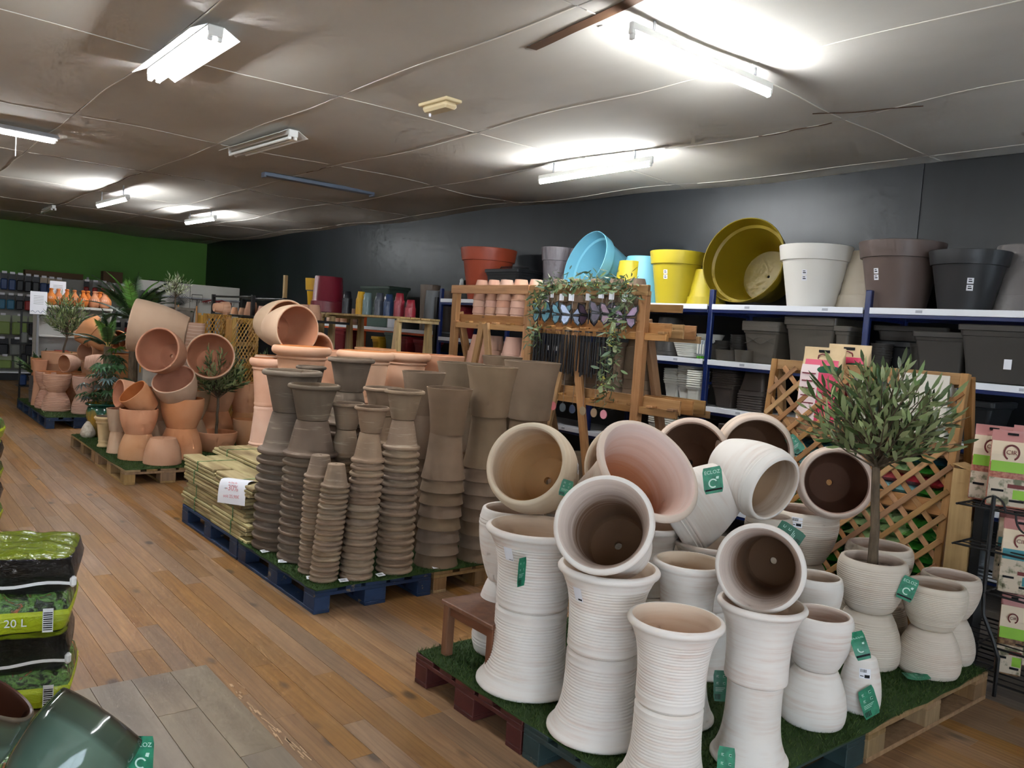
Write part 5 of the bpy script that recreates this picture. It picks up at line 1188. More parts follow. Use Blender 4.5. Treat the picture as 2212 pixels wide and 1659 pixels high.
yk = [(.06, 0), (.064, .003), (.1, .3), (.102, .303), (.118, .306), (.128, .47)]; mk('yellow_tall', yk, .006, [YELP, GREY_M], .128, .48, .01, 40); pot('yellow_tall', (5.22, 11.12, ZT), .128, .49, name='plastic_pot', label='tall golden-yellow collared pot on the left pine table', group='coloured pots on the pine tables')
for nm, mm in (('navy', spk('black_blue_plastic', (26, 30, 38))), ('gold', YELP), ('sage', spk('sage_plastic', (110, 132, 136))), ('slate', spk('slate_plastic', (66, 70, 82))), ('royal', spk('royal_blue_plastic', (28, 52, 90))), ('crimson', spk('crimson_plastic', (140, 32, 46)))): mk('cup_'+nm, [(.042, 0), (.044, .002), (.058, .09), (.064, .092), (.066, .11)], .003, [mm, mm], .066, .112, .005, 28)
for i, (nm, y, c) in enumerate((('navy', 9.96, 13), ('gold', 9.62, 13), ('sage', 9.4, 12), ('slate', 9.1, 12), ('royal', 8.87, 11), ('crimson', 8.62, 12), ('crimson', 8.36, 7))):
    for k in range(c): pot('cup_'+nm, (5.16+(.0 if i != 1 else .02), y, ZT+.0155*k), .066, .112, True, name='cup_pot', label=f'small {["black-blue", "yellow", "sage grey", "slate", "royal blue", "crimson", "crimson"][i]} cup pot, {["only", "only", "only", "only", "only", "taller", "shorter"][i]} stack of its colour, {ORD[k]} from bottom', group='nested cup pots on the pine table')
    if nm in ('gold', 'royal', 'crimson') and i != 6:
        b = B(); b.tube([(0, 0, 0), (.0015, 0, 0)], .022, 20); top = [o for o in bpy.data.objects if o.name.startswith('cup_pot')][-1]; s = b.obj('round_sticker', PAPER, top); s.location = (-.053, .0, .05)
# white shelf with orange beam behind the tables
e = empty('shelving_unit', (6.2, 9.4, 0), 0, 'orange and white steel shelving behind the pine tables', 'shelving')
for y in (0, 2.0, 4.0):
    for x in (.02, .62): box('upright', (x, y, 1.05), (.05, .06, 2.1), BLACK_M if y == 0 else ORANGE_M, e)
for a in (0, 2.0):
    for z in (.5, 1.07, 1.635):
        box('shelf_panel', (.31, a+1, z-.01), (.6, 1.94, .016), bpy.data.materials['shelf_board'], e, ch=0); box('shelf_front', (-.014, a+1, z-.024), (.01, 1.96, .048), WHITE_M, e); box('beam', (.0, a+1, z-.065), (.03, 1.95, .03), ORANGE_M, e)
GO = 'plastic pots on the orange shelving'
mk('tallcyl', [(.115, 0), (.12, .004), (.145, .54)], .006, [plastic('mid_grey_plastic', (104, 106, 108)), ANTH], .145, .545, .01, 44); mk('tallcyl_b', [(.12, 0), (.124, .004), (.147, .64)], .006, [plastic('taupe_plastic', (112, 96, 84)), ANTH], .147, .645, .01, 44)
pot('tallcyl', (6.3, 9.6, 1.637), .145, .555, True, name='plastic_pot', label='tall mid-grey cylinder pot on the orange shelving', group=GO); pot('tallcyl_b', (6.55, 10.1, 1.637), .148, .66, name='plastic_pot', label='tall brown cylinder pot behind the mid-grey one', group=GO); pot('tallcyl_b', (6.62, 9.75, 1.637), .14, .58, name='plastic_pot', label='dark brown cylinder pot right behind the mid-grey one', group=GO)
rect_planter('long dark green window box on the orange shelving', (6.55, 11.4, 1.637+.3), .85, .36, .33, plastic('dark_green_plastic', (52, 66, 58)), group=GO); rect_planter('grey crate under the dark green window box', (6.55, 11.4, 1.637), .8, .34, .298, GGR, group=GO)
for i, (y, c) in enumerate(((12.7, 4), (12.45, 4), (12.2, 4), (11.95, 4))):
    for k in range(c): pot('collar_buff', (6.3, y, 1.637+.05*k), .08, .11, True, name='flower_pot', label=f'small pale pot on the orange shelving, {ORD[i]} stack from left, {ORD[k]} from bottom', group=GO)
for i, (m_, y, w, h, lab) in enumerate(((REDP, 12.1, .34, .5, 'dark red square pot below, leftmost'), (YELP, 10.9, .2, .42, 'yellow square pot below the shelf'), (GGR, 10.52, .2, .5, 'grey-green square pot below the shelf'), (REDP, 10.15, .26, .46, 'dark red square pot below, middle'), (REDP, 9.68, .26, .43, 'dark red square pot below, rightmost'))):
    rect_planter(lab+', orange shelving', (6.3, y, 1.072), w, .3, h, m_, group=GO)
for i in range(5): box('box', (6.5, 9.75+.02*i, 1.072+.03*i+.0145), (.3, .24, .028), PAPER, None, label=f'flat white carton under the orange shelf, {ORD[i]} from the bottom', cat='carton', group='flat white cartons')
box('display_box', (6.22, 10.6, 1.637+.075), (.03, .16, .15), PAPER, None, label='white display card on the orange shelf edge', cat='sign')
# ------------------------------------------------------------------ trellis stand with bags
def lattice_lines(w, h, pitch, s):
    """clipped diagonals in a w x h rectangle, s=+1 or -1"""
    out = []; c = -h if s > 0 else 0
    k = int((w+h)/pitch)+2
    for i in range(k):
        a = -h + i*pitch + pitch*.3
        x0, x1 = max(0, a), min(w, a+h)
        if x1-x0 < .06: continue
        z0, z1 = x0-a, x1-a
        out.append(((x0, z0), (x1, z1)) if s > 0 else ((w-x0, z0), (w-x1, z1)))
    return out
ts = empty('trellis_stand', (4.93, 2.05, 0), 0, 'honey-coloured wooden trellis stand filled with potting bags', 'stand')
W_, H_ = 1.32, 1.64; lean = .17
def tp(y, z, x=0): return Vector((x+lean*z/H_, y, z))
for y in (.0225, W_-.0225): beam('front_post', tp(y, .0), tp(y, H_), .045, .045, HONEY, ts, up=(0, 1, 0)); beam('back_post', (.56, y, 0), (lean+.06, y, H_-.02), .045, .045, HONEY, ts, up=(0, 1, 0))
for z, hh in ((H_-.035, .07), (1.2, .1), (.84, .09), (.16, .07)): beam('front_rail', tp(0.04, z), tp(W_-.04, z), hh, .022, HONEY, ts, up=(1, 0, 0))
for z in (1.58, 1.12, .7, .1): beam('back_rail', (.56-(.33)*z/H_, .04, z), (.56-.33*z/H_, W_-.04, z), .06, .022, HONEY, ts, up=(1, 0, 0))
for z in (1.13, .78, .09): box('shelf', (.28+.05*z, W_/2, z), (.42-.16*z, W_-.1, .02), HONEY, ts)
for s, dx in ((-1, -.026), (1, -.014)):
    for (y0, z0), (y1, z1) in lattice_lines(W_-.03, H_-.1, .145, s): beam('lattice_slat', tp(y0+.015, z0+.05, dx), tp(y1+.015, z1+.05, dx), .034, .01, HONEY, ts, up=(1, 0, 0))
def pillow_geo(L, w, h, seed=0, puff=1.0, nx=14, ny=8, eu=5, et=3.2):
    """plump bag lying flat: L along y, w along x, height h"""
    rr = random.Random(seed); v = []; f = []; ph = [rr.uniform(0, 6) for _ in range(6)]
    for side in (0, 1):
        for i in range(nx+1):
            for j in range(ny+1):
                u, t = i/nx*2-1, j/ny*2-1
                k = (1-abs(u)**eu)**.5*(1-abs(t)**et)**.5; wr = .05*math.sin(9*u+ph[0]+3*t)+.04*math.sin(14*t+ph[1]-5*u)+.03*math.sin(21*u+ph[2])
                z = h/2 + (h/2*k*(1+wr*.9))*(1 if side else -1); v.append((t*w/2*(1-.03*u*u), u*L/2*(1-.02*t*t), z))
    n_ = (nx+1)*(ny+1)
    for i in range(nx):
        for j in range(ny):
            a = i*(ny+1)+j; q_ = (a, a+ny+1, a+ny+2, a+1); f.append(tuple(n_+x for x in q_[::1])); f.append(q_[::-1])
    return v, f
def bagmat(name, ca, cb, axis='Y', edge=.0, gloss=.22, c3=None, ns=7, thr=.6):
    n = N(name); tc = n('ShaderNodeTexCoord').outputs['Object']; s = n('ShaderNodeSeparateXYZ', Vector=tc).outputs[axis]
    w = n.noise(n.coords('Object', (1, 1, 1), 1.0), ns, 3); f = n('ShaderNodeMapRange', Value=n.math('ADD', s, n.math('MULTIPLY', n.math('SUBTRACT', w, .5), .06)), i1=edge-.004, i2=edge+.004)
    c = n.mix(f, ca, cb)
    if c3: c = n.mix(n('ShaderNodeMapRange', Value=w, i1=thr, i2=thr+.02), c, c3)
    n.bump(n.noise(n.coords('Object', (1, 3, 1), 1.0), 14, 4, .6, 1.2), .5, .012)
    return n.out(c, gloss, .6)
AQUA = bagmat('aqua_bag', lin(70, 150, 54), lin(140, 196, 196), 'Y', -.12, c3=lin(196, 220, 214), thr=.66); GREENB = bagmat('green_bag', lin(50, 118, 40), lin(150, 178, 120), 'Y', -.12, c3=lin(96, 150, 70), thr=.64); TEALB = bagmat('dark_teal_bag', lin(24, 66, 74), lin(20, 50, 60), 'Y', 0); REDB = bagmat('red_bag', lin(176, 46, 60), lin(196, 80, 86), 'Y', 0)
_pl = {}
def pillow(name, label, loc, L, w, h, mat, seed, group, rz=0.0, cat='bag', parts=None):
    k = (round(L, 2), round(w, 2), round(h, 2), mat.name, seed % 3)
    if k not in _pl: _pl[k] = mesh('bag', *pillow_geo(L, w, h, seed % 3), mat, sharp=80)
    return obj(name, _pl[k], None, loc, (0, 0, rz), label=label, cat=cat, group=group)
GB = 'potting bags in the trellis stand'
def onfront(o, w, h, s, size, mat, y=0.0, z=None): text('lettering', s, size, mat, o, (-w/2-.004, y, z if z else h*.5), (PI/2, 0, -PI/2), .0006)
z = .8
for i in range(5):
    for j, yc in enumerate((.95, .36)):
        mat = (AQUA if j == 0 else (AQUA if i < 2 else (REDB if i == 2 else GREENB)))
        if i == 4: mat = TEALB
        o = pillow('potting_bag', f'{"dark teal" if i == 4 else ("aqua and green" if mat is AQUA else ("red" if mat is REDB else "green"))} potting bag on the middle stand shelf, {"left" if j == 0 else "right"} pile, {ORD[i]} from bottom', (5.22, 2.05+yc, z), .56, .3, .068, mat, i+j, GB)
        if i in (1, 3) and j == 0: onfront(o, .3, .068, '6L', .04, WHP, -.2)
    z += .062
z = .11
for i in range(9):
    for j, yc in enumerate((.96, .37)): pillow('potting_bag', f'pale and deep green potting bag on the bottom stand shelf, {"left" if j == 0 else "right"} pile, {ORD[i]} from bottom', (5.18, 2.05+yc, z), .57, .32, .076, GREENB, i+2*j, GB)
    z += .069
# upright boxes and pots on the top shelf of the stand
def paper_bag(label, loc, w, d, h, body, band, group, rz=0.0, cat='bag', logo=None, lp='LINEAR', handle=True, top=None):
    """stand-up block bag, width along local x facing -y"""
    e = empty('product_bag', loc, rz, label, cat, group); k = 8; secs = []
    for t, sx, sy in ((0, 1, 1), (.03, 1.02, 1.06), (.4, 1.0, 1.05), (.7, .99, .9), (.86, .99, .45), (.93, 1.0, .12), (1.0, 1.0, .06)): secs.append((rrect(w/2*sx, max(.004, d/2*sy), min(.018, d/2*sy*.9)), h*t))
    obj('body', loft('bag_body', secs, [body, top or body], capt=True, mi=[0, 0, 0, 0, 1, 1]), e)
    PR = ((0, 1), (.03, 1.06), (.4, 1.05), (.7, .9), (.86, .45), (.93, .12), (1.0, .06)); cnt = [0]
    def yf(t):
        for (a, ya), (c_, yc) in zip(PR, PR[1:]):
            if a <= t <= c_: return -(d/2*(ya+(yc-ya)*(t-a)/(c_-a))+.0015+.0004*cnt[0])
    for (z0, z1, m, x0, x1) in band:
        cnt[0] += 1
        b = B(); ks = 8
        for i_ in range(ks):
            za, zb_ = z0+(z1-z0)*i_/ks, z0+(z1-z0)*(i_+1)/ks; b.add([(w*x0, yf(za), h*za), (w*x1, yf(za), h*za), (w*x1, yf(zb_), h*zb_), (w*x0, yf(zb_), h*zb_)], [(0, 1, 2, 3)])
        b.obj('print', m, e, smooth=False)
    if handle: box('hand_hole', (0, -.006-d*.03, h*.955), (w*.26, .004, h*.03), INK, e, ch=0)
    if logo:
        b = B(); kk = 22; vs = []; fs = []; R1, R2 = w*.2, w*.155; zc = h*.72; yy = -(d/2*.95+.006)
        for i in range(kk+1):
            a = -PI*.35+PI*1.7*i/kk; vs += [(R1*math.cos(a), yy+.045*d*0, zc+R1*1.15*math.sin(a)), (R2*math.cos(a), yy, zc+R2*1.15*math.sin(a))]
        for i in range(kk): fs.append((2*i, 2*i+1, 2*i+3, 2*i+2))
        b.add(vs, fs); b.obj('emblem', logo, e, smooth=False); text('lettering', 'CIR', w*.17, logo, e, (0, yy-.001, zc), (PI/2, 0, 0), .0004)
    return e
KRAFT = M('kraft_paper', lin(214, 190, 152), .7, .2, c2=lin(204, 178, 140), ns=8); PINKP = M('magenta_print', lin(206, 62, 98), .4); PALEP = M('pale_pink_print', lin(226, 206, 206), .5); DKG = M('dark_green_print', lin(30, 92, 62), .4); MAR = M('maroon_print', lin(120, 34, 52), .5)
for i, (y, x, dz) in enumerate(((2.98, 5.1, 0), (2.86, 5.2, .03))):
    e = paper_bag(['kraft and magenta fertiliser bag on the trellis stand, front one', 'kraft and magenta fertiliser bag on the trellis stand, rear one'][i], (x, y, 1.142+dz), .3, .1, .6, KRAFT, [(.1, .8, PALEP, -.46, -.02), (.1, .8, PINKP, -.02, .46), (.8, .86, PINKP, -.4, .4)], 'fertiliser bags', rz=-PI/2, logo=None)
    b = B(); kk = 20; pts = [(.09*math.cos(2*PI*k/kk)+.07, -.045, .45+.03*math.sin(2*PI*k/kk)) for k in range(kk)]; b.add(pts, [tuple(range(kk))]); b.obj('emblem', DKG, e, smooth=False)
    for k in range(5): box('text_line', (-.07, -.0555, .42-.05*k), (.1, .001, .008), MAR, e, ch=0)
    b = B(); b.tube([(-.035, -.02, .52), (-.03, -.022, .545), (0, -.024, .555), (.03, -.022, .545), (.035, -.02, .52)], .004, 5); b.obj('cord_handle', MAR, e)
sqw = lambda lab, x, y, z, n_, inv=True: [rect_planter(f'{lab}, {ORD[i]} from the bottom', (x, y, z+.02*i), .16, .16, .2, WHP, taper=.72, lip=.008, lh=.015, name='square_pot', group='white pots on the trellis stand', inv=inv) for i in range(n_)]
sqw('white square pot upturned on the stand beside the magenta bags', 5.16, 2.72, 1.142, 12); sqw('white square pot upturned in the middle of the stand', 5.16, 2.52, 1.142, 10); sqw('white square pot upturned at the right end of the stand', 5.16, 2.22, 1.142, 13); sqw('white square pot upturned, second from the right end of the stand', 5.18, 2.38, 1.142, 12)
box('wrap_panel', (5.03, 2.28, 1.42), (.006, .3, .4), M('frosted_plastic', lin(206, 200, 188), .3), None, label='frosted plastic sheet wrapped inside the right of the trellis stand', cat='plastic sheet')
# cardboard tube leaning beside the stand
CARD = M('cardboard', lin(182, 150, 104), .8, .2, c2=lin(166, 134, 90), ns=5, scale=(8, 8, .6))
e = empty('cardboard_box', (4.93, 1.93, 0), .0, 'tall open cardboard box standing right of the trellis stand', 'box')
for c, d in (((-.07, 0, .56), (.006, .12, 1.1)), ((.09, 0, .56), (.006, .12, 1.1)), ((.01, .06, .56), (.16, .006, 1.1)), ((.01, -.06, .42), (.16, .006, .82))): box('side', c, d, CARD, e, ch=.001)
box('flap', (.01, .02, 1.12), (.16, .1, .005), CARD, e, rot=(.25, 0, 0), ch=.001); box('side', (.01, 0, .01), (.16, .12, .006), CARD, e, ch=.001)
box('side', (-.005, -.095, .5), (.12, .05, .98), BLACK_M, e, ch=.002)
# ------------------------------------------------------------------ black wire rack with seed bags
wr_ = empty('wire_rack', (4.62, 1.11, 0), 0, 'black wire display rack at the right picture edge, holding food bags', 'rack')
def wire(name, pts, r=.006): b = B(); b.tube(pts, r, 7); return b.obj(name, BLACK_M, wr_)
for x in (0, .5):
    for y in (0, .57): wire('leg', [(x, y-.1, 0), (x, y-.1, .2), (x, y-.07, .28), (x, y-.01, .4), (x, y, .5), (x, y, 1.03)], .011)
for z in (.07, .25, .52, .74, .955):
    for x in (0, .5): wire('frame_wire', [(x, -.02, z), (x, .74, z)], .006)
    for y in (0, .57, .74): wire('frame_wire', [(-.02, y, z), (.52, y, z)], .006)
    for i in range(1, 6): wire('shelf_wire', [(.5*i/6, 0, z), (.5*i/6, .74, z)], .0035)
b = B(); b.tube([(-.0, .57-.06*math.cos(a), .955+.07*math.sin(a)) for a in [PI*i/10 for i in range(11)]], .005, 6); b.obj('wire_loop', BLACK_M, wr_)
b = B(); b.tube([(-.0, .4-.0+.06*math.cos(a), .955-.09*math.sin(a)) for a in [PI*i/10 for i in range(11)]], .005, 6); b.obj('wire_loop', BLACK_M, wr_)
CREAMB = M('cream_bag_print', lin(226, 206, 178), .4, .4); LIME = M('lime_print', lin(142, 194, 60), .4); REDM = M('dried_berry_print', lin(150, 76, 62), .4, c2=lin(196, 132, 110), ns=60); PHOT = M('garden_photo_print', lin(206, 190, 168), .4, c2=lin(112, 112, 84), ns=20, lo=.5, hi=.62); TEALP = M('teal_print', lin(64, 140, 150), .4); MARG = M('maroon_emblem', lin(110, 34, 34), .4); BRN = M('brown_grain_print', lin(92, 62, 44), .4, c2=lin(150, 116, 80), ns=50); PINKT = M('maroon_pink_foil', lin(190, 130, 126), .3)
def food(label, loc, rz, colr, body, h=.42, w=.17): return paper_bag(label, loc, w, .09, h, body, [(.02, .38, PHOT, -.48, .48), (.58, .86, CREAMB, -.48, .48), (.46, .6, colr, -.46, .48), (.12, .24, colr, .12, .46), (.26, .31, MARG, -.02, .46), (.08, .11, INK, .05, .4), (.2, .23, INK, -.4, -.1)], 'seed and food bags on the wire rack', rz, logo=MARG, top=PINKT, handle=True)
FR = -1.2
food('red and lime bag on top of the wire rack, left one', (4.86, 1.80, .965), FR-.1, LIME, REDM, .41, .18); food('red and lime bag on top of the wire rack, front one', (4.76, 1.67, .965), FR, LIME, REDM, .40, .19); food('red and lime bag on top of the wire rack, rear one', (5.0, 1.66, .965), FR, LIME, REDM, .42, .18); food('red and lime bag on top of the wire rack, right edge', (4.92, 1.47, .965), FR, LIME, REDM, .36, .18)
food('grey and teal bag on the middle wire shelf, front one', (4.76, 1.58, .53), FR, TEALP, PHOT, .38, .17); food('grey and teal bag on the middle wire shelf, rear one', (4.98, 1.68, .53), FR, TEALP, PHOT, .4, .18)
food('brown and lime bag on the lower wire shelf, front one', (4.82, 1.6, .08), FR, LIME, BRN, .42, .12); food('brown and lime bag on the lower wire shelf, rear one', (5.04, 1.6, .08), FR, LIME, BRN, .4, .12)
for i, (c, y, z) in enumerate((((200, 66, 50), 1.33, .62), ((206, 58, 44), 1.36, .54), ((214, 186, 60), 1.36, .44), ((60, 110, 170), 1.38, .36), ((110, 76, 150), 1.38, .29))):
    e = empty('garden_spinner', (5.3, y, z), 0, ['red curled garden spinner, upper, by the wire rack', 'red curled garden spinner, lower, by the wire rack', 'yellow curled garden spinner by the wire rack', 'blue curled garden spinner by the wire rack', 'purple curled garden spinner by the wire rack'][i], 'spinner', 'curled garden spinners'); m = M('spinner_%d' % i, lin(*c), .35); b = B()
    pts = [(0, .05*math.cos(a)*(1-a/9), .05*math.sin(a)*(1-a/9)) for a in [i_*.5 for i_ in range(10)]]; b.tube(pts, [.004+.008*math.sin(PI*i_/9) for i_ in range(10)], 6); b.obj('curl', m, e); b = B(); b.tube([(0, .05, 0), (.0, .05, -z)], .003, 5); b.obj('stick', BLACK_M, e)
# ------------------------------------------------------------------ small olive trees, palms and leafy plants
olive('small artificial olive tree in the low terracotta bowl', (3.2, 9.1, GZ+.16), .42, .016, .31, .62, 64, 18, .1, 21, lean=(.0, .0), lw=.19)
obj('soil_disc', bpy.data.objects['soil_disc'].data, None, (3.2, 9.1, GZ+.15), sc=(1.45, 1.45, 1), label='grey filler around the trunk inside the low terracotta bowl', cat='filler')
olive('artificial olive tree in the large collared planter of the farthest group', (2.5, 13.85, .85), .3, .016, .33, .68, 52, 15, .09, 22, lean=(.05, .0), lw=.2)
obj('soil_disc', bpy.data.objects['soil_disc'].data, None, (2.5, 13.85, .845), sc=(1.75, 1.75, 1), label='grey filler inside the collared planter of the farthest group', cat='filler')
PALEO = leafmat('pale_olive_leaf', lin(128, 146, 100), lin(196, 206, 168))
olive('pale slim olive tree in front of the green wall, right of the palm', (3.26, 11.0, 1.62), .22, .011, .19, .32, 30, 10, .06, 23, mat=PALEO)
olive('lone olive sprig between the trellis planters and the pale pot', (3.95, 9.7, .87), .1, .008, .12, .3, 14, 8, .07, 24)
PALM = [leafmat('palm_leaf_dark', lin(40, 62, 34), lin(58, 84, 44)), leafmat('palm_leaf_bright', lin(86, 132, 50), lin(104, 150, 64))]
def frond_geo(L, w, nl, droop, narrow=.9):
    v = []; f = []; P = lambda t: Vector((0, L*t*(1-.12*droop*t), L*(.55*t-droop*t*t)))
    b = B(); b.tube([P(i/6) for i in range(7)], [.006*(1-.8*i/6) for i in range(7)], 4, cap=False)
    for i in range(nl):
        t = .12+.88*i/(nl-1); p = P(t); ww = w*math.sin(PI*min(1, .12+t*.95))**.6
        for s in (-1, 1):
            tip_ = p + Vector((s*ww, L*.10, -.015)); q1 = p+Vector((0, L/nl*narrow, .004)); b.add([p, tip_, q1, (p+tip_)*.5+Vector((0, L/nl*narrow*.6, .006))], [(0, 1, 3), (0, 3, 2)] if s > 0 else [(1, 0, 3), (3, 0, 2)])
    return b
def palm(label, loc, h, nf, L, seed, bright=(0, 3)):
    e = empty('sago_palm', loc, 0, label, 'palm', 'artificial palms behind the terracotta pots'); rr = random.Random(seed); b = B(); b.tube([(0, 0, 0), (.01, 0, h*.5), (0, 0, h)], [.05, .06, .05], 10); b.obj('trunk', TRUNK, e)
    for i in range(nf):
        g = frond_geo(L*rr.uniform(.85, 1.1), L*.16, 30, rr.uniform(.3, .62)); m = PALM[1] if i in bright else PALM[0]; el = rr.uniform(-.1, .9) if i > 4 else rr.uniform(.75, 1.25)
        g.obj('frond', m, e, (0, 0, h), (el, 0, i*2.4+rr.uniform(-.2, .2)))
    b = B(); [b.tube([(rr.uniform(-.03, .03), rr.uniform(-.03, .03), h), (rr.uniform(-.06, .06), rr.uniform(-.06, .06), h+rr.uniform(.2, .3))], [.006, .002], 4) for _ in range(9)]; b.obj('young_shoots', M('straw_shoot_'+str(seed), lin(190, 160, 90), .7), e)
palm('large artificial sago palm behind the huge pale pot', (2.9, 11.5, .0), 1.5, 26, .7, 31, (0, 1, 2, 3)); palm('smaller artificial sago palm left of the large one', (2.62, 11.6, .0), 1.15, 16, .5, 32, (1, 4))
ARA = [leafmat('aralia_green', lin(44, 84, 44), lin(80, 110, 74)), leafmat('aralia_bright', lin(110, 176, 44), lin(120, 170, 70)), leafmat('aralia_silver', lin(120, 146, 146), lin(150, 170, 170))]
def palmate(R, lobes, mat_i):
    b = B()
    for k in range(lobes):
        a = -PI*.62+PI*1.24*k/(lobes-1); d = Vector((math.sin(a), math.cos(a), 0)); s = Vector((d.y, -d.x, 0)); L = R*(1-.25*abs(a)/2); w = R*.1
        b.add([(0, 0, 0), d*L*.45+s*w+Vector((0, 0, .01)), d*L+Vector((0, 0, -.03)), d*L*.45-s*w+Vector((0, 0, .01))], [(0, 1, 2, 3)])
    return b.mesh('palmate_leaf', ARA[mat_i], smooth=False)
pm = [palmate(.15, 9, 0), palmate(.17, 11, 1), palmate(.14, 8, 2)]
e = empty('aralia_plant', (2.36, 10.4, .47), 0, 'leafy dark green plant with fan leaves in the green glazed jar', 'plant'); q = random.Random(8)
for i in range(42):
    a = q.uniform(0, 2*PI); z = q.uniform(.08, .62); r = q.uniform(.08, .30)*(1.15-z*.9); p = Vector((r*math.cos(a), r*math.sin(a), z)); mi = 1 if i == 0 else q.choice((0, 0, 0, 2))
    if i == 0: p = Vector((.05, -.1, .72))
    b = B(); b.tube([(0, 0, z*.3), (p.x*.6, p.y*.6, z*.85), p], .003, 4); b.obj('leaf_stalk', TRUNK if mi == 2 else ARA[0], e); obj('fan_leaf', pm[mi], e, p, (q.uniform(-.7, -.1), q.uniform(-.3, .3), a-PI/2))
FERN = [leafmat('fern_light', lin(96, 138, 70), lin(130, 160, 100)), leafmat('fern_dark', lin(44, 76, 42), lin(70, 100, 60))]
for lab, loc, s, sd in (('light green fern behind the lying embossed vase', (2.75, 14.0, .6), .42, 41), ('dark fern behind the left olive planter', (2.3, 14.35, .5), .36, 42)):
    e = empty('fern', loc, 0, lab, 'fern', 'artificial ferns of the farthest group'); q = random.Random(sd); pot('bowl_terra', (loc[0], loc[1], .155), .15, loc[2]-.155+.02, label='terracotta pot holding the '+lab.split(' behind')[0], group=GF)
    for i in range(26): frond_geo(s*q.uniform(.8, 1.2), s*.22, 12, q.uniform(.1, .6), 1.3).obj('fern_frond', FERN[(i+sd) % 2 if i % 3 else sd-41], e, (0, 0, 0), (q.uniform(.1, 1.2), 0, q.uniform(0, 6.28)))

# ------------------------------------------------------------------ lattice planters, zinc trough and black shelf with small pots
TAN = wood('tan_lattice_wood', lin(196, 154, 88), lin(176, 132, 70), lin(150, 110, 58), grain=(40, 40, 3), knots=False)
def latt(label, loc, w, h):
    e = empty('trellis_planter', loc, 0, label, 'trellis planter', 'tan lattice planters')
    for x in (.02, w-.02): beam('post', (x, 0, 0), (x, 0, h), .04, .04, TAN, e); beam('post', (x, .22, 0), (x, .22, h), .04, .04, TAN, e)
    for z in (h-.03, h-.33, h-.6, .1): box('rail', (w/2, .012, z), (w-.03, .02, .06), TAN, e)
    for x in (.0, w): box('side_panel', (x, .11, h/2), (.012, .2, h-.05), TAN, e)
    for s, yy in ((1, -.022), (-1, -.012)):
        a = -.55*h
        while a < w:
            x0, x1 = max(0.0, a), min(w, a+.55*h)
            if x1-x0 > .05: P = ((x0, yy, (x0-a)/.55), (x1, yy, (x1-a)/.55)) if s > 0 else ((w-x0, yy, (x0-a)/.55), (w-x1, yy, (x1-a)/.55)); beam('lattice_slat', *P, .014, .008, TAN, e, up=(0, 1, 0))
            a += .044*(1 if s > 0 else 1.0)
latt('tan lattice planter behind the scratched clay pot, left one', (3.56, 10.8, 0), .36, 1.665); latt('tan lattice planter left of the lying pale pot, right one', (3.76, 10.3, 0), .34, 1.64)
for i, (k, x, y, z, R, H, ax, lb) in enumerate((('collar_buff', 3.72, 10.9, 1.73, .085, .2, (1, 0, .02), 'pale pot lying on the left lattice planter'), ('collar_buff', 3.87, 10.88, 1.667, .045, .09, None, 'small pale pot standing on the left lattice planter'))): pot(k, (x, y, z+.02 if ax else z), R, H, axis=ax, name='flower_pot', label=lb, group='small pots on display')
ZINC = M('weathered_zinc', lin(130, 124, 114), .6, .4, c2=lin(112, 106, 98), ns=12)
box('plinth', (3.28, 11.25, .76), (.56, .26, 1.52), M('plinth_white', lin(190, 182, 170), .7), None, label='pale display plinth hidden behind the huge pale pot', cat='plinth')
for i, x in enumerate((3.14, 3.42)): rect_planter(['weathered zinc trough on the plinth, left of the slim olive', 'weathered zinc trough on the plinth, right of the slim olive'][i], (x, 11.2, 1.522), .2, .26, .2, ZINC, taper=.9, lip=.006, lh=.02, group='zinc troughs')
pot('collar_buff', (3.27, 11.0, GZ), .09, 1.47, True, name='pedestal_pot', label='slender pale pedestal pot under the slim olive tree', group='small pots on display')
e = empty('black_shelf', (4.36, 10.9, 0), 0, 'black metal shelf frame carrying small terracotta flower pots', 'shelf')
for y in (0.3, 1.9):
    for x in (0, .46): box('post', (x, y, .98), (.05, .05, 1.96), BLACK_M, e)
for x in (0, .46): box('top_bar', (x, 1.1, 1.93), (.03, 1.6, .03), BLACK_M, e)
box('deck', (.23, .1, 1.66), (.56, 3.4, .03), BLACK_M, e); 
for z in (.3, 1.0): box('deck', (.23, 1.1, z), (.5, 1.65, .03), BLACK_M, e)
q = random.Random(77)
sp = [(4.55, 9.5, .1, 'b'), (4.6, 9.85, .1, 'p'), (4.5, 10.05, .085, 'b'), (4.75, 9.75, .075, 'p'), (4.95, 10.15, .085, 'b'), (4.45, 10.5, .06, 't'), (4.48, 10.75, .05, 'p'), (4.75, 10.6, .08, 't'), (4.85, 10.95, .07, 't'), (4.5, 11.05, .075, 'p'), (4.95, 11.25, .06, 't'), (4.45, 11.35, .1, 't'), (4.7, 11.45, .055, 'p'), (4.9, 11.7, .06, 't'), (4.5, 11.8, .055, 't'), (4.8, 12.05, .06, 't'), (4.55, 12.2, .055, 't'), (4.95, 12.3, .05, 'p')]
for i, (x, y, R, c) in enumerate(sp): pot({'b': 'collar_buff', 'p': 'collar_pink', 't': 'collar_terra'}[c], (4.4+(x-4.45)*.75, y, 1.676), R, R*1.9, True, name='flower_pot', label=f'small {dict(b="pale", p="pinkish", t="orange")[c]} flower pot upturned on the black shelf, {ORD[i]} counted from the right', group='small flower pots on the black shelf')

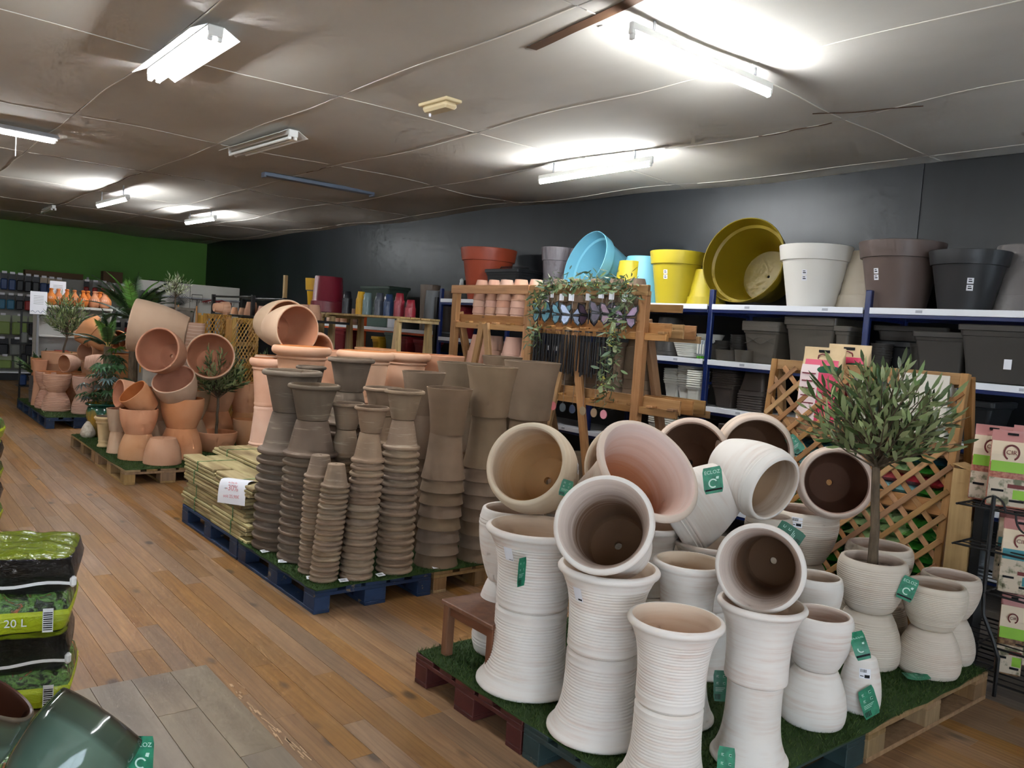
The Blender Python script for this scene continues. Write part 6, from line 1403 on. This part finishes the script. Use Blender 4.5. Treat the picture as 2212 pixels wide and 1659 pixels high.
# ------------------------------------------------------------------ gondola shelving, packs and tools by the green wall
PERF = M('light_grey_panel', lin(150, 148, 142), .6, .3); PACKB = [M('pack_black', lin(28, 29, 34), .4), M('pack_blue', lin(40, 64, 110), .4), M('pack_card', lin(176, 160, 140), .6), M('pack_green', lin(120, 140, 70), .4), M('pack_clear', lin(150, 158, 130), .25), M('pack_red', lin(150, 40, 36), .4), M('pack_teal', lin(50, 110, 140), .4), M('pack_grey', lin(120, 122, 118), .4)]
gw = empty('gondola_wall', (0, 19.9, 0), 0, 'long grey pegboard gondola along the green wall', 'shelving')
for x in range(0, 7): box('back_panel', (.55+x, .1, 1.1), (.99, .03, 2.2), PERF, gw, ch=.002)
for x in range(0, 8): box('upright', (x+.05, .08, 1.12), (.04, .06, 2.26), GREY_M, gw)
box('base_shelf', (3.5, -.2, .17), (7, .55, .03), WHITE_M, gw); box('kick_plate', (3.5, -.4, .08), (7, .02, .15), BLACK_M, gw)
for z in (.6, 1.05, 1.52, 1.95): box('peg_rail', (3.5, .05, z), (7, .02, .025), GREY_M, gw)
def pack(x, z, w, h, top, bot, lab, y=19.72, d=.06):
    e = empty('hanging_pack', (x, y, z), 0, lab, 'pack', 'hanging packs on the gondola'); box('card', (0, 0, h*.33), (w, .01, h*.34), PACKB[top], e, ch=.002); b = B(); b.box((0, 0, -h*.17), (w*.98, d, h*.66), ch=.02); b.obj('contents', PACKB[bot], e, smooth=False); b = B(); b.tube([(0, .12, h*.46), (0, -.03, h*.46)], .004, 5); b.obj('peg', GREY_M, e); box('price_tab', (0, -.04, h*.54), (.09, .004, .045), PAPER, e, ch=0)
q = random.Random(6); W8 = ['first', 'second', 'third', 'fourth', 'fifth', 'sixth', 'seventh', 'eighth']
for i in range(8): pack(2.45+.14*i*1.02, 2.02-.006*i, .13, .34, 0 if i < 5 else 2, 1 if i in (0, 1, 5, 6, 7) else 0, f'dark glove pack in the top gondola row, {W8[i]} from left')
for i in range(6): pack(2.42+.16*i, 1.6, .14, .3, 0, (6, 6, 0, 5, 7, 0)[i], f'glove pack in the second gondola row, {W8[i]} from left')
for i in range(3): pack(2.45+.3*i, 1.13, .27, .4, 4, (3, 3, 0)[i], f'clear pack in the third gondola row, {W8[i]} from left')
for i in range(4): pack(2.45+.26*i, .68, .22, .34, 0, (0, 7, 0, 3)[i], f'dark pack in the fourth gondola row, {W8[i]} from left')
for i in range(3): pack(2.5+.3*i, .36, .26, .26, 4, (3, 4, 7)[i], f'bulky pack on the lowest gondola shelf, {W8[i]} from left')
for i in range(3): pack(3.98+.17*i, 1.98, .1, .36, 7 if i else 0, 5, f'red-handled secateurs pack on the gondola, {W8[i]} from left')
for i in range(5): pack(4.5+.2*i, 1.98, .1, .3, 2, (5, 0, 7, 0, 5)[i], f'tool pack behind the palm, {W8[i]} from left')
for i in range(6): pack(3.9+.24*i, 1.15, .16, .34, 0, (0, 5, 0, 7, 5, 0)[i], f'dark pack low on the gondola behind the palm, {W8[i]} from left')
box('carton', (3.4, 20.05, 2.24), (1.1, .25, .12), M('brown_card', lin(92, 70, 48), .8), None, label='long flat brown carton on top of the gondola', cat='carton'); box('carton', (4.55, 20.05, 2.3), (.4, .25, .24), bpy.data.materials['brown_card'], None, label='square brown carton on top of the gondola', cat='carton'); box('carton', (5.7, 20.05, 2.25), (.7, .25, .14), BLACK_M, None, label='black carton on top of the gondola near the olive', cat='carton')
# tool wall panel, rakes and long-handled tools
tw_ = empty('tool_panel', (4.2, 16.6, 0), 0, 'light grey tool panel standing before the dark wall corner', 'panel')
for i in range(2): box('panel', (.5+i*.98, 0, 1.1), (.97, .04, 2.2), PERF, tw_)
box('rail', (1, -.03, 1.93), (1.95, .03, .03), GREY_M, tw_)
HND = wood('ash_handle', lin(190, 140, 80), lin(170, 116, 60), None, knots=False)
def tool(x, lab, head, z=1.9):
    e = empty('garden_tool', (x, 16.5, 0), 0, lab, 'garden tool', 'long-handled tools on the panel'); b = B(); b.tube([(0, 0, .45), (0, 0, z-.12)], .016, 8); b.obj('handle', HND, e)
    b = B()
    if head == 'fan':
        for k in range(19): a = -1.15+2.3*k/18; b.tube([(0, 0, z-.14), (.24*math.sin(a), -.01, z-.14+.24*math.cos(a)), (.25*math.sin(a), -.04, z-.14+.25*math.cos(a))], .004, 4)
        b.tube([(.12*math.sin(a), 0, z-.14+.12*math.cos(a)) for a in [-1.1+2.2*i/10 for i in range(11)]], .006, 4)
    elif head == 'fork':
        b.tube([(-.1, 0, z+.1), (-.1, 0, z), (.1, 0, z), (.1, 0, z+.1), (-.1, 0, z+.1)], .006, 4); [b.tube([(-.08+.04*k, 0, z), (-.08+.04*k, -.02, z-.05)], .004, 4) for k in range(5)]; b.tube([(0, 0, z-.12), (0, 0, z)], .01, 5)
    elif head == 'rake':
        b.tube([(-.2, 0, z-.03), (0, 0, z+.02), (.2, 0, z-.03)], .014, 5); [b.tube([(-.19+.042*k, 0, z-.01), (-.19+.042*k, -.05, z-.05)], .005, 4) for k in range(10)]
    else: b.box((0, 0, z), (.16, .02, .2), ch=.008)
    b.obj('head', M('rake_red', lin(110, 30, 28), .5) if head == 'rake' and 'rake_red' not in bpy.data.materials else (bpy.data.materials['rake_red'] if head == 'rake' else BLACK_M), e)
for i, (x, h, lab) in enumerate(((4.3, 'spade', 'spade with ash handle, leftmost on the tool panel'), (4.55, 'spade', 'spade with ash handle, second on the tool panel'), (4.95, 'fan', 'black fan-shaped leaf rake on the tool panel'), (5.3, 'fork', 'square black cultivator head on the tool panel'), (5.6, 'rake', 'dark red rake, left one on the tool panel'), (5.78, 'rake', 'dark red rake, right one on the tool panel'))): tool(x, lab, h)
# white gondola end with clay watering bottles
ge = empty('gondola_end', (2.35, 15.0, 0), 0, 'white gondola end topped with clay bottles', 'shelving')
WPL = M('white_laminate', lin(196, 192, 186), .5); box('top_shelf', (.53, .2, 1.6), (1.1, .5, .04), WPL, ge); box('back_panel', (.53, .3, .8), (1.06, .03, 1.58), WPL, ge); box('side_panel', (1.06, .2, .8), (.02, .46, 1.56), WPL, ge); box('side_panel', (0, .2, .8), (.02, .46, 1.56), WPL, ge)
for z in (.12, .6, 1.12): box('shelf', (.53, .14, z), (1.04, .36, .025), WPL, ge)
OR = terra('orange_clay', lin(206, 132, 86), lin(196, 118, 74), lin(212, 146, 104), .05); by = spline([(.045, 0), (.07, .02), (.086, .07), (.082, .12), (.058, .165), (.032, .2), (.024, .235)], 4) + [(.03, .24), (.033, .25), (.03, .262), (.015, .268)]
mk('bottle', by, .006, [OR, OR], .086, .27, .004, 28, [(.012, .266), (.01, .262), (.01, .255)], [(.01, .24), (.03, .18), (.06, .1), (.04, .02), (.03, .015)])
for i, x in enumerate((2.53, 2.66, 2.76, 2.9, 3.0, 3.1, 3.17, 3.24, 3.32, 3.38, 3.28)):
    o = pot('bottle', (x, 15.1+(.12 if i % 2 else -.03)+(.12 if i == 10 else 0), 1.621), .086, .275, name='clay_bottle', label=f'orange clay watering bottle on the white gondola end, {ORD[i]} from left', cat='bottle', group='clay watering bottles', rz=0.0)
    b = B(); P = patch(o, 0, .45, .06, .03, .0012); b.add([P(-.03, -.015), P(0, -.015), P(.03, -.015), P(.03, .015), P(0, .015), P(-.03, .015)], [(0, 1, 4, 5), (1, 2, 3, 4)]); b.obj('label_band', PAPER, o, smooth=False)
for i, (x, z, w, h, m) in enumerate(((2.85, 1.135, .16, .3, TERRA_P), (3.05, 1.135, .12, .26, PACKB[1]), (3.22, 1.135, .16, .2, PACKB[3]), (3.3, .615, .14, .2, PACKB[1]), (2.7, .615, .2, .28, PACKB[5]), (3.02, .615, .2, .24, PACKB[4]))):
    b = B(); b.box((0, 0, h/2), (w, .14, h), ch=.012); e = empty('boxed_product', (x, 15.05, z), 0, ['terracotta-coloured box under the clay bottles', 'navy box under the clay bottles', 'green watering product under the clay bottles', 'blue box on the low gondola-end shelf', 'red box on the low gondola-end shelf', 'pale box on the low gondola-end shelf'][i], 'box', 'boxed products on the gondola end'); b.obj('carton', m, e, smooth=False); box('front_label', (0, -.0705, h*.55), (w*.7, .001, h*.3), PAPER, e, ch=0)
for i, (x, y, z) in enumerate(((2.33, 14.9, 1.45), (2.66, 15.28, 1.645))):
    e = empty('paper_notice', (x, y, z), .06, ['white paper notice with blue scribble, left of the clay bottles', 'white paper notice behind the clay bottles'][i], 'notice', 'paper notices'); box('sheet', (0, 0, .19), (.24, .003, .36), PAPER, e, ch=0)
    for k in range(6): box('text_line', (0, -.002, .3-.025*k), (.14, .0005, .005), PACKB[7], e, ch=0)
    if i == 0: b = B(); b.tube([(-.1+.02*k, -.003, .05+.02*math.sin(k*1.7)) for k in range(10)], .003, 4); b.obj('scribble', PACKB[1], e); box('stand', (0, .02, -.72), (.03, .03, 1.44), GREY_M, e)
# clutter hung on the near side rack left of the olive
e = empty('wire_stand', (2.2, 15.6, 0), 0, 'dark wire stand with hose fittings behind the left olive planter', 'stand')
for x in (0, .45): box('post', (x, 0, .75), (.03, .03, 1.5), BLACK_M, e)
for z in (.25, .6, .95, 1.3): box('shelf', (.22, .05, z), (.5, .3, .015), BLACK_M, e)
for i in range(9):
    b = B(); b.box((0, 0, .09), (.1, .1, .18), ch=.02); x = 2.25+.17*(i % 3); z = (.258, .608, .958)[i//3]; b.obj('small_box', PACKB[(1, 6, 3, 0, 5, 2, 7, 3, 1)[i]], None, (x, 15.62, z), smooth=False, label=f'small {["blue", "teal", "green", "black", "red", "tan", "grey", "olive", "navy"][i]} box on the dark wire stand', cat='box', group='small boxes on the wire stand')
# ------------------------------------------------------------------ left foreground: potting soil bags and green glazed pots
n = N('soil_bag_print'); tc = n('ShaderNodeTexCoord').outputs['Object']; sp_ = n('ShaderNodeSeparateXYZ', Vector=tc); X_, Y_, Z_ = sp_.outputs['X'], sp_.outputs['Y'], sp_.outputs['Z']
wob = n.noise(n.coords('Object', (1, 1, 1)), 9, 3)
veg = n.noise(n.coords('Object', (1, 1, 1), 2.0), 22, 3, .5, .8)
vg = n.ramp(veg, (.0, lin(20, 22, 16)), (.42, lin(40, 52, 26)), (.52, lin(96, 140, 60)), (.62, lin(60, 84, 40)), (.7, lin(190, 104, 60)), (.9, lin(214, 130, 84)))
zz = n.math('ADD', Z_, n.math('MULTIPLY', n.math('SUBTRACT', wob, .5), .012))
lime = n.mix(n('ShaderNodeMapRange', Value=n.noise(n.coords('Object', (1, 1, 1)), 5, 2), i1=.3, i2=.7), lin(190, 206, 44), lin(178, 196, 36))
c = n.mix(n('ShaderNodeMapRange', Value=zz, i1=.105, i2=.108), lime, vg)
c = n.mix(n('ShaderNodeMapRange', Value=zz, i1=.02, i2=.024), lin(22, 22, 22), c)
n.bump(n.noise(n.coords('Object', (2, 1, 2), 1.0), 12, 5, .65, 1.5), .6, .02); SOILA = n.out(c, .16, .7)
n = N('soil_bag_back'); tc = n('ShaderNodeTexCoord').outputs['Object']; Z_ = n('ShaderNodeSeparateXYZ', Vector=tc).outputs['Z']; wob = n.noise(n.coords('Object', (1, 1, 1)), 8, 3)
zz = n.math('ADD', Z_, n.math('MULTIPLY', n.math('SUBTRACT', wob, .5), .02)); c = n.mix(n('ShaderNodeMapRange', Value=zz, i1=.15, i2=.155), lin(16, 16, 18), lin(176, 194, 42))
n.bump(n.noise(n.coords('Object', (5, 2, 2), 1.0), 14, 5, .7, 2.0), 1.0, .05); SOILB = n.out(c, .12, .8)
SEAM = M('white_bag_seam', lin(226, 226, 226), .4, .4)
_sb = {}
def soil_bag(label, loc, rz, back, seed, L=.62, w=.4, h=.165, group='potting soil bags at the left edge', detail=True):
    k = (back, seed % 3)
    if k not in _sb: _sb[k] = mesh('soil_bag', *pillow_geo(L, w, h*1.08, seed, 1.0, 40, 24, 14, 7), SOILB if back else SOILA, sharp=80)
    o = obj('soil_bag', _sb[k], None, loc, (0, 0, rz), label=label, cat='bag', group=group)
    if not detail: return o
    fx = -w/2   # front face at local -x
    if back:
        b = B(); pts = [(fx+.012-.006*math.sin(i*1.1), -L*.47+L*.94*i/16, h*.36+.008*math.sin(i*.9)) for i in range(17)]
        v = []; 
        for p in pts: v += [(p[0]-.014, p[1], p[2]+.006), (p[0]-.014, p[1], p[2]-.006)]
        b.add(v, [(2*i, 2*i+1, 2*i+3, 2*i+2) for i in range(16)]); b.obj('seam', SEAM, o); b = B(); b.box((fx+.012, -L*.485, h*.38), (.03, .022, .04), ch=.008); b.obj('seam_end', SEAM, o, smooth=False)
    else:
        def fr(y, z): return (fx-.002+.5*abs(z-h/2)**2/.2, y, z)
        text('lettering', '20 L', .042, SEAM, o, (fx-.006, -.13, h*.42), (PI/2, 0, -PI/2), .0005)
        b = B(); P = rrect(.065, .02, .019); b.add([(fx-.005, -.0-x, h*.42+y) for x, y in P], [tuple(range(len(P)))]); b.obj('oval_panel', SEAM, o, smooth=False)
        for k_, (cc, y) in enumerate((((40, 70, 150), .036), ((230, 230, 230), .026), ((200, 50, 50), .016))):
            mm = bpy.data.materials.get('flag_%d' % k_) or M('flag_%d' % k_, lin(*cc), .4); box('flag_stripe', (fx-.0065, y, h*.42), (.001, .01, .024), mm, o, ch=0)
        for y in (-.012, -.028, -.044): box('text_line', (fx-.0065, y, h*.42), (.001, .012, .012), TAG_W, o, ch=0)
        b = B(); b.box((fx-.004, -.235, h*.45), (.002, .035, .09)); b.obj('barcode_panel', SEAM, o, smooth=False)
        for k_ in range(9): box('barcode_bar', (fx-.006, -.235, h*.45-.035+.008*k_), (.0012, .03, .0045 if k_ % 2 else .003), INK, o, ch=0)
    return o
RZ = math.atan2(RGT.y, RGT.x)+PI/2
# local -x must face the viewer, local -y to the right
rzb = math.atan2(RGT.y, RGT.x)+PI/2
c0 = Vector((.43, 3.63, 0)); rzb = 1.32
pl = empty('pallet', (-.1, 3.35, 0), 0, 'bare pallet under the potting soil bags at the left edge', 'pallet', 'wooden pallets under the pots')
for x in (0, .2, .4, .6): box('deck_board', (x+.05, .35, .133), (.12, 1.0, .022), PAL_NAT, pl)
for y in (-.1, .35, .8): box('cross_board', (.35, y, .111), (.8, .1, .022), PAL_NAT, pl); [box('block', (x, y, .05), (.1, .1, .1), PAL_NAT, pl) for x in (0, .35, .7)]
LB = ['lime soil bag with plant picture, bottom of the left foreground stack', 'black-backed soil bag with white seam, second from the bottom of the left stack', 'lime soil bag showing a volume print, third in the left foreground stack', 'shiny black and lime soil bag, topmost of the left foreground stack']
for i in range(4): soil_bag(LB[i], c0+Vector((random.uniform(-.015, .01), random.uniform(-.01, .01), .14+.149*i)), rzb+random.uniform(-.04, .04), i % 2 == 1, i)
for i in range(5): soil_bag(f'soil bag in the farther stack cut off by the left edge, {ORD[i]} from bottom', Vector((.585, 7.05, .003+.158*i)), rzb+random.uniform(-.05, .05), i % 2 == 1, i+1, detail=False)
for i in range(3): soil_bag(f'lime soil bag under the green glazed pots, {ORD[i]} from bottom', Vector((.18, 2.42, .003+.15*i)), rzb+.3, False, i, detail=False)
# green glazed pots
n = N('celadon_green_glaze'); z = n('ShaderNodeSeparateXYZ', Vector=n('ShaderNodeTexCoord').outputs['Object']).outputs['Z']; a = n.noise(n.coords('Object', (3, 3, 8)), 1.0, 4, .6)
zz = n.math('ADD', z, n.math('MULTIPLY', n.math('SUBTRACT', a, .5), .03))
c = n.ramp(n('ShaderNodeMapRange', Value=zz, i1=0, i2=.25), (0.0, lin(86, 106, 92)), (.7, lin(92, 114, 100)), (.76, lin(62, 76, 64)), (.9, lin(70, 82, 66)), (.97, lin(54, 44, 34)), (1.0, lin(120, 110, 96)))
CEL = n.out(c, .08, .6); n2 = N('glazed_pot_inside'); CELI = n2.out(lin(84, 52, 40), .25, .5)
cp = spline([(.075, 0), (.08, .004), (.108, .06), (.124, .13), (.128, .18), (.125, .225), (.123, .245)], 5); mk('celadon', cp, .011, [CEL, CELI], .128, .25, .01, 56, [(.1215, .2485), (.117, .2495), (.113, .247)], [(.112, .235), (.114, .17), (.108, .12), (.09, .05), (.065, .014), (.055, .012)])
ax1 = Vector(( .53*RGT + .80*UPV + .72*FWD)).normalized()
p1 = Vector((.52, 2.202, .652)); o = pot('celadon', p1-ax1*.25, .13, .25, axis=ax1, name='glazed_pot', label='green glazed pot lying with a dark chipped rim, lower left corner', group='green glazed pots')
hang_tag(o, p1+RGT*.105-UPV*.1+FWD*-.02, -FWD+RGT*.1, UPV+RGT*.05, w=.06, h=.11)
ax2 = Vector(.45*RGT+.75*UPV+.25*FWD).normalized(); p2 = Vector((.245, 2.118, .815)); pot('celadon', p2-ax2*.25, .13, .25, axis=ax2, name='glazed_pot', label='green glazed pot with reddish inside, cut off by the left edge', group='green glazed pots')
